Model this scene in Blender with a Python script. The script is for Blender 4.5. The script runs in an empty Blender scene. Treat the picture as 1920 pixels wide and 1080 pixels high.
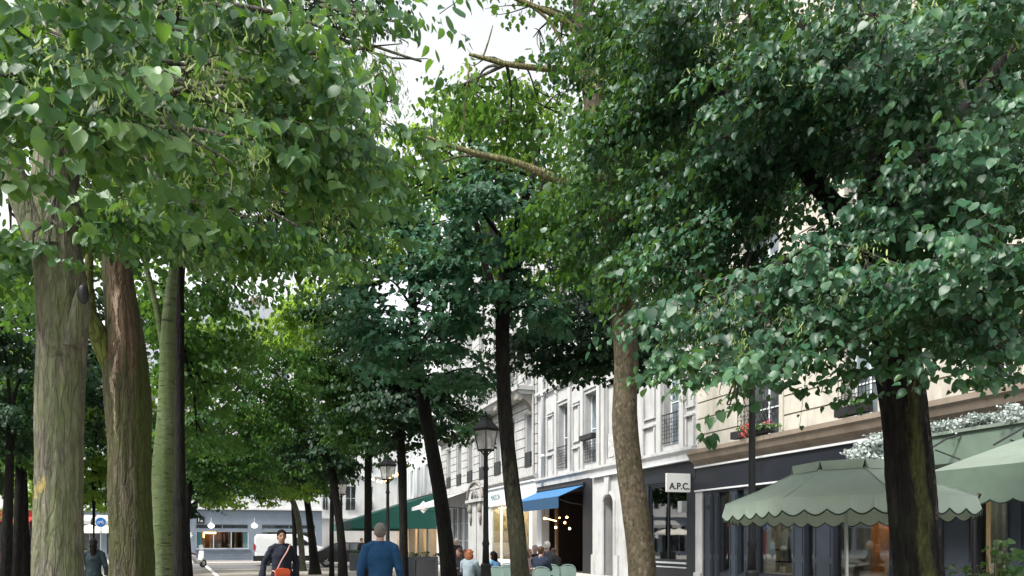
import bpy, bmesh, math, random
import numpy as np
from mathutils import Vector, Matrix

scene = bpy.context.scene
COL = scene.collection
R_ = math.radians
# ------------------------------------------------------------------ camera
FPX = 1450.0; HOR = 1015.0; CAMZ = 1.5
TH = math.atan((960 - 470) / FPX)
ct, st = math.cos(TH), math.sin(TH)
FW = np.array([st, ct, 0.0]); RT = np.array([ct, -st, 0.0]); UP = np.array([0, 0, 1.0])
cam = bpy.data.cameras.new('camera'); camo = bpy.data.objects.new('camera', cam); COL.objects.link(camo)
camo.location = (0, 0, CAMZ); camo.rotation_euler = (math.pi / 2, 0, -TH)
cam.sensor_width = 36; cam.lens = FPX / 1920 * 36
cam.shift_y = (HOR - 540) / 1920
cam.clip_start = 0.05; cam.clip_end = 2000
scene.camera = camo
# ------------------------------------------------------------------ light
SUN_EL, SUN_AZ = 52, 252     # azimuth clockwise from +Y
w = bpy.data.worlds.new('World'); scene.world = w; w.use_nodes = True
nt = w.node_tree; nt.nodes.clear()
sky = nt.nodes.new('ShaderNodeTexSky'); sky.sky_type = 'NISHITA'; sky.sun_disc = False
sky.sun_elevation = R_(SUN_EL); sky.sun_rotation = R_(SUN_AZ)
sky.air_density = 1.0; sky.dust_density = 3.0; sky.ozone_density = 1.0
hs = nt.nodes.new('ShaderNodeHueSaturation'); hs.inputs['Saturation'].default_value = 0.14
bgn = nt.nodes.new('ShaderNodeBackground'); bgn.inputs['Strength'].default_value = 0.15
wo = nt.nodes.new('ShaderNodeOutputWorld')
nt.links.new(sky.outputs[0], hs.inputs['Color']); nt.links.new(hs.outputs[0], bgn.inputs['Color'])
nt.links.new(bgn.outputs[0], wo.inputs[0])
sun = bpy.data.lights.new('sun', 'SUN'); sun.energy = 2.4; sun.angle = R_(10); sun.color = (1, 0.95, 0.88)
suno = bpy.data.objects.new('sun', sun); COL.objects.link(suno)
el, az = R_(SUN_EL), R_(SUN_AZ)
sd = Vector((math.sin(az) * math.cos(el), math.cos(az) * math.cos(el), math.sin(el)))
suno.rotation_euler = sd.to_track_quat('Z', 'Y').to_euler()
scene.view_settings.view_transform = 'Standard'; scene.view_settings.look = 'None'
scene.view_settings.gamma = 1.0; scene.view_settings.exposure = 1.38
scene.render.engine = 'CYCLES'
cy = scene.cycles
cy.max_bounces = 7; cy.diffuse_bounces = 4; cy.glossy_bounces = 3; cy.transmission_bounces = 5
cy.transparent_max_bounces = 8; cy.sample_clamp_indirect = 6.0
cy.use_denoising = True

rng = np.random.default_rng(7); random.seed(7)

# ------------------------------------------------------------------ helpers
def W(px, py, D):
    u = (px - 960) / FPX
    p = FW * D + RT * (u * D)
    return Vector((p[0], p[1], CAMZ + (HOR - py) / FPX * D))
def G(px, D):
    v = W(px, HOR, D); return Vector((v.x, v.y, 0))
XF = 13.7
def FY(px, X=XF):
    u = (px - 960) / FPX
    D = X / (st + u * ct); return D * (ct - u * st)
def FZ(px, py, X=XF):
    u = (px - 960) / FPX
    D = X / (st + u * ct); return CAMZ + (HOR - py) / FPX * D
def tag(o, label=None, cat=None, group=None, kind=None):
    if label: o['label'] = label
    if cat: o['category'] = cat
    if group: o['group'] = group
    if kind: o['kind'] = kind
    return o
def thing(name, label, cat, loc=(0, 0, 0), rz=0, group=None):
    o = bpy.data.objects.new(name, None); COL.objects.link(o)
    o.location = loc; o.rotation_euler = (0, 0, rz); o.empty_display_size = .2
    return tag(o, label, cat, group)
def copy_tree(o, parent=None):
    c = o.copy(); COL.objects.link(c); c.parent = parent
    for ch in list(o.children): copy_tree(ch, c)
    return c
def link(name, me, mat, parent=None, world=True):
    o = bpy.data.objects.new(name, me); COL.objects.link(o)
    if mat: me.materials.append(mat)
    if parent is not None:
        o.parent = parent
    return o
def root_loc(o):
    v = Vector((0, 0, 0))
    while o is not None:
        v += Vector(o.location); o = o.parent
    return v

class MB:
    def __init__(s, tf=None): s.v = []; s.f = []; s.tf = tf
    def add(s, vs, fs):
        n = len(s.v)
        s.v += [s.tf(*p) if s.tf else tuple(p) for p in vs]
        s.f += [tuple(i + n for i in f) for f in fs]; return s
    def box(s, x0, x1, y0, y1, z0, z1):
        vs = [(x0, y0, z0), (x1, y0, z0), (x1, y1, z0), (x0, y1, z0), (x0, y0, z1), (x1, y0, z1), (x1, y1, z1), (x0, y1, z1)]
        return s.add(vs, [(0, 3, 2, 1), (4, 5, 6, 7), (0, 1, 5, 4), (1, 2, 6, 5), (2, 3, 7, 6), (3, 0, 4, 7)])
    def prism(s, poly, axis, a, b):
        # poly in the two other axes, extruded along axis (0,1,2) from a to b
        def mk(p, t):
            if axis == 0: return (t, p[0], p[1])
            if axis == 1: return (p[0], t, p[1])
            return (p[0], p[1], t)
        n = len(poly)
        vs = [mk(p, a) for p in poly] + [mk(p, b) for p in poly]
        fs = [tuple(range(n - 1, -1, -1)), tuple(range(n, 2 * n))]
        fs += [(i, (i + 1) % n, n + (i + 1) % n, n + i) for i in range(n)]
        return s.add(vs, fs)
    def tube(s, pts, rad, n=8, cap=True, ell=None):
        pts = [Vector(p) for p in pts]
        if not isinstance(rad, (list, tuple)): rad = [rad] * len(pts)
        vs = []; ref = None
        for i, p in enumerate(pts):
            a = pts[max(i - 1, 0)]; b = pts[min(i + 1, len(pts) - 1)]
            t = (b - a); t = t.normalized() if t.length > 1e-9 else Vector((0, 0, 1))
            if ref is None:
                ref = Vector((1, 0, 0)) if abs(t.x) < .8 else Vector((0, 1, 0))
            x = (ref - t * ref.dot(t)).normalized(); y = t.cross(x); ref = x
            r = rad[i]
            rx, ry = (r if isinstance(r, (tuple, list)) else (r, r))
            for k in range(n):
                q = 2 * math.pi * k / n
                vs.append(tuple(p + x * (rx * math.cos(q)) + y * (ry * math.sin(q))))
        fs = []
        m = len(pts)
        for i in range(m - 1):
            for k in range(n):
                k2 = (k + 1) % n
                fs.append((i * n + k, i * n + k2, (i + 1) * n + k2, (i + 1) * n + k))
        if cap:
            fs.append(tuple(range(n - 1, -1, -1))); fs.append(tuple(range((m - 1) * n, m * n)))
        return s.add(vs, fs)
    def lathe(s, prof, c=(0, 0, 0), n=16, cap=True):
        vs = []
        for r, z in prof:
            for k in range(n):
                q = 2 * math.pi * (k + .5) / n
                vs.append((c[0] + r * math.cos(q), c[1] + r * math.sin(q), c[2] + z))
        fs = []
        m = len(prof)
        for i in range(m - 1):
            for k in range(n):
                k2 = (k + 1) % n
                fs.append((i * n + k, i * n + k2, (i + 1) * n + k2, (i + 1) * n + k))
        if cap:
            fs.append(tuple(range(n - 1, -1, -1))); fs.append(tuple(range((m - 1) * n, m * n)))
        return s.add(vs, fs)
    def ball(s, c, r, nu=10, nv=7):
        r = r if isinstance(r, (tuple, list)) else (r, r, r)
        vs = [(c[0], c[1], c[2] - r[2])]
        for i in range(1, nv):
            ph = -math.pi / 2 + math.pi * i / nv
            for k in range(nu):
                q = 2 * math.pi * k / nu
                vs.append((c[0] + r[0] * math.cos(ph) * math.cos(q), c[1] + r[1] * math.cos(ph) * math.sin(q), c[2] + r[2] * math.sin(ph)))
        vs.append((c[0], c[1], c[2] + r[2])); N = len(vs) - 1
        fs = [(0, 1 + (k + 1) % nu, 1 + k) for k in range(nu)]
        for i in range(nv - 2):
            for k in range(nu):
                a = 1 + i * nu; k2 = (k + 1) % nu
                fs.append((a + k, a + k2, a + nu + k2, a + nu + k))
        a = 1 + (nv - 2) * nu
        fs += [(a + k, a + (k + 1) % nu, N) for k in range(nu)]
        return s.add(vs, fs)
    def build(s, name, mat, parent=None, smooth=False, world=True, bevel=0):
        me = bpy.data.meshes.new(name)
        off = root_loc(parent) if (parent is not None and world) else Vector((0, 0, 0))
        me.from_pydata([tuple(Vector(p) - off) for p in s.v], [], s.f); me.update()
        if smooth:
            me.polygons.foreach_set('use_smooth', [True] * len(me.polygons))
        o = link(name, me, mat, parent)
        if bevel:
            b = o.modifiers.new('bevel', 'BEVEL'); b.width = bevel; b.segments = 2; b.limit_method = 'ANGLE'
        return o

# ------------------------------------------------------------------ materials
def new_mat(name):
    m = bpy.data.materials.new(name); m.use_nodes = True
    return m, m.node_tree.nodes, m.node_tree.links, m.node_tree.nodes['Principled BSDF']
def ramp(N, stops):
    r = N.new('ShaderNodeValToRGB'); e = r.color_ramp.elements
    while len(e) < len(stops): e.new(.5)
    for i, (p, c) in enumerate(stops):
        e[i].position = p; e[i].color = (*c, 1) if len(c) == 3 else c
    return r
def texco(N, L, scale=(1, 1, 1), kind='Object'):
    tc = N.new('ShaderNodeTexCoord'); mp = N.new('ShaderNodeMapping'); mp.inputs['Scale'].default_value = scale
    L.new(tc.outputs[kind], mp.inputs['Vector']); return mp.outputs[0]
def noise(N, L, vec, scale, detail=5, rough=.6, dist=0):
    n = N.new('ShaderNodeTexNoise'); n.inputs['Scale'].default_value = scale
    n.inputs['Detail'].default_value = detail; n.inputs['Roughness'].default_value = rough
    n.inputs['Distortion'].default_value = dist
    L.new(vec, n.inputs['Vector']); return n.outputs['Fac']
def mixc(N, L, fac, a, b, mode='MIX'):
    m = N.new('ShaderNodeMix'); m.data_type = 'RGBA'; m.blend_type = mode
    for sock, val in ((m.inputs[0], fac), (m.inputs[6], a), (m.inputs[7], b)):
        if isinstance(val, (int, float)): sock.default_value = val
        elif isinstance(val, (tuple, list)): sock.default_value = (*val, 1)
        else: L.new(val, sock)
    return m.outputs[2]
def mathn(N, L, op, a, b=None, c=None, clamp=False):
    m = N.new('ShaderNodeMath'); m.operation = op; m.use_clamp = clamp
    for i, v in enumerate((a, b, c)):
        if v is None: continue
        if isinstance(v, (int, float)): m.inputs[i].default_value = v
        else: L.new(v, m.inputs[i])
    return m.outputs[0]
def bump(N, L, h, strength=.3, dist=.02):
    b = N.new('ShaderNodeBump'); b.inputs['Strength'].default_value = strength; b.inputs['Distance'].default_value = dist
    L.new(h, b.inputs['Height']); return b.outputs[0]

def surf(name, c, rough=.7, var=.18, scale=3, metal=0, spec=.4, bmp=.15, bscale=None, stain=None, sscale=(1, 1, 1)):
    """plain surface with worn variation"""
    m, N, L, P = new_mat(name)
    v = texco(N, L, sscale)
    n1 = noise(N, L, v, scale, 6, .65)
    r = ramp(N, [(.3, tuple(x * (1 - var) for x in c)), (.7, tuple(min(1, x * (1 + var * .6)) for x in c))])
    L.new(n1, r.inputs[0]); col = r.outputs[0]
    if stain:
        v2 = texco(N, L, (1.3, 1.3, .25)); n2 = noise(N, L, v2, 1.6, 8, .7)
        r2 = ramp(N, [(.48, (0, 0, 0)), (.72, (1, 1, 1))]); L.new(n2, r2.inputs[0])
        f = mathn(N, L, 'MULTIPLY', r2.outputs[0], .7)
        col = mixc(N, L, f, col, stain)
    L.new(col, P.inputs['Base Color'])
    P.inputs['Roughness'].default_value = rough; P.inputs['Metallic'].default_value = metal
    P.inputs['Specular IOR Level'].default_value = spec
    if bmp:
        n3 = noise(N, L, v, bscale or scale * 9, 4, .6)
        L.new(bump(N, L, n3, bmp, .01), P.inputs['Normal'])
    return m
def emis(name, c, s):
    m, N, L, P = new_mat(name)
    P.inputs['Base Color'].default_value = (*c, 1)
    P.inputs['Emission Color'].default_value = (*c, 1); P.inputs['Emission Strength'].default_value = s
    return m
def glass_thin(name, tint=(.9, .95, .95), refl=.12):
    m, N, L, P = new_mat(name); N.remove(P)
    out = N['Material Output']
    t = N.new('ShaderNodeBsdfTransparent'); t.inputs[0].default_value = (*tint, 1)
    g = N.new('ShaderNodeBsdfGlossy'); g.inputs['Roughness'].default_value = .02
    lw = N.new('ShaderNodeLayerWeight'); lw.inputs[0].default_value = .35
    f = mathn(N, L, 'ADD', mathn(N, L, 'MULTIPLY', lw.outputs['Fresnel'], .8), refl, clamp=True)
    mx = N.new('ShaderNodeMixShader'); L.new(f, mx.inputs[0]); L.new(t.outputs[0], mx.inputs[1]); L.new(g.outputs[0], mx.inputs[2])
    L.new(mx.outputs[0], out.inputs[0]); return m
def milky(name):
    m, N, L, P = new_mat(name)
    P.inputs['Base Color'].default_value = (.62, .64, .63, 1); P.inputs['Roughness'].default_value = .25
    t = N.new('ShaderNodeBsdfTransparent'); mx = N.new('ShaderNodeMixShader'); mx.inputs[0].default_value = .45
    L.new(P.outputs[0], mx.inputs[1]); L.new(t.outputs[0], mx.inputs[2]); L.new(mx.outputs[0], N['Material Output'].inputs[0]); return m
def pane_dark(name, c=(.03, .035, .04)):
    m, N, L, P = new_mat(name)
    v = texco(N, L); n = noise(N, L, v, 1.3, 2)
    r = ramp(N, [(.35, tuple(x * .5 for x in c)), (.7, tuple(x * 2.0 for x in c))]); L.new(n, r.inputs[0])
    L.new(r.outputs[0], P.inputs['Base Color']); P.inputs['Roughness'].default_value = .06
    P.inputs['Specular IOR Level'].default_value = .9
    return m
def leaf_mat(name, dark, mid, light, trans, tf=.4, rough=.38, spec=.5):
    m, N, L, P = new_mat(name)
    a = N.new('ShaderNodeAttribute'); a.attribute_name = 'tint'
    r = ramp(N, [(0, dark), (.55, mid), (1, light)]); L.new(a.outputs['Fac'], r.inputs[0])
    v = texco(N, L); n = noise(N, L, v, 45, 2)
    nw = noise(N, L, v, 1.7, 4, .7)
    tsum = mathn(N, L, 'ADD', a.outputs['Fac'], mathn(N, L, 'MULTIPLY', mathn(N, L, 'SUBTRACT', nw, .5), 1.5), clamp=True)
    L.new(tsum, r.inputs[0])
    c = mixc(N, L, mathn(N, L, 'MULTIPLY', n, .35), r.outputs[0], mid, 'MIX')
    L.new(c, P.inputs['Base Color']); P.inputs['Roughness'].default_value = rough
    P.inputs['Specular IOR Level'].default_value = spec
    t = N.new('ShaderNodeBsdfTranslucent')
    rt = ramp(N, [(0, tuple(x * .7 for x in trans)), (1, trans)]); L.new(tsum, rt.inputs[0]); L.new(rt.outputs[0], t.inputs[0])
    mx = N.new('ShaderNodeMixShader'); mx.inputs[0].default_value = tf
    L.new(P.outputs[0], mx.inputs[1]); L.new(t.outputs[0], mx.inputs[2]); L.new(mx.outputs[0], N['Material Output'].inputs[0])
    return m
def bark_mat(name, c1, c2, moss=(.06, .09, .02), mossamt=.3, vs=1.0, kind='ridged', extra=None, speck=0, fiss=.7):
    m, N, L, P = new_mat(name)
    if kind == 'ridged': v = texco(N, L, (9 * vs, 9 * vs, 2.2 * vs)); sc = 2.2
    elif kind == 'birch': v = texco(N, L, (3, 3, 9)); sc = 2.0
    else: v = texco(N, L, (7, 7, 4.5)); sc = 1.6
    n1 = noise(N, L, v, sc, 8, .68, .6)
    r = ramp(N, [(.36, c1), (.62, c2)]); L.new(n1, r.inputs[0]); col = r.outputs[0]
    v2 = texco(N, L, (1, 1, .5)); n2 = noise(N, L, v2, 2.6, 7, .7)
    r2 = ramp(N, [(.55 - mossamt * .35, (0, 0, 0)), (.68 - mossamt * .3, (1, 1, 1))]); L.new(n2, r2.inputs[0])
    col = mixc(N, L, mathn(N, L, 'MULTIPLY', r2.outputs[0], .75), col, moss)
    h = n1
    if kind == 'ridged':      # fissures running up the trunk, their crevice shade put into the colour
        vc = texco(N, L, (15 * vs, 15 * vs, 2.6 * vs)); nd = N.new('ShaderNodeTexNoise'); nd.inputs['Scale'].default_value = 1.1; nd.inputs['Detail'].default_value = 4; L.new(vc, nd.inputs['Vector'])
        vm = N.new('ShaderNodeVectorMath'); vm.operation = 'MULTIPLY_ADD'; L.new(nd.outputs['Color'], vm.inputs[0]); vm.inputs[1].default_value = (1.6, 1.6, 1.6); L.new(vc, vm.inputs[2])
        vv = N.new('ShaderNodeTexVoronoi'); vv.feature = 'DISTANCE_TO_EDGE'; vv.inputs['Scale'].default_value = 1.0; L.new(vm.outputs[0], vv.inputs['Vector'])
        rc = ramp(N, [(.0, (.22, .22, .22)), (.16, (1, 1, 1))]); L.new(vv.outputs['Distance'], rc.inputs[0])
        col = mixc(N, L, fiss, col, mixc(N, L, 1.0, col, rc.outputs[0], 'MULTIPLY')); h = mathn(N, L, 'ADD', n1, mathn(N, L, 'MULTIPLY', rc.outputs[0], .8))
    if kind == 'birch':
        vb = texco(N, L, (4, 4, 26)); nb = noise(N, L, vb, 1.4, 3, .6, .4)
        rb = ramp(N, [(.60, (0, 0, 0)), (.66, (1, 1, 1))]); L.new(nb, rb.inputs[0])
        col = mixc(N, L, rb.outputs[0], col, (.02, .022, .015))
    if kind == 'plane':
        vo = N.new('ShaderNodeTexVoronoi'); vo.inputs['Scale'].default_value = 4.6; vo.feature = 'F1'
        nz = N.new('ShaderNodeTexNoise'); nz.inputs['Scale'].default_value = 4; L.new(v, nz.inputs['Vector'])
        nz.inputs['Detail'].default_value = 5; L.new(mixc(N, L, .12, v, nz.outputs['Color'], 'ADD'), vo.inputs['Vector'])
        bw = N.new('ShaderNodeRGBToBW'); L.new(vo.outputs['Color'], bw.inputs[0])
        rv = ramp(N, [(.2, (.04, .034, .022)), (.45, (.085, .068, .046)), (.75, (.13, .105, .072)), (.93, (.25, .215, .155))])
        L.new(bw.outputs[0], rv.inputs[0]); col = mixc(N, L, .5, col, rv.outputs[0]); h = bw.outputs[0]
    if speck:
        ns = noise(N, L, texco(N, L, (30, 30, 24)), 1.6, 3, .6)
        rs = ramp(N, [(.66, (0, 0, 0)), (.72, (1, 1, 1))]); L.new(ns, rs.inputs[0])
        nm = noise(N, L, texco(N, L), 3.0, 2); rm = ramp(N, [(.45, (0, 0, 0)), (.62, (1, 1, 1))]); L.new(nm, rm.inputs[0])
        col = mixc(N, L, mathn(N, L, 'MULTIPLY', mathn(N, L, 'MULTIPLY', rs.outputs[0], rm.outputs[0]), speck), col, (.42, .42, .36))
    if extra: col = extra(N, L, col)
    L.new(col, P.inputs['Base Color']); P.inputs['Roughness'].default_value = .9; P.inputs['Specular IOR Level'].default_value = .2
    n4 = noise(N, L, v, sc * 3.5, 6, .7)
    L.new(bump(N, L, mathn(N, L, 'ADD', h, mathn(N, L, 'MULTIPLY', n4, .5)), .8, .022), P.inputs['Normal'])
    return m
def mask_range(N, L, val, a, b, soft):
    r = ramp(N, [(0, (0, 0, 0)), (.33, (1, 1, 1)), (.66, (1, 1, 1)), (1, (0, 0, 0))])
    mr = N.new('ShaderNodeMapRange'); mr.inputs[1].default_value = a - soft; mr.inputs[2].default_value = b + soft
    L.new(val, mr.inputs[0]); t = soft / (b - a + 2 * soft)
    r.color_ramp.elements[1].position = min(.49, t * 1.6); r.color_ramp.elements[2].position = max(.51, 1 - t * 1.6)
    L.new(mr.outputs[0], r.inputs[0]); return r.outputs[0]
def patch(N, L, col, newcol, a0, a1, z0, z1, asoft=.25, zsoft=.15, nscale=6, thr=.45, amt=1.0, zs=.4, bw=.12):
    at = N.new('ShaderNodeAttribute'); at.attribute_name = 'ang'
    hz = N.new('ShaderNodeAttribute'); hz.attribute_name = 'hgt'
    nz = noise(N, L, texco(N, L, (1, 1, zs)), nscale, 6, .7)
    nw_ = noise(N, L, texco(N, L, (9, 9, 3)), 1.3, 6, .7)
    av = mathn(N, L, 'ADD', at.outputs['Fac'], mathn(N, L, 'MULTIPLY', mathn(N, L, 'SUBTRACT', nw_, .5), 1.3)); hv = mathn(N, L, 'ADD', hz.outputs['Fac'], mathn(N, L, 'MULTIPLY', mathn(N, L, 'SUBTRACT', nw_, .5), zsoft * 4))
    ma = mask_range(N, L, av, a0, a1, asoft); mz = mask_range(N, L, hv, z0, z1, zsoft)
    f = mathn(N, L, 'MULTIPLY', ma, mz)
    f = mathn(N, L, 'MULTIPLY', f, mathn(N, L, 'ADD', nz, .25))
    r = ramp(N, [(thr, (0, 0, 0)), (thr + bw, (1, 1, 1))]); L.new(f, r.inputs[0])
    nf = noise(N, L, texco(N, L, (26, 26, 7)), 1.6, 7, .75, .5)
    rf = ramp(N, [(.3, tuple(x * .35 for x in newcol)), (.55, newcol), (.75, tuple(min(1, x * 1.4) for x in newcol))]); L.new(nf, rf.inputs[0])
    nb_ = mathn(N, L, 'MULTIPLY', r.outputs[0], mathn(N, L, 'ADD', mathn(N, L, 'MULTIPLY', nf, 1.3), .25, clamp=True), clamp=True)
    return mixc(N, L, mathn(N, L, 'MULTIPLY', nb_, amt), col, rf.outputs[0])

M = {}
M['iron'] = surf('dark_iron', (.018, .02, .022), .5, .3, 8, .3, .4, .1)
M['black'] = surf('black_paint', (.012, .012, .014), .45, .3, 6)
M['ground'] = surf('sandy_ground', (.26, .24, .21), .95, .25, .6, bmp=.3, bscale=30)
M['asphalt'] = surf('asphalt', (.10, .10, .105), .9, .2, 1.5, bmp=.3, bscale=60)
M['paving'] = surf('paving', (.36, .35, .33), .9, .15, 1.2, bmp=.2, bscale=20)
M['kerb'] = surf('kerb_granite', (.38, .37, .36), .85, .15, 5)
M['linepaint'] = surf('line_paint', (.75, .75, .72), .7, .1, 4)
M['beige'] = surf('beige_stone', (.42, .40, .345), .85, .16, 1.4, stain=(.2, .18, .15))
M['brownstone'] = surf('brown_cornice', (.20, .165, .13), .85, .2, 2, stain=(.12, .09, .06))
M['grey'] = surf('pale_grey_render', (.375, .38, .38), .85, .14, 1.2, stain=(.19, .19, .18))
M['haus'] = surf('weathered_limestone', (.34, .345, .34), .85, .12, 1.6, stain=(.15, .145, .13))
M['hausdark'] = surf('darker_limestone', (.19, .18, .165), .9, .25, 2.2, stain=(.13, .12, .1))  # darker limestone for corbels, soffit moulding and carving
M['white'] = surf('white_render', (.60, .61, .61), .8, .08, 1.2, stain=(.42, .42, .40))
M['zinc'] = surf('zinc_roof', (.22, .24, .26), .5, .15, 2, .3)
M['navy'] = surf('navy_shopfront', (.011, .014, .020), .35, .2, 3, bmp=.04)
M['navy2'] = surf('blue_grey_panel', (.024, .031, .042), .4, .2, 3, bmp=.04)
M['greyshop'] = surf('blue_grey_shopfront', (.17, .21, .26), .5, .1, 2, bmp=.05)
M['trimwhite'] = surf('white_trim', (.5, .52, .54), .5, .06, 4, bmp=.03)
M['frame'] = surf('window_frame', (.55, .58, .6), .5, .08, 5, bmp=.03)
M['pane'] = pane_dark('window_pane'); M['paneb'] = pane_dark('window_pane_blue', (.10, .13, .15))
M['shopglass'] = glass_thin('shop_glass', (.9, .95, .95), .04); M['lampglass'] = milky('lantern_glass')
M['dark'] = surf('dark_interior', (.012, .012, .013), .9, .2, 2)
M['sagelight'] = surf('sage_canvas_brightened', (.34, .42, .355), .85, .12, 2, bmp=.12, bscale=90)  # awning's sage lightened, brightness put into the colour against tree shade
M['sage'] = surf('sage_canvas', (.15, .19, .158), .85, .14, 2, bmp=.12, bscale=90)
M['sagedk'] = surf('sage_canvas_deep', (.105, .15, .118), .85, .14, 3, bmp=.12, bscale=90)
M['piping'] = surf('dark_green_piping', (.01, .03, .02), .7, .1, 5)
M['gawn'] = surf('green_awning_canvas', (.006, .07, .054), .8, .1, 3)
M['bawnshade'] = surf('blue_awning_shaded_valance', (.012, .05, .11), .8, .1, 3)  # blue canvas again, shade on the hanging valance put into the colour
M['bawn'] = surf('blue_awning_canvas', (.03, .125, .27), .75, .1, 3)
M['greyawn'] = surf('grey_awning_canvas', (.38, .38, .38), .8, .12, 3)
M['cream'] = surf('cream_canvas', (.75, .72, .64), .85, .05, 3)
M['metal'] = surf('pale_metal', (.5, .53, .52), .4, .1, 6, .6)
M['warmwall'] = surf('warm_wood_wall', (.50, .30, .13), .6, .15, 2, sscale=(1, 1, .3))
M['shopwall'] = surf('shop_interior', (.55, .5, .42), .8, .1, 2)
M['warmlamp'] = emis('warm_lamp', (1, .55, .2), 5)
M['softlamp'] = emis('ceiling_panel', (1, .78, .5), 7)
M['shelflamp'] = emis('shop_shelf_lamp', (1, .8, .5), 16)
M['orangelamp'] = emis('orange_cabin_lamp', (1, .55, .2), 16)
M['globelamp'] = emis('globe_lamp', (1, .86, .74), .9)
M['bulb'] = emis('bulb', (1, .6, .25), 4)
M['red'] = surf('red_paint', (.35, .035, .03), .5, .12, 3)
M['orange'] = surf('orange_canvas', (.75, .17, .03), .8, .1, 3)
M['turq'] = surf('turquoise_curtain', (.2, .55, .6), .8, .1, 4)
M['mint'] = surf('mint_paint', (.22, .31, .28), .45, .08, 5)
M['rattan'] = surf('rattan', (.45, .2, .08), .7, .2, 12)
M['signwhite'] = surf('sign_white', (.85, .86, .84), .5, .03, 3, bmp=0)
M['signblue'] = surf('sign_blue', (.02, .16, .55), .4, .05, 3, bmp=0)
M['vanwhite'] = surf('van_paint', (.68, .70, .71), .3, .05, 2, spec=.6, bmp=0)
M['carblack'] = surf('car_paint_black', (.015, .015, .018), .2, .1, 2, spec=.7, bmp=0)
M['rubber'] = surf('rubber', (.02, .02, .02), .8, .2, 8)
M['redlamp'] = surf('red_lens', (.5, .02, .02), .2, .05, 4, bmp=0)
M['wood'] = surf('wood_brown', (.12, .07, .035), .6, .3, 5, sscale=(1, 1, .2))
# ------------------------------------------------------------------ setting
def struct(name, mb, mat): return tag(mb.build(name, mat), kind='structure')
g = MB(); g.add([(-600, -400, 0), (600, -400, 0), (600, 900, 0), (-600, 900, 0)], [(0, 1, 2, 3)])
struct('ground', g, M['ground'])
g = MB(); g.add([(-120, 44.5, .004), (120, 44.5, .004), (120, 52.5, .004), (-120, 52.5, .004)], [(0, 1, 2, 3)])
struct('road', g, M['asphalt'])
g = MB(); g.box(9.6, 13.7, -20, 44.0, -.1, .12); struct('pavement', g, M['paving'])
g = MB(); g.box(-80, 13.5, 53.0, 90, -.1, .12); struct('pavement', g, M['paving'])
g = MB(); g.box(9.45, 9.597, -20, 44, -.1, .13); struct('kerb', g, M['kerb'])
g = MB(); g.box(-80, 13.5, 52.8, 52.997, -.1, .13); struct('kerb', g, M['kerb'])
g = MB()
a, b = G(383, 47), G(404, 33)
g.add([(a.x, a.y, .008), (a.x + .18, a.y, .008), (b.x + .18, b.y, .008), (b.x, b.y, .008)], [(0, 1, 2, 3)])
struct('road_marking', g, M['linepaint'])

# ------------------------------------------------------------------ building kit
def tfR(XP): return lambda s, d, z: (XP - d, s, z)
def tfN(YP): return lambda s, d, z: (s, YP - d, z)
def wall_cells(mb, s0, s1, z0, z1, ops, d0, d1, groove=None, gz=.03):
    ss = sorted({s0, s1, *[min(max(o[0], s0), s1) for o in ops], *[min(max(o[1], s0), s1) for o in ops]})
    zs = {z0, z1}
    for o in ops: zs |= {min(max(o[2], z0), z1), min(max(o[3], z0), z1)}
    if groove:
        z = z0 + groove
        while z < z1: zs.add(round(z, 4)); z += groove
    zs = sorted(zs)
    gl = set()
    if groove:
        z = z0
        while z < z1: gl.add(round(z, 4)); z += groove
    for zi in range(len(zs) - 1):
        za, zb = zs[zi], zs[zi + 1]
        if zb - za < 1e-4: continue
        zm = (za + zb) / 2; run = None
        top = zb - (gz if round(zb, 4) in gl else 0)
        for si in range(len(ss) - 1):
            sa, sb = ss[si], ss[si + 1]; sm = (sa + sb) / 2
            inside = any(o[0] < sm < o[1] and o[2] < zm < o[3] for o in ops)
            if not inside:
                if run is None: run = [sa, sb]
                else: run[1] = sb
            if inside or si == len(ss) - 2:
                if run and run[1] - run[0] > 1e-4 and top > za: mb.box(run[0], run[1], d0, d1, za, top)
                run = None
def window(root, tf, s0, s1, z0, z1, d=-.28, fmat=None, pmat=None, fr=.06, mull=1, bars=0, name='window', curtains=False):
    m = MB(tf)
    m.box(s0, s0 + fr, d - .03, d + .03, z0, z1); m.box(s1 - fr, s1, d - .03, d + .03, z0, z1)
    m.box(s0 + fr, s1 - fr, d - .03, d + .03, z0, z0 + fr); m.box(s0 + fr, s1 - fr, d - .03, d + .03, z1 - fr, z1)
    for i in range(mull):
        c = s0 + (s1 - s0) * (i + 1) / (mull + 1); m.box(c - fr * .5, c + fr * .5, d - .025, d + .035, z0 + fr, z1 - fr)
    for i in range(bars):
        c = z0 + (z1 - z0) * (i + 1) / (bars + 1); m.box(s0 + fr, s1 - fr, d - .02, d + .02, c - fr * .3, c + fr * .3)
    f = m.build(name, fmat or M['frame'], root)
    p = MB(tf); p.box(s0 + fr * .5, s1 - fr * .5, d - .012, d - .004, z0 + fr * .5, z1 - fr * .5)
    p.build('pane', pmat or M['pane'], f)
    return f
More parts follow.
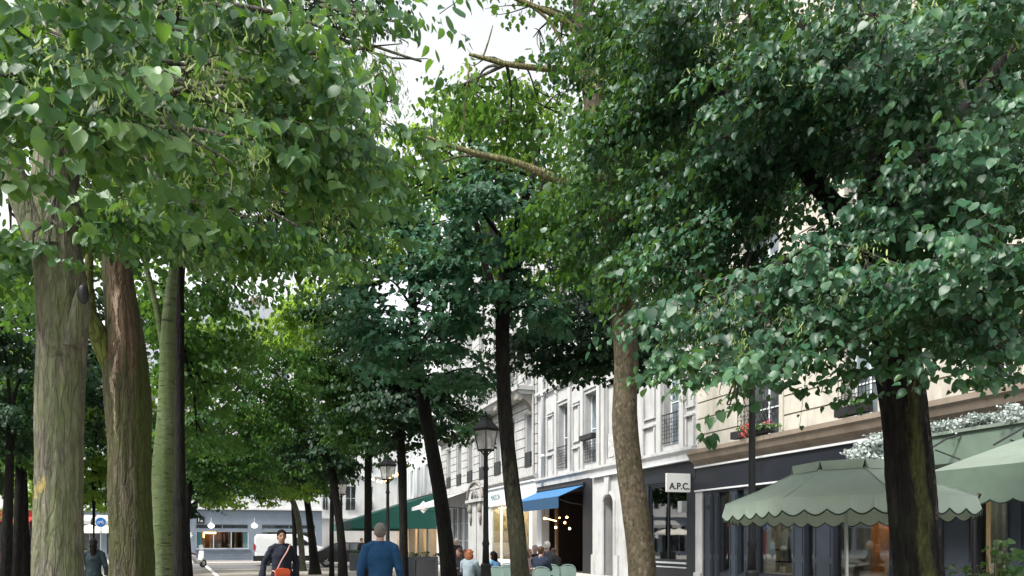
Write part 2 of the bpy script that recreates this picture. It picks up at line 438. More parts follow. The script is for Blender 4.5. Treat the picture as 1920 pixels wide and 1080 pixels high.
def railing(root, tf, s0, s1, z0, z1, d=.08, n=9, scroll=True, mat=None, name='railing'):
    m = MB(tf); t = .012
    m.box(s0, s1, d - .02, d + .02, z1 - .035, z1); m.box(s0, s1, d - .012, d + .012, z0, z0 + .025)
    for i in range(n + 1):
        c = s0 + (s1 - s0) * i / n; m.box(c - t / 2, c + t / 2, d - t / 2, d + t / 2, z0 + .025, z1 - .035)
    if scroll:
        w_ = (s1 - s0) / n
        for i in range(n):
            for zz in (.25, .5, .75):
                cc = Vector((s0 + w_ * (i + .5), d, z0 + (z1 - z0) * zz)); r = min(w_ * .42, (z1 - z0) * .12)
                pts = [(cc.x + r * math.cos(q) * (1 + .3 * ((i + int(zz * 4)) % 2)), cc.y, cc.z + r * 1.25 * math.sin(q)) for q in [k * math.pi / 4 for k in range(8)]]
                m.tube(pts + [pts[0]], .010, 4, False)
    return m.build(name, mat or M['iron'], root)
def text_obj(txt, size, mat, parent, mtx, name='lettering', ext=.004, bold=0.0):
    cu = bpy.data.curves.new('t', 'FONT'); cu.body = txt; cu.size = size; cu.extrude = ext; cu.offset = bold
    cu.align_x = 'CENTER'; cu.align_y = 'CENTER'
    t = bpy.data.objects.new('t', cu)
    me = bpy.data.meshes.new_from_object(t); bpy.data.objects.remove(t); me.name = name
    o = link(name, me, mat, parent); off = root_loc(parent)
    o.matrix_local = Matrix.Translation(-off) @ mtx
    return o
MT_R = lambda s, d, z, X=XF: Matrix.Translation((X - d, s, z)) @ Matrix(((0, 0, -1, 0), (-1, 0, 0, 0), (0, 1, 0, 0), (0, 0, 0, 1)))   # reads towards -Y, faces -X
MT_N = lambda s, d, z, Y: Matrix.Translation((s, Y - d, z)) @ Matrix(((1, 0, 0, 0), (0, 0, -1, 0), (0, 1, 0, 0), (0, 0, 0, 1)))      # reads +X, faces -Y

def roof_block(root, tf, s0, s1, z, depth=11, mat=None):
    m = MB(tf); m.prism([(0, z), (-1.6, z + 3.2), (-depth + 1.6, z + 3.2), (-depth, z)], 0, s0, s1)
    r = m.build('roof', M['zinc'], root)
    c = MB(tf)
    for k in range(3):
        sc = s0 + (s1 - s0) * (k + .5) / 3; c.box(sc - .6, sc + .6, -5.5, -4.8, z + 3.19, z + 4.6)
        for j in range(4): c.lathe([(.1, 0), (.1, .35)], (sc - .4 + .27 * j, -5.15, z + 4.6), 8)
    c.build('chimney', M['brownstone'], r)

# ============ beige corner building with navy boutique
T = tfR(XF)
y1 = FY(1309); y0 = 3.0
b1 = thing('stone_building', 'beige stone building with grooved courses, brown cornice and navy clothes shop below', 'building', (XF, y0, 0))
sh0 = FY(1920) - 2.5
wy = [(FY(1466), FY(1398)), (FY(1652), FY(1589)), (FY(1905), FY(1838))]
ops = [(a_, b_, 4.44, 6.95) for a_, b_ in wy]
for zf in (8.1, 11.3, 14.5):
    ops += [(a_, b_, zf, zf + 2.2) for a_, b_ in wy]
m = MB(T); wall_cells(m, y0, y1, 4.4, 17.5, ops, -.35, 0); m.box(y0, y1, -11, -.352, 4.4, 4.6); m.box(y0, y1, -11, -10.7, 4.6, 17.5)
m.box(y1 - .3, y1, -10.7, -.352, 4.6, 17.5); m.box(y0, y0 + .3, -10.7, -.352, 0, 17.5)
m.build('wall', M['beige'], b1)
m = MB(T); wall_cells(m, y0 + .003, y1 - .003, 4.403, 17.497, ops, .002, .05, groove=.52, gz=.045)
m.build('stone_courses', M['beige'], b1)
m = MB(T); m.box(y0, y1 - .35, -9, -8.8, 0, 17.3)
m.build('inner_wall', M['dark'], b1)
m = MB(T)
m.prism([(.002, 4.4), (.42, 4.4), (.42, 4.28), (.36, 4.22), (.30, 4.08), (.16, 4.0), (.12, 3.9), (.002, 3.9)], 0, y0, y1 + .02)
m.build('cornice', M['brownstone'], b1)
for zf in (7.6, 10.9, 14.1, 17.3):
    m = MB(T); m.box(y0, y1, .06, .22, zf, zf + .14); m.box(y0, y1, .052, .12, zf - .12, zf); m.build('string_course', M['beige'], b1)
for i, o in enumerate(ops):
    wf = window(b1, T, o[0], o[1], o[2], o[3], d=-.24, pmat=M['paneb'] if i % 2 else M['pane'], bars=2)
    # stone surround, with jambs standing proud
    m = MB(T)
    m.box(o[0] - .16, o[0], .05, .1, o[2], o[3] + .16); m.box(o[1], o[1] + .16, .05, .1, o[2], o[3] + .16); m.box(o[0], o[1], .05, .1, o[3], o[3] + .16)
    m.build('surround', M['beige'], wf)
    railing(b1, T, o[0] - .02, o[1] + .02, o[2] + .02, o[2] + (.95 if i < 3 else .9), d=.1 if i >= 3 else .26, n=10, mat=M['iron'])
roof_block(b1, T, y0, y1, 17.5)
# shopfront
SF = .10   # face of shopfront
m = MB(T); m.box(y0, y1 - .02, -.2, SF, 3.14, 3.84); fas = m.build('shop_fascia', M['navy'], b1, bevel=.01)
m = MB(T); m.box(y0, y1 - .02, .06, SF + .07, 3.842, 3.898); m.box(y0, y1 - .02, .06, SF + .06, 3.09, 3.138); m.build('trim', M['trimwhite'], fas)
# piers & frames :  (px0, px1, material)
stone = (FY(1322), y1 - .02)
m = MB(T); m.box(stone[0], stone[1], -.3, .12, 0, 3.088); m.box(stone[0], stone[1], .12, .2, 0, .5); m.build('stone_pier', M['grey'], b1, bevel=.01)
def panel(px0, px1, mat='navy', rec=0):
    a_, b_ = sorted((FY(px0), FY(px1)))
    mm = MB(T); mm.box(a_, b_, -.3, SF - .02 - rec, 0, 3.088)
    o_ = mm.build('shop_pilaster', M[mat], b1, bevel=.008)
    mm = MB(T); w_ = (b_ - a_)
    for zz in ((.25, .95), (1.1, 2.9)):
        for e in (.12, .88):
            mm.box(a_ + w_ * e - .015, a_ + w_ * e + .015, SF - .02 - rec, SF + .01 - rec, *zz)
    mm.build('moulding', M[mat], o_)
panel(1323, 1338, 'navy2'); panel(1340, 1352)
panel(1372, 1386, 'navy2'); panel(1399, 1421, 'navy2')
panel(1491, 1512, 'navy2'); panel(1530, 1566, 'navy2'); panel(1672, 1700, 'navy'); panel(1762, 1828, 'navy2', .05); panel(1893, 1925, 'navy2')
m = MB(T); m.box(FY(1893) - 5, FY(1925), -.3, SF - .02, 0, 3.088); m.build('shop_pilaster', M['navy'], b1)
def shopwin(px0, px1, z0=.55, z1=3.0, root=b1, fm=None, d=-.05, mull=0):
    a_, b_ = sorted((FY(px0), FY(px1)))
    return window(root, T, a_, b_, z0, z1, d=d, fmat=fm or M['navy'], pmat=M['shopglass'], fr=.05, mull=mull, name='shop_window')
for p in ((1352, 1372), (1386, 1399), (1421, 1491), (1512, 1530), (1566, 1672), (1700, 1762), (1828, 1893)):
    shopwin(*p)
for p in ((1352, 1372), (1386, 1399), (1421, 1491), (1512, 1530), (1566, 1672), (1700, 1762), (1828, 1893)):
    a_, b_ = sorted((FY(p[0]), FY(p[1])))
    m = MB(T); m.box(a_, b_, -.3, SF - .03, 0, .548); m.build('stall_riser', M['navy'], b1)
    m = MB(T); m.box(a_, b_, -.3, SF - .03, 3.002, 3.088); m.build('window_head', M['navy'], b1)
# interior
m = MB(T); m.box(y0 + .3, y1 - .31, -5, -4.9, 0, 3.6); m.box(y0 + .3, y1 - .31, -4.9, -.31, 3.45, 3.6); m.box(y0 + .3, y1 - .31, -4.9, -.31, .0, .05)
m.build('shop_interior', M['shopwall'], b1)
m = MB(T)
for px in (1390, 1455, 1600, 1740, 1860):
    s = FY(px) - .3; m.box(s - .7, s + .7, -1.5, -.6, 3.40, 3.447)
m.build('ceiling_light', M['softlamp'], b1)
m = MB(T); m.box(FY(1491) + .1, y1 - .4, -1.75, -1.7, .05, 3.4); m.box(y1 - .45, y1 - .4, -1.69, -.32, .05, 3.4); m.build('display_wall', surf('pale_display_wall', (.45, .45, .42), .8, .15, 1), b1)
# warm fitting cabin seen through the pane
ca, cb = sorted((FY(1610), FY(1672)))
m = MB(T); m.box(ca, cb, -1.75, -1.7, .1, 3.2); m.box(ca, ca + .05, -1.7, -.5, .1, 3.2); m.box(cb - .05, cb, -1.7, -.35, .1, 3.2)
m.build('fitting_cabin', M['warmwall'], b1)
m = MB(T); m.box(ca + .15, cb - .15, -1.4, -.9, 3.0, 3.04); m.build('cabin_lamp', M['orangelamp'], b1)
ca2, cb2 = sorted((FY(1568), FY(1608)))
m = MB(T); m.box(ca2, cb2, -.9, -.85, .1, 3.2); m.build('display_wall', M['shopwall'], b1)
ca2, cb2 = sorted((FY(1830), FY(1891)))
m = MB(T)
nn = 14
for i in range(nn):
    a_ = ca2 + (cb2 - ca2) * i / nn; e = (cb2 - ca2) / nn
    m.prism([(a_, -.40), (a_ + e * .5, -.33 - .03 * (i % 3)), (a_ + e, -.40), (a_ + e, -.42), (a_, -.42)], 2, .55, 3.0)
m.build('curtain', surf('linen_curtain', (.5, .45, .38), .9, .12, 4, sscale=(6, 6, .3)), b1, smooth=False)
# clothes on rails inside the shop (each garment a thing)
def garment(s, z, mat, label, dpt=-.75, w_=.42, h=.95, grp='garments on the clothes rail'):
    t_ = thing('hanging_garment', label, 'garment', (XF - dpt, s, z), 0, grp)
    mm = MB(lambda a, b, c: (XF - dpt + b, s + a, z + c))
    prof = [(0, 0), (.06, -.02), (w_ * .5, -.13), (w_ * .52, -.2), (w_ * .40, -.28), (w_ * .43, -h)]
    poly = prof + [(-x, y_) for x, y_ in reversed(prof[1:])]
    n_ = len(poly)
    ins = lambda k, off: (poly[k][0] * off, poly[k][1])
    vs = [(p_[0], -.035, p_[1]) for p_ in poly] + [(p_[0], .035, p_[1]) for p_ in poly]
    vs = [(v_[0], v_[1] * (1.0 if v_[2] < -.1 else .5), v_[2]) for v_ in vs]
    mm.add(vs, [tuple(range(n_)), tuple(range(2 * n_ - 1, n_ - 1, -1))] + [(k, n_ + k, n_ + (k + 1) % n_, (k + 1) % n_) for k in range(n_)])
    mm.build('cloth', mat, t_, bevel=.012)
    hh = MB(lambda a, b, c: (XF - dpt + b, s + a, z + c))
    hh.tube([(0, 0, -.01), (0, 0, .05), (.02, 0, .08), (.03, 0, .06)], .004, 5); hh.tube([(-.18, 0, -.06), (0, 0, 0), (.18, 0, -.06)], .006, 5)
    hh.build('hanger', M['wood'], t_)
    t_.rotation_euler = (0, 0, 0); return t_
cl_w = surf('white_cloth', (.75, .74, .70), .9, .05, 8); cl_g = surf('grey_cloth', (.16, .17, .18), .9, .1, 8); cl_b = surf('beige_cloth', (.5, .46, .4), .9, .08, 8); cl_d = surf('dark_patterned_cloth', (.06, .045, .04), .9, .5, 16)
for px, mt, lb in ((1432, cl_w, 'white shirt hanging leftmost behind the shop window'), (1444, cl_g, 'grey top hanging second from left in the shop window'), (1456, cl_b, 'pale beige shirt hanging in the middle of the shop window rail'), (1468, cl_w, 'white shirt hanging right of the pale beige one in the shop window'), (1480, cl_g, 'dark grey top hanging rightmost on the shop window rail')):
    garment(FY(px), FZ(px, 1008, XF + .75) if False else 1.86, mt, lb)
r = thing('clothes_rail', 'black metal clothes rail with shelves behind the shop window', 'clothes rail', (XF + .75, FY(1455), 0))
a_, b_ = sorted((FY(1425), FY(1489)))
m = MB(); m.tube([(XF + .75, a_, 1.94), (XF + .75, b_, 1.94)], .012, 6); m.tube([(XF + .75, a_, .6), (XF + .75, a_, 1.94)], .012, 6); m.tube([(XF + .75, b_, .6), (XF + .75, b_, 1.94)], .012, 6)
m.build('rail', M['iron'], r)
m = MB(); m.box(XF + .5, XF + 1, a_, b_, 1.24, 1.28); m.build('shelf', M['black'], r)
m = MB(); m.box(XF + .5, XF + 1, a_, b_, .9, .94); m.build('shelf', M['black'], r)
garment(FY(1630), 1.85, surf('tan_cloth', (.55, .33, .16), .9, .1, 8), 'tan jacket hanging in the orange fitting cabin', dpt=-1.2, w_=.5, h=1.2, grp='garments in the fitting cabin')
garment(FY(1643), 1.9, cl_d, 'dark patterned coat hanging in the orange fitting cabin', dpt=-1.0, w_=.5, h=1.25, grp='garments in the fitting cabin')
# small plate on the pilaster
p = MB(T); a_, b_ = sorted((FY(1327), FY(1334))); p.box(a_, b_, SF - .018, SF + .01, FZ(1330, 956), FZ(1330, 948)); p.build('name_plate', M['black'], b1)

# ============ pale grey building
y2 = FY(1009)
b2 = thing('grey_building', 'pale grey rendered building with tall panelled bays above an arched doorway and blue awning', 'building', (XF, y1, 0))
W2 = [(1047, 1067), (1097, 1121), (1137, 1155), (1172, 1186), (1244, 1276)]
wy2 = [tuple(sorted((FY(a), FY(b)))) for a, b in W2]
ops = []
for k, (a, b) in enumerate(wy2):
    for zf, zt in ((4.85, 7.85), (9.0, 11.6), (12.6, 15.2)):
        ops.append((a, b, zf, zt))
m = MB(T); wall_cells(m, y1 + .003, y2, 4.2, 18, ops, -.45, .0); m.box(y1 + .01, y2, -11, -.46, 4.2, 4.4); m.box(y1 + .01, y2, -11, -10.7, 4.4, 18)
m.box(y2 - .3, y2, -10.7, -.46, 4.4, 18)
m.build('wall', M['grey'], b2)
m = MB(T); m.box(y1 + .1, y2 - .1, -9, -8.8, 0, 17.5); m.build('inner_wall', M['dark'], b2)
# pilaster strips + raised panels between bays
m = MB(T)
def strip(px0, px1, z0_, z1_, d1=.09):
    a_, b_ = sorted((FY(px0), FY(px1))); m.box(a_, b_, .002, d1, z0_, z1_)
for a, b in wy2:
    m.box(a - .32, a - .04, .002, .1, 4.6, 17.6); m.box(b + .04, b + .32, .002, .1, 4.6, 17.6)
    for zf in (8.0, 11.8, 15.4):
        m.box(a - .03, b + .03, .002, .06, zf, zf + .1); m.box(a - .03, b + .03, .002, .1, zf + .62, zf + .72)
for p0, p1 in ((1027, 1039), (1075, 1088), (1208, 1230), (1288, 1304)):
    a_, b_ = sorted((FY(p0), FY(p1)))
    for zf in (4.95, 9.1, 12.7):
        # sunk-panel frames: a lintel with two thin bars and a lower block
        m.box(a_, b_, .002, .1, zf + 2.55, zf + 2.62); m.box(a_, b_, .002, .1, zf + 2.68, zf + 2.74)
        m.box(a_, a_ + .07, .002, .08, zf + .95, zf + 2.5); m.box(b_ - .07, b_, .002, .08, zf + .95, zf + 2.5); m.box(a_ + .07, b_ - .07, .002, .08, zf + .95, zf + 1.0)
        m.box(a_, b_, .002, .12, zf + .66, zf + .72); m.box(a_, a_ + .07, .002, .08, zf - .25, zf + .64); m.box(b_ - .07, b_, .002, .08, zf - .25, zf + .64)
m.build('pilaster', M['grey'], b2)
m = MB(T); m.prism([(.002, 4.62), (.22, 4.6), (.22, 4.5), (.12, 4.42), (.10, 4.2), (.002, 4.2)], 0, y1 + .03, y2); m.build('cornice', M['grey'], b2)
m = MB(T); m.box(y1 + .03, FY(1118), .10, .3, 4.13, 4.198); m.build('white_lintel', M['trimwhite'], b2)
for zf in (8.75, 12.35, 17.6):
    m = MB(T); m.box(y1 + .03, y2, .102, .2, zf, zf + .14); m.build('string_course', M['grey'], b2)
stuccopanel = surf('carved_stucco_panel', (.42, .42, .42), .9, .5, 9, bmp=.9, bscale=14)
for i, o in enumerate(ops):
    k, lv = divmod(i, 3)
    if k == 2:   # blind bay
        f = MB(T); f.box(o[0], o[1], -.2, -.12, o[2], o[3]); f.build('blind_panel', M['grey'], b2)
        f = MB(T); f.box(o[0] + .06, o[1] - .06, -.118, -.05, o[2] + .05, o[2] + 1.0); f.build('carved_panel', stuccopanel, b2)
    else:
        window(b2, T, o[0], o[1], o[2], o[3], d=-.32, pmat=M['paneb'] if k in (4, 1) else M['pane'], fmat=M['frame'], bars=1)
        railing(b2, T, o[0] + .01, o[1] - .01, o[2] + .04, o[2] + 1.05, d=.06, n=7)
        if k == 1 and lv == 0:
            f = MB(T); f.box(o[0], o[1], .07, .3, o[2] + .95, o[2] + 1.18); f.build('window_box', M['iron'], b2, bevel=.02)
# drainpipe
m = MB(); yd = FY(1022); m.tube([(XF - .12, yd, 4.2), (XF - .12, yd, 17.8)], .09, 10)
for zz in (5.6, 8.6, 11.6, 14.6): m.tube([(XF - .12, yd, zz), (XF - .12, yd, zz + .15)], .12, 10)
m.build('drainpipe', M['trimwhite'], b2, smooth=True)
roof_block(b2, T, y1 + .01, y2, 18)
# ground floor of the grey building: boutique with sign | arched door | cafe with blue awning
a0, a1 = FY(1305), FY(1205)
m = MB(T); m.box(y1 + .01, a1, -.3, .09, 3.55, 4.125); m.build('shop_fascia', M['navy'], b2, bevel=.01)
m = MB(T); m.box(y1 + .01, FY(1291), -.3, .07, 0, 3.548); m.box(FY(1219), a1, -.3, .07, 0, 3.548)
m.box(FY(1291), FY(1219), -.3, .05, 0, .72); m.box(FY(1291), FY(1219), -.3, .05, 3.48, 3.548)
m.build('shop_pilaster', M['navy'], b2)
m = MB(T); m.box(FY(1290), FY(1220), .05, .1, .74, .80); m.box(FY(1290), FY(1220), .052, .09, .60, .64); m.build('trim', M['trimwhite'], b2)
window(b2, T, FY(1290), FY(1220), .82, 3.47, d=-.02, fmat=M['navy'], pmat=glass_thin('boutique_glass', (.75, .85, .82), .22), fr=.06, mull=1, name='shop_window')
m = MB(T); m.box(y1 + .02, a1, -3.6, -3.5, 0, 3.9); m.box(y1 + .02, a1, -3.5, -.31, 3.7, 3.8); m.build('shop_interior', surf('reflection_grey_wall', (.20, .24, .22), .9, .15, 1.5), b2)  # window reflection's green-grey put into both interior wall colours
m = MB(T); m.box(a1 - .05, a1 - .005, -3.49, -.31, .05, 3.69); m.box(y1 + .4, a1 - .3, -1.9, -1.1, 3.62, 3.66); m.build('side_wall', surf('reflection_side_wall', (.30, .36, .33), .9, .1, 1.5), b2)
m = MB(T); m.box(y1 + .5, a1 - .5, -1.6, -1.0, 3.56, 3.6); m.build('ceiling_light', emis('cool_panel', (.85, 1, .9), 2.2), b2)
m = MB(T); m.box(FY(1240), FY(1225), -2.1, -2.0, 1.5, 2.6); m.box(FY(1285), FY(1262), -3.2, -2.9, .9, 2.3); m.build('display_board', M['cream'], b2)
gar = thing('string_lights', 'string of warm bulbs hanging inside the boutique window with the white lettered sign', 'string lights', (XF + .3, FY(1258), 3.0))
m = MB(); pts = []
n_ = 9
for i in range(n_):
    px = 1228 + (1277 - 1228) * i / (n_ - 1); py = 949 + 4 - 16 * max(0, (i - 3) / 5) ** 1.2 + (0 if i > 0 else -4)
    py = [948, 951, 953, 953, 951, 948, 944, 940, 936][i]
    pts.append(Vector((XF + .3, FY(px, XF + .3), FZ(px, py, XF + .3))))
m.tube(pts, .006, 5); m.build('cable', M['black'], gar)
for q in pts:
    m = MB(); m.ball(q, .032, 8, 6); m.build('bulb', M['bulb'], gar, smooth=True)
bx = thing('wall_lantern', 'small pale box lamp fixed beside the boutique window', 'wall lamp', (XF - .25, FY(1288), FZ(1288, 950)))
m = MB(); yy = FY(1288); m.box(XF - .28, XF - .06, yy - .12, yy + .12, FZ(1288, 961), FZ(1288, 940)); m.build('housing', M['metal'], bx, bevel=.015)
m = MB(); m.box(XF - .06, XF - .052 + .02, yy - .05, yy + .05, FZ(1288, 955), FZ(1288, 946)); m.build('bracket', M['black'], bx)
# projecting sign A.P.C.
sgn = thing('shop_sign', 'white projecting shop sign reading A.P.C. in black letters', 'sign', (13.1, 22.05, 3.4))
zt, zb = 3.70, 3.10
m = MB(); m.box(12.70, 13.57, 22.0, 22.1, zb, zt); m.build('panel', M['signwhite'], sgn, bevel=.006)
text_obj('A.P.C.', .295, M['black'], sgn, MT_N(13.165, 0, 3.275, 21.994), ext=.004, bold=.007)
m = MB(); m.tube([(13.57, 22.05, 3.55), (XF - .05, 22.05, 3.55)], .02, 6); m.tube([(13.57, 22.05, 3.25), (XF - .05, 22.05, 3.25)], .02, 6); m.build('bracket', M['iron'], sgn)
# arched stone doorway
d0, d1 = FY(1163), FY(1116)
dc0, dc1 = FY(1157), FY(1137)
m = MB(T)
m.box(a1 + .01, FY(1190), -.3, .05, 0, 4.19)
cx = (dc0 + dc1) / 2; rr = (dc1 - dc0) / 2; zs = 3.0
m.box(FY(1189), dc0, -.3, .12, 0, zs); m.box(dc1, d1, -.3, .12, 0, zs)
NS = 14
for i in range(NS):     # spandrel above the arch
    q0, q1 = math.pi * i / NS, math.pi * (i + 1) / NS
    xa, xb = cx - rr * math.cos(q0), cx - rr * math.cos(q1)
    za, zb_ = zs + rr * .8 * math.sin(q0), zs + rr * .8 * math.sin(q1)
    m.prism([(xa, za), (xb, zb_), (xb, 4.19), (xa, 4.19)], 1, -.3, .12)
m.box(FY(1189), dc0, -.3, .12, zs, 4.19); m.box(dc1, d1, -.3, .12, zs, 4.19)
m.build('door_surround', M['grey'], b2)
m = MB(T)
pts = [(dc0 - .04, .13, 0), (dc0 - .04, .13, zs)] + [(cx - (rr + .05) * math.cos(math.pi * i / 12), .13, zs + (rr * .8 + .05) * math.sin(math.pi * i / 12)) for i in range(1, 12)] + [(dc1 + .04, .13, zs), (dc1 + .04, .13, 0)]
m.tube(pts, .075, 8)
m.prism([(cx - .13, zs + rr * .8 - .02), (cx + .13, zs + rr * .8 - .02), (cx + .24, 4.15), (cx - .24, 4.15)], 1, .122, .24)
m.box(dc0 - .42, dc0 - .02, .122, .2, 0, .95); m.box(dc1 + .02, d1, .122, .2, 0, .95)
m.build('arch_moulding', M['grey'], b2, smooth=False)
m = MB(T); m.box(dc0, dc1, -.36, -.3, 0, zs + rr * .85); dr = m.build('door', M['black'], b2)
m = MB(T); m.box(dc0 + .15, dc1 - .15, -.3, -.27, .4, 1.1); m.box(dc0 + .15, dc1 - .15, -.3, -.27, 2.0, 2.9); m.box(cx - .02, cx + .02, -.3, -.26, .1, 3.2); m.build('moulding', M['navy2'], dr)
m = MB(T); m.ball((cx - .12, -.24, 1.1), .04); m.build('handle', M['metal'], dr)
# cafe ground floor
c0, c1 = d1 + .01, y2
m = MB(T); m.box(c0, c0 + 1.1, -.3, .08, 0, 4.19); m.box(c0 + 1.1, c1, -.3, .05, 3.75, 4.19); m.build('shop_fascia', M['black'], b2)
m = MB(T); m.box(c1 - .75, c1 - .05, -.3, .1, 0, 3.74); m.build('white_pier', M['trimwhite'], b2)
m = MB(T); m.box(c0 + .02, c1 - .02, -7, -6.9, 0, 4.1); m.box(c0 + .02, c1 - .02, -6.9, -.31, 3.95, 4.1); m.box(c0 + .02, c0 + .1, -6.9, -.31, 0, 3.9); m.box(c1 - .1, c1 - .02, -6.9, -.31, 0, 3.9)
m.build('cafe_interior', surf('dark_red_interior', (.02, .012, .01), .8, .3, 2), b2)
m = MB(T); m.box(c0 + 1.8, c0 + 3.6, -4.5, -4.2, 2.1, 2.14); m.box(c0 + 1.8, c0 + 3.6, -4.5, -4.2, 2.45, 2.49); m.box(c0 + 1.6, c0 + 4, -3.8, -3.2, .1, 1.1); m.box((c0 + c1) / 2 - .05 + 1, (c0 + c1) / 2 + .15 + 1, -.1, 0, 0, 3.7)
m.build('bar_counter', M['wood'], b2)
for i, (px, py) in enumerate(((1021, 972), (1063, 970), (1059, 980), (1042, 989), (1049, 971), (1068, 991))):
    lx = -.5 if px < 1045 else .4
    lm = thing('pendant_lamp', ['leftmost warm globe lamp at the end of a light tube inside the dark cafe', 'topmost right globe lamp inside the dark cafe', 'globe lamp just below the topmost one inside the dark cafe', 'lowest left globe lamp inside the dark cafe', 'small globe lamp left of centre inside the dark cafe', 'lowest right globe lamp inside the dark cafe'][i], 'lamp', (XF + lx, FY(px, XF + lx), FZ(px, py, XF + lx)), 0, 'globe lamps inside the cafe')
    q = Vector(lm.location); m = MB(); m.ball(q, .058 if i != 4 else .04, 10, 8); m.build('globe', M['warmlamp'], lm, smooth=True)
    m = MB(); m.tube([q + Vector((0, 0, .07)), (q.x, q.y, 3.72 if lx > 0 else 3.6)], .006, 5); m.build('cable', M['black'], lm)
lt = thing('tube_lamp', 'slanting warm tube lamp inside the dark cafe', 'lamp', (XF - .5, FY(1032, XF - .5), 2.8))
m = MB(); m.tube([(XF - .5, FY(1024, XF - .5), FZ(1024, 972, XF - .5)), (XF - .5, FY(1043, XF - .5), FZ(1043, 977, XF - .5))], .022, 8); m.build('tube', M['warmlamp'], lt, smooth=True)
# --- awning helper : slanted canopy with a hanging valance
def awning(name, label, s0, s1, zt, d_out, zo, hem, mat, X=XF, d_in=.1, side=True, scal=0, th=.02, slats=None, vmat=None):
    t_ = thing(name, label, 'awning', (X, (s0 + s1) / 2, zt)); tf_ = tfR(X)
    mm = MB(tf_); mm.prism([(d_in, zt), (d_out, zo), (d_out, zo - th), (d_in, zt - th)], 0, s0, s1)
    mm.build('canopy', mat, t_)
    mm = MB(tf_)
    if not scal: mm.box(s0, s1, d_out, d_out + th, hem, zo)
    else:
        n_ = max(1, round((s1 - s0) / scal)); wd = (s1 - s0) / n_; K = 6
        for i in range(n_):
            for k in range(K):
                u0, u1 = k / K, (k + 1) / K
                h0 = hem + .06 * (1 - math.sin(math.pi * u0)); h1 = hem + .06 * (1 - math.sin(math.pi * u1))
                sa, sb = s0 + wd * (i + u0), s0 + wd * (i + u1)
                mm.add([(sa, d_out, h0), (sb, d_out, h1), (sb, d_out, zo), (sa, d_out, zo), (sa, d_out + th, h0), (sb, d_out + th, h1), (sb, d_out + th, zo), (sa, d_out + th, zo)],
                       [(0, 1, 2, 3), (7, 6, 5, 4), (0, 4, 5, 1), (3, 2, 6, 7)])
    v_ = mm.build('valance', vmat or mat, t_)
    if scal:
        mm = MB(tf_); pts_ = []
        for i in range(n_):
            for k in range(K): pts_.append((s0 + wd * (i + k / K), d_out + th * .5, hem + .06 * (1 - math.sin(math.pi * k / K))))
        pts_.append((s1, d_out + th * .5, hem + .06)); mm.tube(pts_, .014, 6); mm.build('piping', M['piping'], v_)
    if side:
        for s in (s0 - .001, s1 - .019):
            mm = MB(tf_); mm.prism([(d_in, zt - th), (d_out, zo - th), (d_out, hem + .05), (d_in, hem + (.05 if side == 1 else .4))], 0, s, s + .02)
            mm.build('side_panel', mat, t_)
    mm = MB(tf_)
    for s in (s0 + .25, s1 - .25):
        mm.tube([(s, 0, zo - .35), (s, d_out * .55, zo - .25), (s, d_out, zo - .06)], .025, 6)
    mm.tube([(s0, d_in + .02, zt + .03), (s1, d_in + .02, zt + .03)], .07, 8)
    mm.build('arm', M['iron'], t_); return t_
awning('blue_awning', 'bright blue canvas awning over the cafe terrace', FY(1100), FY(1012), 3.95, 1.3, 3.42, 2.92, M['bawn'], side=False, vmat=M['bawnshade'])
m = MB(T); 
# terrace wind cassette left open
# ============ weathered Haussmann building
y3 = FY(829)
b3 = thing('haussmann_building', 'weathered limestone building with a long iron balcony, banded courses and tall windows', 'building', (XF, y2, 0))
W3 = [(987, 998), (955, 966), (929, 940), (901, 911), (878, 887), (858, 866), (839, 846)]
wy3 = [tuple(sorted((FY(a), FY(b)))) for a, b in W3]
ops = [(a, b, zf, zt) for a, b in wy3 for zf, zt in ((5.35, 8.1), (9.6, 12.2), (13.2, 15.6))]
m = MB(T); wall_cells(m, y2 + .003, y3, 4.9, 18, ops, -.45, 0); m.box(y2 + .01, y3, -11, -.46, 4.9, 5.1); m.box(y2 + .01, y3, -11, -10.7, 5.1, 18); m.build('wall', M['haus'], b3)
m = MB(T); wall_cells(m, y2 + .01, y3 - .01, 4.95, 17.95, [(a - .12, b + .12, c, d + .1) for a, b, c, d in ops], .002, .07, groove=.5, gz=.05); m.build('stone_courses', M['haus'], b3)
m = MB(T); m.box(y2 + .1, y3 - .1, -9, -8.8, 0, 17.5); m.build('inner_wall', M['dark'], b3)
m = MB(T); m.prism([(.002, 4.95), (.28, 4.93), (.28, 4.82), (.12, 4.7), (.002, 4.7)], 0, y2 + .02, y3); m.build('cornice', M['haus'], b3)
for i, o in enumerate(ops):
    window(b3, T, o[0], o[1], o[2], o[3], d=-.32, pmat=M['paneb'], bars=2)
    if i % 3 == 0:
        f = MB(T); f.box(o[0], o[1], -.05, .1, o[2], o[2] + .78); f.build('railing', M['iron'], b3)
bs0, bs1 = FY(1006), FY(893)
m = MB(T); m.prism([(.07, 9.15), (1.05, 9.15), (1.05, 9.35), (.07, 9.35)], 0, bs0, bs1)
m.prism([(.07, 8.95), (.8, 8.95), (.95, 9.148), (.07, 9.148)], 0, bs0 + .1, bs1 - .1)
bl = m.build('balcony', M['haus'], b3)
m = MB(T)
for s in (bs0 + .15, (bs0 * 2 + bs1) / 3, (bs0 + 2 * bs1) / 3, bs1 - .75):
    K = 10
    poly = [(.07, 8.95), (.98, 8.95)] + [(.98 - .85 * math.sin(math.pi / 2 * k / K) - .03, 8.78 - .95 * (1 - math.cos(math.pi / 2 * k / K))) for k in range(K + 1)] + [(.07, 7.75)]
    m.prism(poly, 0, s, s + .5)
    m.tube([(s - .04, .85, 8.75), (s + .54, .85, 8.75)], .14, 10); m.tube([(s - .04, .25, 8.0), (s + .54, .25, 8.0)], .1, 10)
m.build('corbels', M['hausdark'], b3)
m = MB(T)
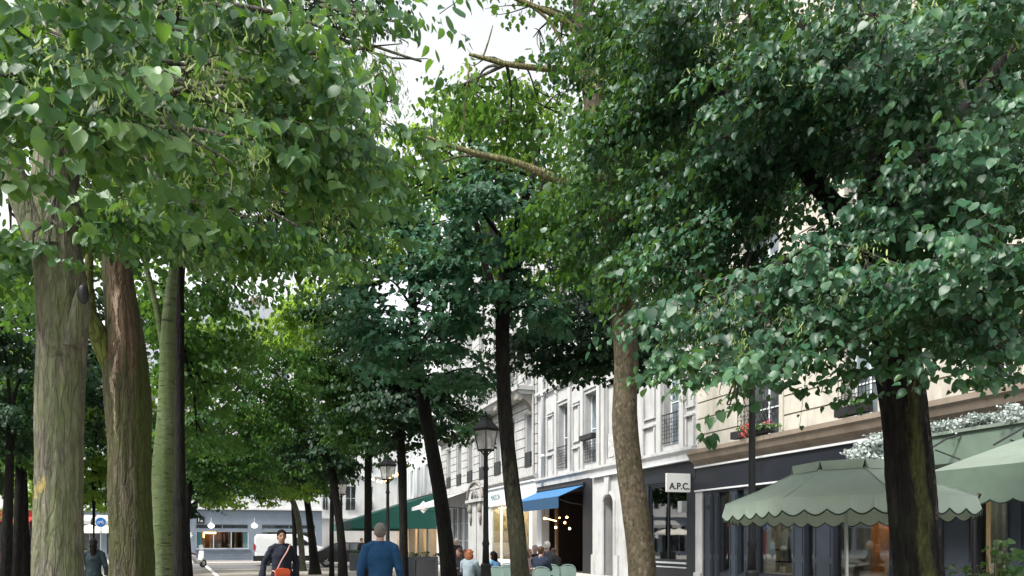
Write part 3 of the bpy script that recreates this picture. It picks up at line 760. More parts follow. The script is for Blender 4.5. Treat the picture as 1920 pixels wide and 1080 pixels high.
m.prism([(.07, 8.6), (.5, 8.9), (.5, 8.94), (.07, 8.94)], 0, bs1, y3); m.build('soffit_moulding', M['hausdark'], b3)
railing(b3, T, bs0, bs1, 9.35, 10.3, d=1.0, n=48, name='balcony_railing')
m = MB(); m.tube([(XF - .14, y2 + .35, 4.9), (XF - .14, y2 + .35, 17.8)], .07, 8); m.build('drainpipe', M['haus'], b3)
m = MB(T); m.box(y2 + .3, y3, .07, .35, 17.4, 17.9); m.build('string_course', M['haus'], b3)
roof_block(b3, T, y2 + .01, y3, 18)
# shop of the Haussmann building
q0, q1 = FY(1000), FY(914)
m = MB(T); m.box(y2 + .02, q1, -.25, .1, 3.55, 4.69); f3 = m.build('shop_fascia', surf('pale_blue_fascia', (.50, .57, .60), .5, .05, 2), b3, bevel=.02)
m = MB(T); m.box(y2 + .02, q1, .1, .2, 4.56, 4.64); m.box(y2 + .02, q1, .1, .17, 3.56, 3.66); m.build('trim', M['trimwhite'], f3)
text_obj('MAISON', .5, M['navy2'], f3, MT_R(FY(932), .106, 4.05), ext=.004)
m = MB(T)
for p in ((1000, 994), (962, 958), (921, 914)):
    m.box(*sorted((FY(p[0]), FY(p[1]))), -.2, .06, 0, 3.548)
m.box(y2 + .02, q1, -.2, .05, 0, .4); m.build('shop_pilaster', M['trimwhite'], b3)
for p in ((994, 978), (976, 962), (958, 940), (938, 921)):
    window(b3, T, *sorted((FY(p[0]), FY(p[1]))), .42, 3.53, d=-.05, fmat=M['trimwhite'], pmat=M['shopglass'], fr=.07, mull=0, name='shop_window')
m = MB(T); m.box(y2 + .05, q1, -2.5, -2.4, 0, 3.9); m.box(y2 + .05, q1, -2.4, -.26, 3.6, 3.7); m.box(q1 - .06, q1, -2.4, -.26, 0, 3.6); m.box(FY(958) - .03, FY(958) + .03, -1.2, -.26, .1, 3.4); m.build('shop_interior', surf('cream_interior', (.6, .5, .32), .8, .12, 1), b3)
m = MB(T); m.box(FY(985), FY(975), -1.6, -1.4, 3.5, 3.59); m.box(y2 + .4, q1 - .3, -1.1, -.6, 3.5, 3.59); m.build('ceiling_light', M['shelflamp'], b3)
m = MB(T)
for i in range(5): m.box(FY(956), FY(944), -.9, -.5, .5 + .5 * i, .54 + .5 * i)
for px in (946, 951, 955):
    for i in range(5): m.box(FY(px) - .12, FY(px) + .12, -.8, -.6, .54 + .5 * i, .8 + .5 * i)
m.build('display_shelf', M['wood'], b3)
# arched carved doorway with pediment
e0, e1 = FY(912), FY(884)
m = MB(T); m.box(e0, e0 + 1.6, -.3, .2, 0, 4.0); m.box(e1 - 1.9, e1, -.3, .2, 0, 4.0)
cx, rr = (e0 + e1) / 2, (e1 - e0) / 2
K = 12
m.prism([(cx + rr * math.cos(math.pi * k / K), 4.15 + 1.05 * math.sin(math.pi * k / K)) for k in range(K + 1)], 1, -.3, .22)
m.box(e0 - .15, e1 + .15, -.3, .4, 3.98, 4.15)
m.box(e0 + 1.6, e1 - 1.9, -.3, .15, 3.3, 4.0)
m.build('door_surround', M['haus'], b3)
m = MB(T)
m.tube([(cx + (rr + .05) * math.cos(math.pi * k / K), .26, 4.15 + 1.1 * math.sin(math.pi * k / K)) for k in range(K + 1)], .1, 8)
m.ball((cx, .25, 4.5), (.3, .12, .3)); m.tube([(cx - .7, .25, 4.25), (cx - .4, .3, 4.5), (cx, .28, 4.75), (cx + .4, .3, 4.5), (cx + .7, .25, 4.25)], .08, 6)
for s in (e0 + .5, e1 - .7):
    m.ball((s, .3, 3.55), (.22, .16, .3)); m.tube([(s, .26, 3.3), (s - .1, .3, 2.9), (s, .24, 2.5)], [.12, .09, .04], 8)
m.build('carving', M['hausdark'], b3, smooth=True)
m = MB(T); m.box(e0 + 1.6, e1 - 1.9, -.36, -.3, 0, 3.3); m.build('door', M['wood'], b3)
# left shop of the Haussmann building under the grey awning
m = MB(T); m.box(e1 + .02, y3, -.25, .08, 3.9, 4.69); m.build('shop_fascia', M['greyawn'], b3)
m = MB(T)
for i in range(6):
    s = e1 + .2 + (y3 - e1 - .6) * i / 5; m.box(s, s + .35, -.2, .06, 0, 3.9)
m.build('shop_pilaster', M['trimwhite'], b3)
for i in range(5):
    s = e1 + .2 + (y3 - e1 - .6) * i / 5; window(b3, T, s + .36, s + .2 + (y3 - e1 - .6) / 5 - .02, .4, 3.88, d=-.05, fmat=M['trimwhite'], pmat=M['pane'], bars=2, name='shop_window')
awning('grey_awning', 'folded grey canvas awning left of the carved doorway', e1 + .3, y3 - .5, 4.85, 2.4, 4.0, 3.75, M['greyawn'], side=False)
# ============ far white building on the right side
y4 = 92
b4 = thing('white_building', 'white building with closed louvred shutters beyond the green awning', 'building', (XF, y3, 0))
T4 = tfR(XF - .1)
ops = [(y3 + 1.2 + 3.0 * i, y3 + 2.4 + 3.0 * i, zf, zf + 2.4) for i in range(11) for zf in (5.4, 8.8, 12.2)]
ops = [o for o in ops if o[1] < y4 - .3]
m = MB(T4); wall_cells(m, y3 + .01, y4, 4.4, 17, ops, -.4, 0); m.box(y3 + .01, y4, -10, -9.7, 0, 17); m.build('wall', M['white'], b4)
for i, o in enumerate(ops):
    window(b4, T4, *o, d=-.2, pmat=M['paneb'], bars=1)
    for s_, e_ in ((o[0] - .62, o[0] - .03), (o[1] + .03, o[1] + .62)):
        f = MB(T4); f.box(s_, e_, .02, .06, o[2], o[3])
        for k in range(16): f.box(s_ + .05, e_ - .05, .06, .075, o[2] + .08 + k * .145, o[2] + .14 + k * .145)
        f.build('shutter', M['frame'], b4)
m = MB(T4)
for i in range(9):
    s = y3 + .3 + i * 3.6
    m.box(s, s + .7, -.3, .1, 0, 4.39)
m.build('shop_pilaster', M['white'], b4)
m = MB(T4); m.box(y3 + .3, y4, -3, -2.9, 0, 4.39); m.box(y3 + .3, y4, -.25, .05, 3.6, 4.39); m.build('shop_interior', surf('amber_interior', (.5, .36, .2), .8, .2, 1), b4)
m = MB(T4)
for i in range(5): m.box(y3 + 1 + i * 5, y3 + 3 + i * 5, -2, -1.2, 3.4, 3.45)
m.build('ceiling_light', M['softlamp'], b4)
roof_block(b4, T4, y3 + .01, y4, 17)
ga = awning('green_awning', 'large dark green canvas awning with a deep side panel over a terrace', 58, 71, 5.2, 6.6, 3.05, 2.4, M['gawn'], side=1)
# ============ grey-blue corner cafe building closing the view
YC = 56.0
def NX(px, Y): u = (px - 960) / FPX; D = Y / (ct - u * st); return D * (st + u * ct)
def NZ(px, py, Y): u = (px - 960) / FPX; D = Y / (ct - u * st); return CAMZ + (HOR - py) / FPX * D
TC = tfN(YC)
x0, x1 = NX(362, YC), NX(603, YC)
b5 = thing('corner_cafe_building', 'white corner building with a grey-blue cafe shopfront on its ground floor', 'building', (x0, YC, 0))
zt5 = NZ(480, 957, YC)
ops = [(x0 + .9 + 2.1 * i, x0 + 2.0 + 2.1 * i, zf, zf + 2.3) for i in range(4) for zf in (4.6, 7.9, 11.2)]
ops = [o for o in ops if o[1] < x1 - .2]
m = MB(TC); wall_cells(m, x0, x1, zt5 + .02, 15, ops, -.4, 0); m.box(x0, x1, -9, -8.7, 0, 15); m.box(x0, x0 + .3, -8.7, -.4, 0, 15); m.box(x1 - .3, x1, -8.7, -.4, 0, 15); m.build('wall', M['white'], b5)
m = MB(TC); m.box(x0 - .1, x1 + .1, .002, .25, zt5 + .02, zt5 + .14); m.build('cornice', M['white'], b5)
for o in ops: window(b5, TC, *o, d=-.2, pmat=M['paneb'], bars=1)
roof_block(b5, TC, x0, x1, 15, 9)
zs1, zs2 = NZ(420, 992, YC), NZ(420, 983, YC)
zw1, zw0 = NZ(420, 996, YC), NZ(420, 1029, YC)
wins = [(NX(367, YC), NX(466, YC)), (NX(491, YC), NX(592, YC))]
pan = [(a, b, zw0, zw1) for a, b in wins] + [(a, b, zs1, zs2) for a, b in wins]
m = MB(TC); wall_cells(m, x0 - .02, x1 + .02, .12, zt5, pan, -.2, .06); sf = m.build('shopfront', M['greyshop'], b5)
m = MB(TC)
for k in range(4):
    for a, b in wins: m.box(a, b, .062, .085, .35 + .17 * k, .37 + .17 * k)
for a, b in wins:
    for q in (0, .5, 1): m.box(a + (b - a) * q - .04, a + (b - a) * q + .04, .062, .1, .2, zw0 - .12)
    m.box(a - .08, b + .08, .062, .16, zw0 - .1, zw0 - .04)
m.build('moulding', M['greyshop'], sf)
m = MB(TC); m.box(x0, x1, .062, .2, .12, .22); m.build('plinth', M['kerb'], b5)
for i, (a, b) in enumerate(wins):
    window(b5, TC, a, b, zw0, zw1, d=0, fmat=M['trimwhite'], pmat=M['shopglass'], fr=.05, mull=2, name='shop_window')
    window(b5, TC, a, b, zs1, zs2, d=0, fmat=M['greyshop'], pmat=M['pane'], fr=.05, mull=1, name='transom_window')
    for q in (a + .05, b - .35):
        m = MB(TC)
        for k in range(4): m.tube([(q + .04 + .075 * k, -.1, zw0 + .05), (q + .04 + .075 * k, -.1, zw1 - .05)], .04, 6)
        m.build('curtain', M['turq'], b5)
m = MB(TC); m.box(x0 + .3, x1 - .3, -3.2, -3.1, .1, zt5); m.box(x0 + .3, x1 - .3, -3.1, -.3, zs2 + .1, zs2 + .2); m.box(x0 + 1, x0 + 2.6, -2.8, -2.3, .1, 1.6); m.build('cafe_interior', surf('brown_interior', (.15, .07, .03), .7, .4, 1.4, sscale=(3, 3, .5)), b5)
m = MB(TC); m.box(NX(378, YC), NX(402, YC), -2.6, -2.4, NZ(400, 1000, YC), NZ(400, 997, YC)); m.box(NX(379, YC), NX(381, YC), -1.2, -1.1, NZ(380, 1008, YC), NZ(380, 998, YC)); m.build('ceiling_light', M['warmlamp'], b5)
for i, (px, py) in enumerate(((396, 986), (477, 986))):
    c = Vector((NX(px, YC - .5), YC - .5, NZ(px, py, YC - .5)))
    lm = thing('globe_lamp', ['white globe lamp above the left window of the grey-blue cafe', 'white globe lamp on the pier between the grey-blue cafe windows'][i], 'lamp', c, 0, 'globe lamps on the grey-blue cafe')
    m = MB(); m.ball(c, (.21, .21, .16), 12, 8); m.build('globe', M['globelamp'], lm, smooth=True)
    m = MB(); m.tube([c + Vector((0, 0, .17)), c + Vector((0, 0, .5)), (c.x, YC - .06, c.z + .55)], .02, 6); m.lathe([(.09, .16), (.05, .24)], c, 10); m.build('bracket', M['trimwhite'], lm)
sg = thing('hanging_sign', 'small dark square sign with pale strokes above the grey-blue cafe window', 'sign', (NX(376, YC), YC - .1, NZ(376, 975, YC)))
c = Vector(sg.location)
m = MB(); m.box(c.x - .24, c.x + .24, c.y - .03, c.y + .03, c.z - .24, c.z + .24); m.build('panel', M['navy'], sg)
m = MB(); m.box(c.x - .12, c.x - .09, c.y - .04, c.y - .031, c.z - .14, c.z + .14); m.box(c.x - .07, c.x + .0, c.y - .04, c.y - .031, c.z - .14, c.z - .11)
m.tube([(c.x + .08 + .06 * math.cos(q), c.y - .035, c.z - .08 + .06 * math.sin(q)) for q in [k * .7 for k in range(10)]], .01, 4); m.build('mark', M['signwhite'], sg)
pl = thing('wall_plate', 'small white plate on the left corner of the grey-blue cafe', 'plate', (NX(357, YC), YC, 1.8))
m = MB(); m.box(x0 - .35, x0 - .1, YC - .12, YC - .06, 1.75, 2.1); m.box(x0 - .12, x0 + .02, YC - .06, YC - .045, 1.85, 1.95); m.build('panel', M['signwhite'], pl)
# ============ white building behind, right of the corner cafe
YD = 74.0; TD = tfN(YD)
xd0, xd1 = NX(596, YD), XF - .35
b6 = thing('far_white_building', 'far white building with a flowered window above the green awning terrace', 'building', (xd0, YD, 0))
wpx = [(605, 616), (648, 668), (688, 700)]
ops = [(NX(a, YD), NX(b, YD), zf, zf + 2.3) for a, b in wpx for zf in (NZ(658, 957, YD), 8.2, 11.6)]
m = MB(TD); wall_cells(m, xd0, xd1, 0, 16, ops, -.4, 0); m.build('wall', M['white'], b6)
m = MB(TD); m.box(xd0, xd1, .002, .25, 3.6, 3.75); m.box(xd0, xd1, .002, .15, 7.6, 7.7); m.build('cornice', M['white'], b6)
for o in ops:
    window(b6, TD, *o, d=-.2, pmat=M['pane'], bars=1); railing(b6, TD, o[0], o[1], o[2] + .02, o[2] + .8, d=.1, n=6)
roof_block(b6, TD, xd0, xd1, 16, 10)
# ============ buildings across the left street
YL = 68.0; TL = tfN(YL)
lb = [('brasserie_building', 'white building with a red shopfront and orange awning far at left', -23.5, -14.5, M['red']), ('corner_building', 'white building with grey shopfront beyond the left edge of the street', -46, -23.6, M['greyshop']),
      ('shop_building', 'white building with grey awnings behind cream parasols at left', -14.4, -4.4, M['greyshop'])]
for nm, lab, a, b, sm_ in lb:
    t_ = thing(nm, lab, 'building', (a, YL, 0))
    nw = int((b - a) / 2.6)
    ops = [(a + .8 + 2.6 * i, a + 2.0 + 2.6 * i, zf, zf + 2.2) for i in range(nw) for zf in (4.7, 8.0, 11.3)]
    m = MB(TL); wall_cells(m, a, b, 3.9, 15, ops, -.4, 0); m.build('wall', M['white'], t_)
    m = MB(TL); m.box(a, b, .002, .3, 3.9, 4.05); m.box(a, b, .002, .15, 7.4, 7.5); m.build('cornice', M['white'], t_)
    for o in ops:
        window(t_, TL, *o, d=-.2, pmat=M['pane'], bars=1)
        if o[2] < 5: railing(t_, TL, o[0], o[1], o[2], o[2] + .9, d=.1, n=6, scroll=False)
    m = MB(TL)
    for i in range(nw + 1): m.box(a + (b - a - .5) * i / nw, a + (b - a - .5) * i / nw + .5, -.2, .05, 0, 3.0)
    m.box(a, b, -.25, .08, 3.0, 3.89); m.box(a, b, -.2, .04, 0, .5); m.build('shopfront', sm_, t_)
    m = MB(TL); m.box(a, b, -.3, -.27, .5, 3.0); m.build('shop_window', M['pane'], t_)
    roof_block(t_, TL, a, b, 15, 10)
# ============ row along the left side of the square
TW = lambda s, d, z: (-36 + d, s, z)
t_ = thing('row_building', 'long pale building along the far left side of the square behind the trees', 'building', (-36, 0, 0))
ops = [(-20 + 3.0 * i, -18.7 + 3.0 * i, zf, zf + 2.3) for i in range(27) for zf in (4.7, 8.0, 11.3)]
m = MB(TW); wall_cells(m, -21, 62, 3.9, 15.5, ops, -.4, 0); m.build('wall', M['beige'], t_)
m = MB(TW); m.box(-21, 62, -.6, -.41, 3.9, 15.5); m.build('window_panes', M['pane'], t_)
m = MB(TW); m.box(-21, 62, .002, .3, 3.9, 4.1); m.box(-21, 62, .002, .2, 7.4, 7.55); m.box(-21, 62, .002, .4, 15.2, 15.5); m.build('cornice', M['beige'], t_)
m = MB(TW)
for i in range(20): m.box(-21 + 4.3 * i, -20 + 4.3 * i, -.3, .05, 0, 3.1)
m.box(-21, 62, -.3, .08, 3.1, 3.89); m.box(-21, 62, -.5, -.31, 0, 3.1); m.build('shopfront', M['navy2'], t_)
roof_block(t_, TW, -21, 62, 15.5)
def awnN(name, label, x0_, x1_, Y, zt, out, zo, hem, mat):
    t_ = thing(name, label, 'awning', ((x0_ + x1_) / 2, Y, zt)); tf_ = tfN(Y)
    mm = MB(tf_); mm.prism([(.1, zt), (out, zo), (out, zo - .02), (.1, zt - .02)], 0, x0_, x1_); mm.build('canopy', mat, t_)
    mm = MB(tf_); mm.box(x0_, x1_, out, out + .02, hem, zo); mm.build('valance', mat, t_)
    mm = MB(tf_); mm.tube([(x0_ + .2, 0, hem + .1), (x0_ + .2, out, zo - .05)], .025, 5); mm.tube([(x1_ - .2, 0, hem + .1), (x1_ - .2, out, zo - .05)], .025, 5); mm.build('arm', M['iron'], t_)
awnN('orange_awning', 'orange shop awning on the red shopfront between two dark trunks far left', NX(17, YL), NX(38, YL), YL, 3.3, 1.6, 2.9, 2.4, M['orange'])
awnN('red_awning', 'red shop awning just left of the big grey trunk', NX(42, YL), NX(66, YL), YL, 3.4, 1.6, 3.0, 2.4, M['red'])
awnN('grey_awning', 'grey shop awning behind the round blue sign', NX(150, YL), NX(176, YL), YL, 3.6, 1.3, 3.1, 2.8, M['greyawn'])
awnN('grey_awning', 'grey shop awning right of the round blue sign, behind the leaning brown trunk', NX(182, YL), NX(290, YL), YL, 3.6, 1.3, 3.1, 2.8, M['greyawn'])
# ------------------------------------------------------------------ trees
def catmull(P, n):
    P = np.array(P, float); m = len(P)
    if m < 3:
        t = np.linspace(0, 1, n)[:, None]; return P[0] * (1 - t) + P[-1] * t
    Q = np.vstack([2 * P[0] - P[1], P, 2 * P[-1] - P[-2]])
    seg = np.linalg.norm(np.diff(P[:, :3], axis=0), axis=1); cum = np.concatenate([[0], np.cumsum(seg)])
    s = np.linspace(0, cum[-1], n); out = []
    for x in s:
        i = min(int(np.searchsorted(cum, x, 'right')) - 1, m - 2); t = (x - cum[i]) / max(seg[i], 1e-9)
        a, b, c, d = Q[i], Q[i + 1], Q[i + 2], Q[i + 3]
        out.append(.5 * ((2 * b) + (-a + c) * t + (2 * a - 5 * b + 4 * c - d) * t * t + (-a + 3 * b - 3 * c + d) * t ** 3))
    return np.array(out)
class Wood:
    """collects lumpy tapered limbs into one mesh"""
    def __init__(s): s.V = []; s.F = []; s.A = []; s.n = 0
    def limb(s, P, R, step=.12, n=10, lump=.08, seed=0, flare=0, close=True):
        P = np.array([tuple(p) for p in P], float); R = np.array(R, float)
        L = np.sum(np.linalg.norm(np.diff(P, axis=0), axis=1)); m = max(3, int(L / step))
        PR = catmull(np.hstack([P, R[:, None]]), m); C = PR[:, :3]; r = np.maximum(PR[:, 3], .002)
        T = np.gradient(C, axis=0); T /= np.linalg.norm(T, axis=1)[:, None] + 1e-9
        q = np.arange(n) / n * 2 * np.pi; rs = np.random.default_rng(seed)
        ph = rs.uniform(0, 6.28, (5, 3))
        ref = np.array([1.0, 0, 0]) if abs(T[0][0]) < .8 else np.array([0, 1.0, 0])
        V = np.zeros((m, n, 3)); arc = np.linspace(0, L, m)
        for i in range(m):
            x = ref - T[i] * ref.dot(T[i]); x /= np.linalg.norm(x); y = np.cross(T[i], x); ref = x
            k = 1 + lump * (np.sin(2 * q + ph[0, 0] + arc[i] * 1.1) * .5 + np.sin(3 * q + ph[1, 0] - arc[i] * 1.7) * .4 + np.sin(5 * q + ph[2, 0] + arc[i] * 3.1) * .3 + np.sin(arc[i] * 2.6 + ph[3, 0]) * .35 + np.sin(q * 1 + arc[i] * 5.3 + ph[4, 0]) * .25)
            if n > 26: k = k + .022 * np.abs(np.sin(7 * q + ph[0, 1] + 1.5 * np.sin(arc[i] * 1.3))) + .016 * np.sin(13 * q + ph[1, 2] + 2.2 * np.sin(arc[i] * 2.1 + 1)) + .012 * np.sin(19 * q - arc[i] * 4)
            k = k + rs.normal(0, lump * .16, n)
            rr = r[i] * k
            if flare: rr = rr * (1 + flare * math.exp(-max(C[i][2], 0) / .22) * (1 + .35 * np.sin(5 * q + ph[1, 1])))
            V[i] = C[i] + np.outer(rr * np.cos(q), x) + np.outer(rr * np.sin(q), y)
        ang = np.arctan2((V - C[:, None]) @ RT, (V - C[:, None]) @ (-FW))
        s.V.append(V.reshape(-1, 3)); s.A.append(ang.reshape(-1))
        b = s.n
        i, k = np.meshgrid(np.arange(m - 1), np.arange(n), indexing='ij'); k2 = (k + 1) % n
        F = np.stack([b + i * n + k, b + i * n + k2, b + (i + 1) * n + k2, b + (i + 1) * n + k], -1).reshape(-1, 4)
        s.F.append(F); s.n += m * n
        # closing fan at the tip as one extra vertex
        s.V.append(C[-1:] + T[-1:] * r[-1] * .5); s.A.append(np.zeros(1)); tip = s.n; s.n += 1
        kk = np.arange(n); F2 = np.stack([b + (m - 1) * n + kk, b + (m - 1) * n + (kk + 1) % n, np.full(n, tip), np.full(n, tip)], -1)
        s.F.append(F2); return C
    def build(s, name, mat, parent):
        V = np.vstack(s.V); F = np.vstack(s.F); off = np.array(root_loc(parent))
        me = bpy.data.meshes.new(name)
        tri = F[:, 2] == F[:, 3]
        loops = np.concatenate([F[~tri].reshape(-1), F[tri][:, :3].reshape(-1)])
        nq, nt_ = (~tri).sum(), tri.sum()
        starts = np.concatenate([np.arange(nq) * 4, nq * 4 + np.arange(nt_) * 3])
        me.vertices.add(len(V)); me.vertices.foreach_set('co', (V - off).reshape(-1))
        me.loops.add(len(loops)); me.loops.foreach_set('vertex_index', loops.astype(np.int32))
        me.polygons.add(nq + nt_); me.polygons.foreach_set('loop_start', starts.astype(np.int32))
        me.polygons.foreach_set('use_smooth', np.ones(nq + nt_, bool))
        a = me.attributes.new('ang', 'FLOAT', 'POINT'); a.data.foreach_set('value', np.concatenate(s.A).astype(np.float32))
        a = me.attributes.new('hgt', 'FLOAT', 'POINT'); a.data.foreach_set('value', V[:, 2].astype(np.float32))
        me.update(calc_edges=True); me.validate()
        return link(name, me, mat, parent)

# leaf templates : verts (x across, y along, z up from blade), faces
def tmpl_heart():
    o = [(.14, -.06), (.36, .02), (.47, .26), (.42, .52), (.24, .80)]
    mid = [(0, .03, -.02), (0, .3, -.05), (0, .6, -.04), (0, .84, -.04), (0, 1.06, -.10)]
    v = list(mid)
    for sx in (1, -1):
        for x, y in o: v.append((sx * x, y, .10 * abs(x) / .47 - .04 * y))
    f = []
    for b, fl in ((5, 0), (10, 1)):
        quads = [(0, b, b + 1), (0, b + 1, b + 2, 1), (1, b + 2, b + 3, 2), (2, b + 3, b + 4, 3), (3, b + 4, 4)]
        for q in quads: f.append(tuple(reversed(q)) if fl else q)
    return np.array(v, float), f
def tmpl_simple():
    v = [(0, 0, 0), (0, .5, -.05), (0, 1, -.12), (.36, .14, .06), (.44, .55, .05), (-.36, .14, .06), (-.44, .55, .05)]
    return np.array(v, float), [(0, 3, 4, 1), (1, 4, 2), (0, 1, 6, 5), (1, 2, 6)]
def tmpl_lobed():
    v = [(0, 0, 0), (0, .45, -.05), (0, 1, -.12), (.28, .02, .02), (.52, .42, .04), (.27, .50, .0), (.30, .80, -.04),
         (-.28, .02, .02), (-.52, .42, .04), (-.27, .50, .0), (-.30, .80, -.04)]
    return np.array(v, float), [(0, 3, 4, 5), (0, 5, 1), (1, 5, 6, 2), (0, 9, 8, 7), (0, 1, 9), (1, 2, 10, 9)]
def tmpl_far():
    v = [(0, 0, 0), (.42, .42, .07), (0, 1, -.08), (-.42, .42, .07)]
    return np.array(v, float), [(0, 1, 2), (0, 2, 3)]
def tmpl_bract():
    v = [(-.05, 0, 0), (.05, 0, 0), (.10, .5, .04), (.05, 1, -.06), (-.05, 1, -.06), (-.10, .5, .04)]
    return np.array(v, float), [(0, 1, 2, 5), (5, 2, 3, 4)]
TH_, TS_, TL_, TF_, TB_ = tmpl_heart(), tmpl_simple(), tmpl_lobed(), tmpl_far(), tmpl_bract()

def leaf_mesh(name, P, T, Nn, S, tint, tmpl, mat, parent, smooth=False, off=None):
    tv, tf_ = tmpl; n = len(P)
    T = T / (np.linalg.norm(T, axis=1)[:, None] + 1e-9)
    Nn = Nn - T * np.sum(Nn * T, 1)[:, None]; Nn = Nn / (np.linalg.norm(Nn, axis=1)[:, None] + 1e-9)
    X = np.cross(T, Nn)
    if off is None: off = np.array(root_loc(parent)) if parent is not None else np.zeros(3)
    rl = np.random.default_rng(n + 5); wf = rl.uniform(.78, 1.15, n)[:, None, None]; cf = rl.uniform(-.3, 3.2, n)[:, None, None]
    tw_ = rl.uniform(-.22, .22, n)[:, None, None] * tv[None, :, 1, None]
    V = (P - off)[:, None, :] + S[:, None, None] * (tv[None, :, 0, None] * wf * X[:, None] + tw_ * tv[None, :, 0, None] * Nn[:, None] * 2 + tv[None, :, 1, None] * T[:, None] + cf * tv[None, :, 2, None] * Nn[:, None])
    k = len(tv); fl = np.concatenate([np.array(f) for f in tf_]); ls = np.array([len(f) for f in tf_])
    loops = (fl[None, :] + (np.arange(n) * k)[:, None]).reshape(-1)
    st_ = np.concatenate([[0], np.cumsum(np.tile(ls, n))[:-1]])
    me = bpy.data.meshes.new(name)
    me.vertices.add(n * k); me.vertices.foreach_set('co', V.reshape(-1).astype(np.float32))
    me.loops.add(len(loops)); me.loops.foreach_set('vertex_index', loops.astype(np.int32))
    me.polygons.add(len(ls) * n); me.polygons.foreach_set('loop_start', st_.astype(np.int32))
    if smooth: me.polygons.foreach_set('use_smooth', np.ones(len(ls) * n, bool))
    a = me.attributes.new('tint', 'FLOAT', 'POINT'); a.data.foreach_set('value', np.repeat(tint, k).astype(np.float32))
    me.update(calc_edges=True)
    return link(name, me, mat, parent)

DENS = 2.5
def spray(lobes, axis, leaf, k=2.4, m=12, L=.42, droop=.35, seed=0, outw=.7, rnd=.35, area=.55, tintspread=.2, shell=.45, hang=.9, up=.8, tier=7):
    """lobes: list of (centre(3), a(3x3 axes rows scaled)). returns arrays of leaf P,T,N,S,tint + twig list"""
    rs = np.random.default_rng(seed); OUT = [[], [], [], [], []]; twigs = []
    for lb in lobes:
        c, A = lb[0], lb[1]; kk = lb[2] if len(lb) > 2 and lb[2] else k
        ra, rb, rc = [np.linalg.norm(A[i]) for i in range(3)]
        proj = math.pi * ra * rc if len(lb) < 4 else lb[3]
        n = max(2, int(DENS * kk * proj / (leaf * leaf * area) / m))
        d = rs.normal(size=(n, 3)); d /= np.linalg.norm(d, axis=1)[:, None]
        r = rs.uniform(0, 1, n) ** shell
        s = c + (d * r[:, None]) @ A
        if tier:
            nc = max(2, int(n / tier)); ci = rs.integers(0, nc, n)
            s = s[ci] + rs.normal(size=(n, 3)) * np.array([L * .45, L * .45, L * .13]) + 0 * s
        out = s - np.array([axis[0], axis[1], 0]); out[:, 2] = 0
        out /= np.linalg.norm(out, axis=1)[:, None] + 1e-9
        lt = (d @ A); lt[:, 2] *= .5; lt /= np.linalg.norm(lt, axis=1)[:, None] + 1e-9
        dr = out * outw + lt * .5 + rs.normal(size=(n, 3)) * .35; dr[:, 2] = dr[:, 2] * .35 - .05
        dr /= np.linalg.norm(dr, axis=1)[:, None]
        Lt = L * rs.uniform(.7, 1.3, n)
        base = s - dr * (Lt * .5)[:, None]
        tt = rs.uniform(0, 1, n)
        lobe_t = rs.uniform(-.12, .12)
        side = np.cross(dr, [0, 0, 1.0]); side /= np.linalg.norm(side, axis=1)[:, None] + 1e-9
        for j in range(m):
            t = (j + .6) / m
            p = base + dr * (Lt * t)[:, None]; p[:, 2] -= droop * Lt * t * t
            sg = 1 if j % 2 else -1
            T = side * sg * .55 + dr * .45 + rs.normal(size=(n, 3)) * rnd; T[:, 2] -= hang
            T /= np.linalg.norm(T, axis=1)[:, None]
            N_ = out * .75 + side * sg * .15 + rs.normal(size=(n, 3)) * rnd; N_[:, 2] += up
            sz = leaf * rs.choice([.5, .7, .85, 1.0, 1.1, 1.25], n) * rs.uniform(.85, 1.1, n) * (1.05 - .3 * t)
            p = p + (side * sg * .25 * leaf + T * .25 * leaf)
            OUT[0].append(p); OUT[1].append(T); OUT[2].append(N_); OUT[3].append(sz)
            OUT[4].append(np.clip(.5 + lobe_t + (tt - .5) * tintspread + rs.normal(0, .14, n) + .12 * (t - .5), 0, 1))
        twigs.append((base, dr, Lt))
    return [np.concatenate(o) for o in OUT], twigs
def lobe_px(px, py, D, rx, ry, rd, k=None):
    c = np.array(W(px, py, D)); A = np.array([RT * (rx / FPX * D), FW * rd, UP * (ry / FPX * D)])
    return (c, A, k, math.pi * (rx / FPX * D) * (ry / FPX * D))
def lobe_w(c, r, k=None):
    r = r if hasattr(r, '__len__') else (r, r, r * .75)
    return (np.array(c, float), np.diag(r), k, math.pi * r[0] * r[2])
def twig_wood(wd, twigs, droop=.35, frac=.4, r=.0035, seed=0, lobes=None, step=.1):
    rs = np.random.default_rng(seed)
    for li, (b, d, L) in enumerate(twigs):
        for i in range(len(b)):
            if rs.uniform() > frac: continue
            e = b[i] + d[i] * L[i]; e[2] -= droop * L[i]; mid = b[i] + d[i] * L[i] * .5; mid[2] -= droop * L[i] * .25
            wd.limb([b[i], mid, e], [r, r * .8, r * .5], step=step, n=4, lump=0)
def limbs_to_lobes(wd, forks, lobes, r0=.03, seed=0, sub=3):
    rs = np.random.default_rng(seed)
    for lb in lobes:
        c = lb[0]; f = min(forks, key=lambda q: np.linalg.norm(np.array(q) - c)); f = np.array(f)
        mid = (f + c) / 2 + np.array([0, 0, .12 * np.linalg.norm(f - c)]) + rs.normal(0, .08, 3)
        wd.limb([f, mid, c], [r0, r0 * .6, r0 * .25], n=7, lump=.1, seed=int(rs.integers(1e6)))
        for j in range(sub):
            d = rs.normal(size=3); d /= np.linalg.norm(d); e = c + (d * .8) @ lb[1]
            s = mid * .4 + c * .6
            wd.limb([s, (s + e) / 2 + rs.normal(0, .05, 3), e], [r0 * .4, r0 * .25, r0 * .1], n=5, lump=.05, seed=int(rs.integers(1e6)))

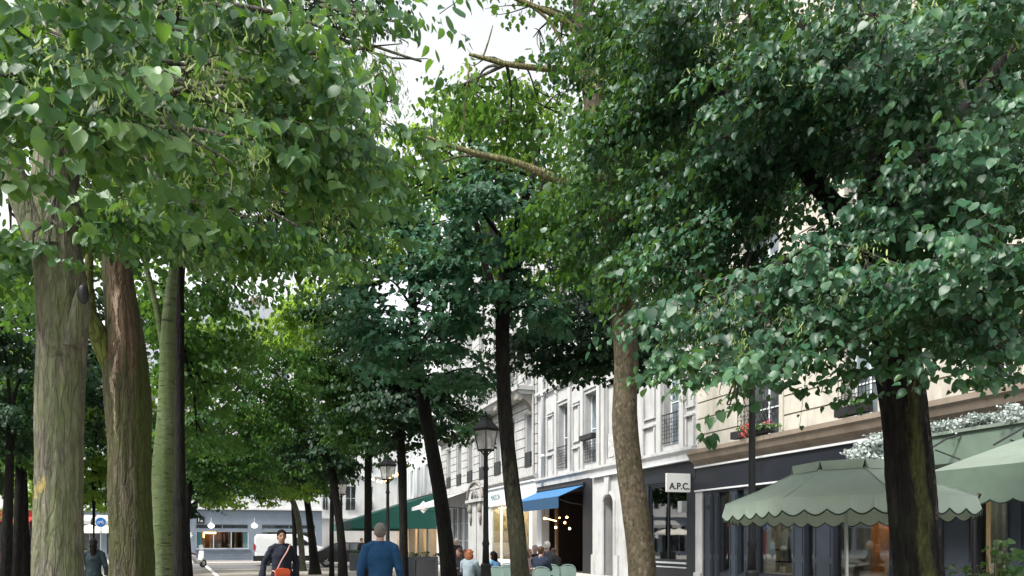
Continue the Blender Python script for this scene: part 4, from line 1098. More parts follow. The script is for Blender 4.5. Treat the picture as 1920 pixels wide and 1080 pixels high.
# leaf materials
LM = {}
LM['lime_front'] = leaf_mat('lime_leaf_bluish', (.007, .030, .014), (.036, .11, .046), (.18, .29, .13), (.19, .38, .03), .36, .46, .4)
LM['lime_right'] = leaf_mat('lime_leaf_deep', (.006, .028, .014), (.022, .08, .04), (.075, .165, .065), (.11, .23, .025), .27, .43, .38)
LM['teal'] = leaf_mat('chestnut_leaf_teal', (.014, .06, .034), (.038, .13, .072), (.10, .22, .12), (.09, .22, .05), .29, .48, .35)
LM['backlit'] = leaf_mat('plane_leaf_backlit', (.03, .08, .014), (.075, .155, .026), (.16, .25, .04), (.30, .47, .06), .55, .5, .3)  # sky backlight put into the leaf colour and translucency
LM['mid'] = leaf_mat('maple_leaf_mid', (.009, .042, .010), (.025, .085, .018), (.06, .145, .02), (.12, .25, .03), .42, .5, .3)
LM['dark'] = leaf_mat('maple_leaf_dark', (.004, .017, .009), (.010, .038, .018), (.024, .07, .022), (.05, .12, .02), .28, .5, .28)
LM['bract'] = leaf_mat('lime_bract', (.14, .22, .06), (.24, .34, .10), (.42, .50, .20), (.38, .5, .14), .45, .5, .3)
LM['silver'] = leaf_mat('silver_leaf', (.30, .36, .34), (.44, .50, .48), (.62, .66, .64), (.3, .35, .3), .2, .7, .2)
LM['shrub'] = leaf_mat('shrub_leaf', (.015, .05, .015), (.04, .11, .03), (.12, .22, .05), (.15, .3, .04), .4, .35, .5)

def bracts(lobes, axis, parent, seed, n_per=60, size=.075, name='flower_bracts'):
    rs = np.random.default_rng(seed); P = []; T = []; N_ = []; S = []; t = []; wd = MB()
    for lb in lobes:
        c, A = lb[0], lb[1]; n = n_per
        d = rs.normal(size=(n, 3)); d /= np.linalg.norm(d, axis=1)[:, None]; s = c + (d * rs.uniform(.75, 1.02, n)[:, None]) @ A
        for i in range(n):
            out = s[i] - np.array([axis[0], axis[1], s[i][2]]); out /= np.linalg.norm(out) + 1e-9
            m = rs.integers(2, 6)
            for j in range(m):
                p = s[i] + rs.normal(0, .028, 3)
                tt = out * .35 + rs.normal(0, .35, 3); tt[2] -= .9
                P.append(p); T.append(tt); N_.append(out + rs.normal(0, .5, 3)); S.append(size * rs.uniform(.7, 1.2)); t.append(rs.uniform(0, 1))
            for j in range(3):     # little bud clusters hanging on a stalk
                q = s[i] + rs.normal(0, .03, 3); q[2] -= .05
                for _ in range(3):
                    z = q + rs.normal(0, .008, 3); r = .005
                    P.append(z); T.append(rs.normal(0, 1, 3)); N_.append(rs.normal(0, 1, 3)); S.append(.016); t.append(.4)
    return leaf_mesh(name, np.array(P), np.array(T), np.array(N_), np.array(S), np.array(t), TB_, LM['bract'], parent)

# -------- extras painted by nature: lichen, moss, exposed wood (fixed to the wood)
def ex_t1(N, L, col):
    col = patch(N, L, col, (.13, .16, .07), -.2, 1.6, .6, 4.1, zsoft=.8, asoft=.5, nscale=5, thr=.66, amt=.6)
    col = patch(N, L, col, (.42, .33, .10), -.85, .0, 1.85, 2.08, asoft=.15, zsoft=.06, nscale=9, thr=.68, amt=.9, zs=1)
    return patch(N, L, col, (.02, .02, .018), -.3, .9, 2.9, 3.4, nscale=7, thr=.78, amt=.7, zs=1)
def ex_t2(N, L, col):
    col = patch(N, L, col, (.055, .072, .018), .75, 2.4, .2, 3.6, nscale=3, thr=.42, amt=.9)
    col = patch(N, L, col, (.12, .078, .055), -.5, 1.3, 3.2, 5.6, zsoft=.6, asoft=.5, nscale=3, thr=.55, amt=.85, zs=.2)
    col = patch(N, L, col, (.42, .33, .25), -.15, .35, 3.2, 4.5, asoft=.3, zsoft=.5, nscale=7, thr=.60, amt=.9, zs=.12)
    return patch(N, L, col, (.38, .33, .25), -.25, -.02, 2.3, 3.4, asoft=.1, nscale=9, thr=.66, amt=.8, zs=.2)
def ex_t8(N, L, col):
    col = patch(N, L, col, (.065, .072, .022), -.5, .35, .1, 2.8, asoft=.4, zsoft=.3, nscale=6, thr=.50, amt=.8, zs=.3, bw=.3)
    return patch(N, L, col, (.16, .155, .14), .45, 1.3, .2, 3.2, nscale=14, thr=.76, amt=.8, zs=.4)
def ex_t5(N, L, col):
    return patch(N, L, col, (.10, .10, .065), -1.6, 1.6, -.5, 2.6, asoft=.3, zsoft=1.2, nscale=3, thr=.30, amt=.95, bw=.6)
BK = {
 't1': bark_mat('grey_lime_bark', (.075, .068, .052), (.21, .20, .16), (.13, .15, .075), .30, 1, 'ridged', ex_t1, 1.0, fiss=.35),
 't2': bark_mat('mossy_brown_bark', (.042, .038, .026), (.115, .102, .072), (.06, .068, .024), .45, 1, 'ridged', ex_t2, .9, fiss=.4),
 't3': bark_mat('pale_green_bark', (.06, .08, .042), (.14, .17, .09), (.09, .13, .045), .4, 1, 'birch'),
 'dark': bark_mat('dark_wet_bark', (.004, .004, .004), (.013, .012, .011), (.012, .015, .008), .15, 1, 'ridged'),
 't5': bark_mat('dark_to_pale_bark', (.004, .004, .004), (.016, .014, .012), (.02, .025, .012), .1, 1, 'ridged', ex_t5),
 't8': bark_mat('black_bark_mossy', (.003, .003, .003), (.013, .012, .011), (.018, .021, .010), .1, .8, 'ridged', ex_t8),
 'plane': bark_mat('plane_bark', (.042, .036, .025), (.115, .096, .068), (.06, .062, .032), .25, 1, 'plane'),
 'branch': bark_mat('pale_branch', (.10, .095, .05), (.24, .22, .11), (.15, .16, .06), .4, 1.5, 'ridged'),
 'grey': bark_mat('grey_bark', (.05, .05, .042), (.12, .115, .095), (.07, .09, .04), .3, 1, 'ridged'),
}
def spine(pts, D):
    P, R = [], []
    for i, p in enumerate(pts):
        d = p[3] if len(p) > 3 else D
        P.append(W(p[0], p[1], d)); R.append(p[2] / 2 / FPX * d)
    return P, R
def base_pt(px, D, wpx): return (px, HOR + CAMZ / D * FPX, wpx)
def tree(name, label, px, D, group=None, cat='tree'):
    return thing(name, label, cat, G(px, D), 0, group)
GR = 'trees lining the promenade'

# ---- T1 : big grey lime at far left, crown reaching over the camera side
D = 6.8
t1 = tree('lime_tree', 'big flowering lime with thick grey trunk at far left, yellow lichen patch on its bark', 106, D)
wd = Wood()
P, R = spine([base_pt(106, D, 90), (108, 1080, 84), (110, 900, 79), (113, 760, 80), (116, 640, 84), (116, 540, 88), (108, 470, 84), (104, 400, 84), (104, 330, 76), (110, 260, 66), (114, 160, 58), (120, 20, 50), (128, -150, 38)], D)
wd.limb(P, R, step=.05, n=84, lump=.045, seed=3, flare=.35)
P, R = spine([(88, 470, 60), (62, 420, 50), (30, 340, 44), (2, 270, 38), (-40, 180, 34), (-90, 60, 26)], D - .15)
wd.limb(P, R, step=.06, n=20, lump=.06, seed=4)
P, R = spine([(135, 650, 34), (150, 590, 34), (154, 556, 26), (157, 545, 18)], D - .1)      # stub of a lost limb
wd.limb(P, R, step=.04, n=18, lump=.1, seed=5)
wd.build('trunk', BK['t1'], t1)
hole = MB(); c = W(156, 552, D - .33); hole.ball(c, (.045, .03, .085), 12, 8); hole.build('knot_hole', M['black'], t1, smooth=True)
fork = [W(110, 260, D), W(0, 270, D), W(116, 100, D), W(-60, 120, D), W(124, -80, D)]
L1 = [lobe_px(*a) for a in [
 (60, 60, 4.0, 150, 110, .6), (240, 60, 3.9, 170, 90, .6), (420, 40, 4.2, 160, 80, .6), (330, 240, 3.9, 170, 80, .45), (180, 180, 3.7, 120, 80, .4),
 (520, 110, 4.6, 140, 90, .6), (640, 200, 5.0, 90, 110, .6), (470, 330, 5.0, 150, 80, .6), (300, 340, 5.2, 130, 60, .6), (620, 340, 5.4, 85, 90, .5),
 (200, 420, 6.9, 90, 60, .5), (370, 420, 6.4, 160, 55, .6), (560, 425, 6.5, 110, 55, .6), (15, 190, 3.5, 55, 60, .3), (700, 90, 5.6, 70, 60, .4, 1.3), (725, 180, 5.8, 40, 50, .4, .7), (740, 40, 6, 40, 40, .4, .4),
 (690, 240, 5.6, 50, 80, .4, 1.3), (20, 430, 7.6, 60, 90, .5), (790, 115, 6.2, 50, 18, .3, .9), (440, 200, 4.5, 140, 90, .5), (560, 240, 5.0, 120, 80, .5), (90, 470, 6.2, 60, 30, .25, 1.2),
 (-120, 100, 4.2, 150, 200, .8), (-140, 350, 6, 120, 120, .8), (200, -160, 4.6, 260, 110, .9, .5), (500, -160, 5.2, 220, 100, .9, .5),
 (300, 430, 7.5, 170, 50, .6), (170, 300, 5.6, 60, 70, .4, 1.2), (330, 200, 8, 200, 160, .7), (550, 250, 7.8, 150, 160, .7), (60, 150, 7.8, 120, 130, .6), (500, 430, 8, 170, 50, .6), (250, 380, 8, 110, 80, .6), (640, 420, 7.6, 60, 60, .5), (-20, 520, 8.5, 80, 60, .5)]]
(P_, T_, N_, S_, t_), tw = spray(L1, W(106, HOR, D), .094, k=1.45, m=10, L=.46, seed=11, rnd=.34, hang=.95, up=.7, tier=13, tintspread=.45)
cr = leaf_mesh('crown', P_, T_, N_, S_, t_, TH_, LM['lime_front'], t1, smooth=True)
bracts(L1[:10] + L1[11:13] + L1[14:16], W(106, HOR, D), cr, 12, n_per=46, size=.05)
wd = Wood(); limbs_to_lobes(wd, fork, L1, .035, 5, 2); twig_wood(wd, tw, frac=.35, r=.004, seed=3)
wd.build('branches', BK['grey'], t1)

# ---- T2 leaning mossy brown trunk
D = 8.6
t2 = tree('split_bark_tree', 'leaning brown tree with exposed reddish wood higher up and moss down its right side', 244, D)
wd = Wood()
P, R = spine([base_pt(250, D, 84), (248, 1080, 76), (245, 960, 72), (243, 850, 72), (240, 760, 78), (236, 700, 76), (232, 620, 62), (224, 540, 54), (218, 460, 48), (214, 380, 44), (208, 250, 38), (200, 100, 30)], D)
wd.limb(P, R, step=.05, n=80, lump=.05, seed=21, flare=.3)
wd.build('trunk', BK['t2'], t2)
wd = Wood()
P, R = spine([(222, 720, 40, D), (196, 655, 40, D - .1), (176, 610, 36, D - .15), (150, 560, 30, D - .2), (120, 500, 26, D - .3), (90, 420, 20, D - .4)], D)
wd.limb(P, R, step=.05, n=20, lump=.1, seed=23)
P, R = spine([(186, 630, 20, D), (172, 590, 18, D), (166, 520, 15, D), (170, 440, 12, D)], D)
wd.limb(P, R, step=.06, n=14, lump=.1, seed=24)
wd.build('mossy_limb', bark_mat('mossy_limb_bark', (.07, .075, .025), (.15, .16, .05), (.11, .14, .03), .55), t2)
L2 = [lobe_px(*a) for a in [(130, 470, 9.5, 110, 70, .8), (290, 400, 10, 130, 60, .9), (60, 560, 10.5, 80, 50, .7, 1.2), (210, 330, 10, 180, 90, 1.0), (180, 100, 10, 260, 160, 1.2), (400, 300, 10.5, 120, 100, 1.), (250, -150, 10, 300, 120, 1.2)]]
(P_, T_, N_, S_, t_), tw = spray(L2, W(244, HOR, D), .10, k=1.9, m=9, seed=22)
leaf_mesh('crown', P_, T_, N_, S_, t_, TS_, LM['mid'], t2)
wd = Wood(); limbs_to_lobes(wd, [W(214, 380, D), W(208, 250, D), W(200, 100, D)], L2, .05, 6, 3); wd.build('branches', BK['grey'], t2)

# ---- T3 pale forked trunk
D = 11.5
t3 = tree('pale_bark_tree', 'slender forked tree with pale green bark and dark horizontal scars, right of the mossy trunk', 306, D)
wd = Wood()
P, R = spine([base_pt(303, D, 46), (303, 1080, 40), (304, 960, 36), (306, 880, 37), (311, 780, 30), (313, 700, 28), (314, 640, 26), (319, 560, 21), (326, 500, 17), (334, 400, 14), (340, 260, 10)], D)
wd.limb(P, R, step=.07, n=28, lump=.05, seed=31, flare=.2)
P, R = spine([(312, 690, 17), (306, 650, 13), (296, 590, 11), (284, 540, 10), (272, 490, 9), (262, 430, 8)], D)
wd.limb(P, R, step=.07, n=16, lump=.05, seed=32)
wd.build('trunk', BK['t3'], t3)
L3 = [lobe_px(*a) for a in [(330, 380, 12, 120, 70, .9), (440, 450, 12.5, 90, 50, .7, 1.6), (220, 440, 12.5, 80, 50, .7, 1.5), (380, 250, 12, 170, 110, 1.), (300, 80, 12, 200, 120, 1.2), (520, 120, 13, 130, 90, 1.0, 1.6)]]
(P_, T_, N_, S_, t_), tw = spray(L3, W(306, HOR, D), .11, k=1.8, m=9, seed=33)
leaf_mesh('crown', P_, T_, N_, S_, t_, TS_, LM['backlit'], t3)
wd = Wood(); limbs_to_lobes(wd, [W(334, 400, D), W(340, 260, D), W(262, 430, D)], L3, .035, 7, 3); wd.build('branches', BK['grey'], t3)

# ---- T8 right lime
D = 6.4
t8 = tree('lime_tree', 'dark-barked lime tree at right in front of the sage parasol, mossy streak down the trunk', 1722, D)
wd = Wood()
P, R = spine([base_pt(1736, D, 100), (1722, 1080, 84), (1715, 980, 82), (1706, 880, 82), (1697, 780, 78), (1686, 690, 80), (1676, 600, 78), (1662, 500, 74), (1655, 400, 60), (1650, 300, 52), (1640, 150, 44), (1625, -20, 34), (1615, -160, 26)], D)
wd.limb(P, R, step=.05, n=80, lump=.05, seed=41, flare=.35)
for q in ([(1665, 500, 40), (1600, 420, 30), (1520, 330, 24), (1430, 240, 18), (1330, 160, 12)], [(1655, 380, 34), (1730, 290, 28), (1810, 200, 22), (1900, 90, 16)], [(1650, 300, 30), (1560, 180, 24), (1500, 40, 16)], [(1676, 560, 26), (1760, 500, 20), (1850, 470, 14), (1930, 470, 9)], [(1500, 320, 14), (1560, 420, 9), (1520, 500, 6), (1380, 560, 4)]):
    P, R = spine(q, D); wd.limb(P, R, step=.07, n=14, lump=.08, seed=len(q) + int(q[0][0]))
wd.build('trunk', BK['t8'], t8)
L8 = [lobe_px(*a) for a in [
 (1150, 40, 7.4, 110, 90, .7), (1290, 60, 6.2, 150, 80, .6), (1440, 130, 5.4, 150, 80, .5), (1590, 60, 5.4, 140, 80, .5), (1790, 60, 5.0, 140, 90, .6), (1850, 240, 4.8, 120, 70, .4),
 (1650, 210, 5.6, 130, 70, .5), (1190, 220, 7.4, 130, 110, .7), (1370, 290, 6.5, 140, 80, .6), (1290, 410, 6.8, 150, 80, .7), (1150, 380, 7.8, 100, 90, .7), (1750, 350, 6.0, 130, 70, .5),
 (1480, 520, 5.2, 150, 50, .4), (1700, 500, 5.0, 140, 70, .4), (1300, 590, 5.0, 100, 55, .35), (1330, 680, 4.9, 75, 75, .3), (1560, 600, 5.1, 100, 55, .3), (1600, 670, 5.2, 60, 50, .25, 1.2),
 (1860, 520, 5.4, 90, 80, .5), (1880, 640, 5.4, 60, 60, .4), (1885, 705, 5.0, 50, 50, .25), (1770, 600, 5.4, 70, 50, .35), (1480, 400, 7.0, 60, 50, .3, .7), (1570, 300, 6.4, 110, 60, .5, 1.1), (1620, 420, 6.8, 60, 40, .3, .7),
 (1380, 760, 4.9, 40, 20, .15, .8), (1240, 500, 6.6, 70, 50, .4, 1.3), (1480, 650, 5.1, 60, 40, .25, 1.1),
 (1230, 130, 6.8, 120, 80, .5), (1500, 230, 6.0, 120, 70, .5),
 (1400, 120, 8.2, 200, 130, .8), (1650, 150, 8.2, 200, 130, .8), (1850, 150, 7.6, 170, 130, .8), (1400, 330, 8.4, 140, 100, .8), (1750, 330, 8.0, 150, 100, .7), (1300, 500, 8.0, 150, 60, .6), (1860, 400, 7.0, 120, 90, .6), (1560, 180, 8, 180, 60, .6), (1650, 430, 5.5, 90, 70, .3), (1640, 560, 5.3, 90, 60, .3), (1730, 430, 5.8, 80, 60, .4), (1610, 480, 7.4, 80, 60, .4), (1820, 620, 6.6, 70, 50, .4), (1540, 560, 6.8, 100, 50, .4), (1500, 510, 6.3, 80, 40, .35), (1570, 440, 6.6, 50, 40, .3), (1890, 20, 6.6, 100, 70, .5), (1820, 60, 7.5, 140, 90, .5), (1540, 600, 6.0, 90, 40, .3), (1500, 680, 5.6, 60, 40, .3, 1.2), (1400, 520, 7.2, 130, 60, .5), (1560, 360, 7.8, 70, 40, .4, 1.0), (1700, 640, 5.5, 60, 30, .25), (1600, 560, 6.9, 150, 60, .5), (1430, 640, 6.6, 100, 50, .4), (1350, 580, 6.8, 120, 60, .5), (1780, 560, 7.2, 130, 50, .5), (1880, 600, 7.0, 60, 90, .5), (1350, -130, 6, 250, 100, .8, .5), (1650, -150, 5.5, 260, 100, .8, .5), (2060, 200, 5, 160, 200, .8), (2080, 560, 5.4, 150, 160, .7)]]
ax8 = W(1722, HOR, D + .6)
(P_, T_, N_, S_, t_), tw = spray(L8, ax8, .068, k=2.0, m=10, L=.38, seed=42, rnd=.4, hang=.95, up=.75, tier=9, tintspread=.4)
cr = leaf_mesh('crown', P_, T_, N_, S_, t_, TH_, LM['lime_right'], t8, smooth=True)
bracts([L8[i] for i in (1, 2, 3, 4, 6, 7, 13, 14, 15, 16, 19, 28)], ax8, cr, 43, n_per=28, size=.042)
wd = Wood(); limbs_to_lobes(wd, [W(1650, 300, D), W(1662, 500, D), W(1640, 150, D), W(1430, 240, D), W(1560, 180, D), W(1810, 200, D), W(1850, 470, D), W(1380, 560, D)], L8, .02, 8, 3); twig_wood(wd, tw, frac=.3, r=.0035, seed=4)
wd.build('branches', BK['grey'], t8)

# ---- T7 plane tree with mottled trunk
D = 10
t7 = tree('plane_tree', 'plane tree with mottled brown trunk between the lamp posts and the arched doorway', 1205, D)
wd = Wood()
P, R = spine([base_pt(1212, D, 62), (1205, 1080, 52), (1192, 960, 48), (1180, 880, 46), (1172, 800, 47), (1172, 740, 44), (1174, 680, 44), (1170, 600, 43), (1163, 530, 40), (1148, 440, 38), (1132, 360, 38), (1122, 280, 36), (1108, 160, 34), (1092, 40, 30), (1084, -100, 24)], D)
wd.limb(P, R, step=.06, n=36, lump=.05, seed=51, flare=.3)
P, R = spine([(1163, 530, 20), (1158, 505, 18), (1154, 500, 14)], D - .12); wd.limb(P, R, step=.04, n=14, lump=.1, seed=54)
wd.build('trunk', BK['plane'], t7)
c = W(1153, 537, D - .17); hole = MB(); hole.ball(c, (.04, .025, .05), 10, 7); hole.build('knot_hole', M['black'], t7, smooth=True)
wd = Wood()
for q in ([(1125, 370, 18), (1080, 350, 17), (1020, 326, 15), (960, 303, 12), (900, 290, 11), (850, 275, 9), (815, 262, 7), (800, 256, 5)],
          [(1118, 170, 15), (1070, 135, 13), (1010, 128, 11), (950, 120, 10), (910, 110, 8), (880, 102, 6)],
          [(1112, 100, 15), (1070, 50, 13), (1040, 28, 11), (1000, 12, 10), (960, -8, 9), (900, -50, 7)],
          [(1105, 170, 8), (1065, 100, 7), (1030, 40, 6), (985, 5, 5), (968, 0, 4)],
          [(905, 108, 4), (915, 80, 3.5), (924, 48, 2)], [(880, 120, 4), (874, 180, 4), (868, 240, 4), (866, 250, 3)]):
    P, R = spine(q, D - .1); wd.limb(P, R, step=.08, n=12, lump=.1, seed=int(q[0][1]))
wd.build('bare_branch', BK['branch'], t7)
L7 = [lobe_px(*a) for a in [(860, 160, 9.8, 50, 30, .3, .7), (950, 250, 11, 100, 60, .6, .9), (880, 200, 11.5, 80, 60, .6, .8), (1010, 190, 11, 60, 60, .5, .8), (780, 330, 11, 70, 60, .5, 1.1), (1040, 60, 10, 30, 50, .3, .5), (970, 8, 10.5, 80, 16, .4, .3), (1000, 70, 10.6, 60, 40, .5, .2), (900, 115, 10.2, 50, 30, .4, .2),
 (1060, 400, 10.5, 90, 60, .6), (1120, 300, 9.4, 70, 110, .5), (1130, 460, 9.3, 80, 45, .4), (1180, 520, 9.8, 70, 40, .5, 1.4), (1100, 480, 10.4, 60, 60, .5, 1.6), (1190, 120, 10.5, 110, 140, .8), (1250, 350, 11, 130, 140, .9), (1200, -120, 10, 240, 100, 1.0)]]
(P_, T_, N_, S_, t_), tw = spray(L7, W(1150, HOR, D), .10, k=1.8, m=8, L=.45, seed=52)
leaf_mesh('crown', P_, T_, N_, S_, t_, TL_, LM['mid'], t7)
wd = Wood(); limbs_to_lobes(wd, [W(1132, 360, D), W(1108, 160, D), W(1092, 40, D), W(960, 303, D), W(950, 120, D)], L7, .025, 9, 4); wd.build('branches', BK['grey'], t7)

# ---- T5 / T6 centre trees
D = 13
t5 = tree('maple_tree', 'tree with slim dark trunk turning pale near its base, in front of the blue awning', 975, D, GR)
wd = Wood()
P, R = spine([base_pt(982, D, 42), (975, 1080, 34), (966, 980, 29), (957, 900, 27), (950, 820, 26), (945, 740, 25), (942, 660, 25), (942, 590, 27), (946, 540, 26), (955, 470, 18), (975, 400, 15), (1000, 330, 12), (1015, 240, 8)], D)
wd.limb(P, R, step=.08, n=28, lump=.05, seed=61, flare=.3)
for q in ([(942, 590, 18), (925, 540, 14), (905, 480, 11), (890, 400, 8)], [(950, 560, 16), (970, 500, 12), (1010, 440, 10), (1060, 425, 8), (1100, 440, 5)], [(985, 420, 10), (1010, 380, 9), (1020, 330, 6)], [(955, 460, 8), (920, 420, 7), (880, 360, 5)]):
    P, R = spine(q, D); wd.limb(P, R, step=.09, n=12, lump=.1, seed=int(q[0][0]))
wd.build('trunk', BK['t5'], t5)
L5 = [lobe_px(*a) for a in [(900, 385, 12.3, 100, 50, .9), (860, 460, 12, 90, 50, .8), (990, 470, 12.6, 90, 45, .7), (1010, 540, 12.6, 70, 50, .6), (900, 540, 12.3, 80, 45, .6, 1.6), (1000, 380, 13, 90, 60, .8, 1.2), (1050, 500, 13.2, 60, 60, .6), (930, 340, 13, 110, 50, .9), (1020, 590, 12.8, 60, 40, .5, 1.8)]]
(P_, T_, N_, S_, t_), tw = spray(L5, W(960, HOR, D), .13, k=1.7, m=10, L=.5, seed=62, up=1.0, hang=.55, droop=.3)
leaf_mesh('crown', P_, T_, N_, S_, t_, TL_, LM['teal'], t5)
L5b = [lobe_px(*a) for a in [(1060, 620, 14.5, 110, 50, .8), (1000, 610, 14.5, 60, 50, .6), (1110, 665, 14.6, 90, 35, .5), (1220, 660, 15, 70, 40, .5), (1000, 680, 14.5, 70, 30, .6), (1150, 640, 15, 90, 50, .8), (1080, 700, 14.6, 60, 25, .4, 1.5), (1120, 560, 14.5, 90, 60, .8), (1200, 690, 15, 60, 30, .5, 1.4), (1230, 620, 15.5, 80, 60, .8), (1240, 480, 15.5, 140, 90, 1.)]]
wd = Wood(); limbs_to_lobes(wd, [W(955, 470, D), W(975, 400, D), W(942, 590, D), W(1000, 330, D)], L5, .03, 10, 3); wd.build('branches', BK['dark'], t5)
# the tree behind whose dark fringe hangs before the grey facade
D = 17
t5b = tree('maple_tree', 'tree with silhouette shade in its leaf colour, hidden behind the mottled plane trunk, its fringe hanging before the grey facade', 1176, D, GR)
wd = Wood(); P, R = spine([base_pt(1196, D, 26), (1190, 900, 24), (1180, 700, 22), (1176, 560, 18), (1180, 400, 12)], D); wd.limb(P, R, n=20, seed=65, flare=.3); wd.build('trunk', BK['dark'], t5b)
(P_, T_, N_, S_, t_), tw = spray(L5b, W(1176, HOR, D), .115, k=2.2, m=10, L=.5, seed=64)
leaf_mesh('crown', P_, T_, N_, S_, t_, TL_, LM['dark'], t5b)  # silhouette shade before the facade put into the leaf colour
wd = Wood(); limbs_to_lobes(wd, [W(1176, 560, D), W(1180, 650, D), W(1180, 400, D)], L5b, .04, 11, 3); wd.build('branches', BK['dark'], t5b)

D = 15
t6 = tree('maple_tree', 'tree with leaning black trunk crossing the green and grey awnings, blue-green leaf tiers above', 850, D, GR)
wd = Wood()
P, R = spine([base_pt(852, D, 38), (842, 1080, 31), (834, 1000, 28), (824, 920, 27), (812, 850, 26), (800, 790, 25), (790, 730, 24), (780, 660, 20), (775, 580, 16), (770, 480, 12), (775, 400, 8)], D)
wd.limb(P, R, step=.08, n=24, lump=.05, seed=71, flare=.25)
for q in ([(785, 700, 14), (740, 650, 10), (700, 610, 7), (660, 590, 4)], [(780, 660, 12), (820, 600, 9), (850, 540, 6)]):
    P, R = spine(q, D); wd.limb(P, R, step=.1, n=10, lump=.1, seed=int(q[1][0]))
wd.build('trunk', BK['dark'], t6)
L6 = [lobe_px(*a) for a in [(820, 420, 13.3, 100, 50, .8), (760, 480, 13, 90, 50, .8), (700, 520, 13.5, 70, 60, .7), (800, 560, 12.8, 110, 45, .7), (720, 590, 13.2, 80, 40, .6), (760, 640, 13, 100, 35, .6), (840, 640, 13.3, 70, 40, .6), (730, 690, 13.4, 60, 28, .5), (860, 520, 13.2, 70, 60, .6), (810, 700, 14, 100, 30, .7), (870, 720, 15, 50, 30, .5), (680, 640, 14.5, 60, 70, .7), (760, 400, 14, 90, 50, .8), (895, 620, 14, 55, 45, .6), (905, 690, 15.2, 45, 35, .5), (880, 780, 16, 30, 25, .4, 1.0)]]
(P_, T_, N_, S_, t_), tw = spray(L6, W(840, HOR, D + .5), .135, k=1.7, m=10, L=.5, seed=72, up=1.05, hang=.5, droop=.3)
leaf_mesh('crown', P_, T_, N_, S_, t_, TL_, LM['teal'], t6)
wd = Wood(); limbs_to_lobes(wd, [W(770, 480, D), W(780, 660, D), W(775, 580, D), W(790, 730, D)], L6, .03, 12, 3); wd.build('branches', BK['dark'], t6)

# ---- bright tall trees behind (centre top)
def quick_tree(name, label, trunk, D, lobes, mat, leaf, seed, bk='dark', k=1.9, tm=TS_, group=GR, forks=None, **kw):
    t = tree(name, label, trunk[0][0], D, group)
    wd = Wood(); P, R = spine([base_pt(trunk[0][0], D, trunk[0][2] * 1.15)] + trunk, D); wd.limb(P, R, step=.15, n=16, lump=.06, seed=seed, flare=.25); wd.build('trunk', BK[bk], t)
    LL = [lobe_px(*a) for a in lobes]
    (P_, T_, N_, S_, t_), tw = spray(LL, W(trunk[-1][0], HOR, D), leaf, k=k, m=9, L=.55, seed=seed, **kw)
    leaf_mesh('crown', P_, T_, N_, S_, t_, tm, LM[mat], t)
    fk = [W(a[0], a[1], D) for a in trunk[-2:]]
    wd = Wood(); limbs_to_lobes(wd, fk, LL, .05, seed, 3); wd.build('branches', BK[bk], t); return t
quick_tree('plane_tree', 'tall bright yellow-green tree whose top shows in the gap of sky, behind the teal-leaved trees', [(976, 1000, 20), (953, 800, 18), (944, 600, 16), (930, 450, 14), (890, 330, 10), (872, 160, 5)], 20,
  [(790, 260, 20, 70, 60, 1.0, 1.1), (880, 240, 20, 90, 60, 1.2, 1.0), (980, 260, 20.5, 90, 70, 1.2, 1.1), (740, 350, 20, 90, 60, 1.2), (850, 340, 21, 110, 60, 1.3), (960, 350, 21, 110, 60, 1.3), (1050, 330, 21, 80, 80, 1.2), (700, 430, 21, 90, 60, 1.2), (870, 170, 20, 60, 45, .8, .8), (960, 170, 21, 70, 40, .9, .8), (1060, 220, 20, 60, 60, 1, 1.), (640, 480, 21, 70, 50, 1.0), (800, 440, 22, 120, 60, 1.4), (950, 450, 22, 120, 70, 1.4), (600, 560, 22, 90, 60, 1.2), (540, 620, 22.5, 70, 50, 1.2)], 'backlit', .15, 81, k=1.3)
quick_tree('plane_tree', 'tree with dark small leaves against the sky at the top, left of the gap', [(338, 1000, 20), (336, 600, 18), (338, 300, 14), (400, 100, 9)], 14.0,
  [(520, 20, 14, 90, 40, .8, 1.4), (620, 20, 14, 80, 35, .8, 1.3), (700, 20, 14, 50, 25, .6, 1.0), (470, 120, 14.5, 90, 80, .9, 1.8), (600, 150, 14.5, 100, 70, 1., 1.5), (640, 300, 15, 90, 90, 1), (540, 360, 13, 150, 100, 1.2, 2.0), (400, 340, 13, 120, 90, 1.0, 1.8), (600, 440, 14, 90, 50, 1.0, 1.8), (560, -80, 14, 200, 60, 1.)], 'dark', .12, 82)
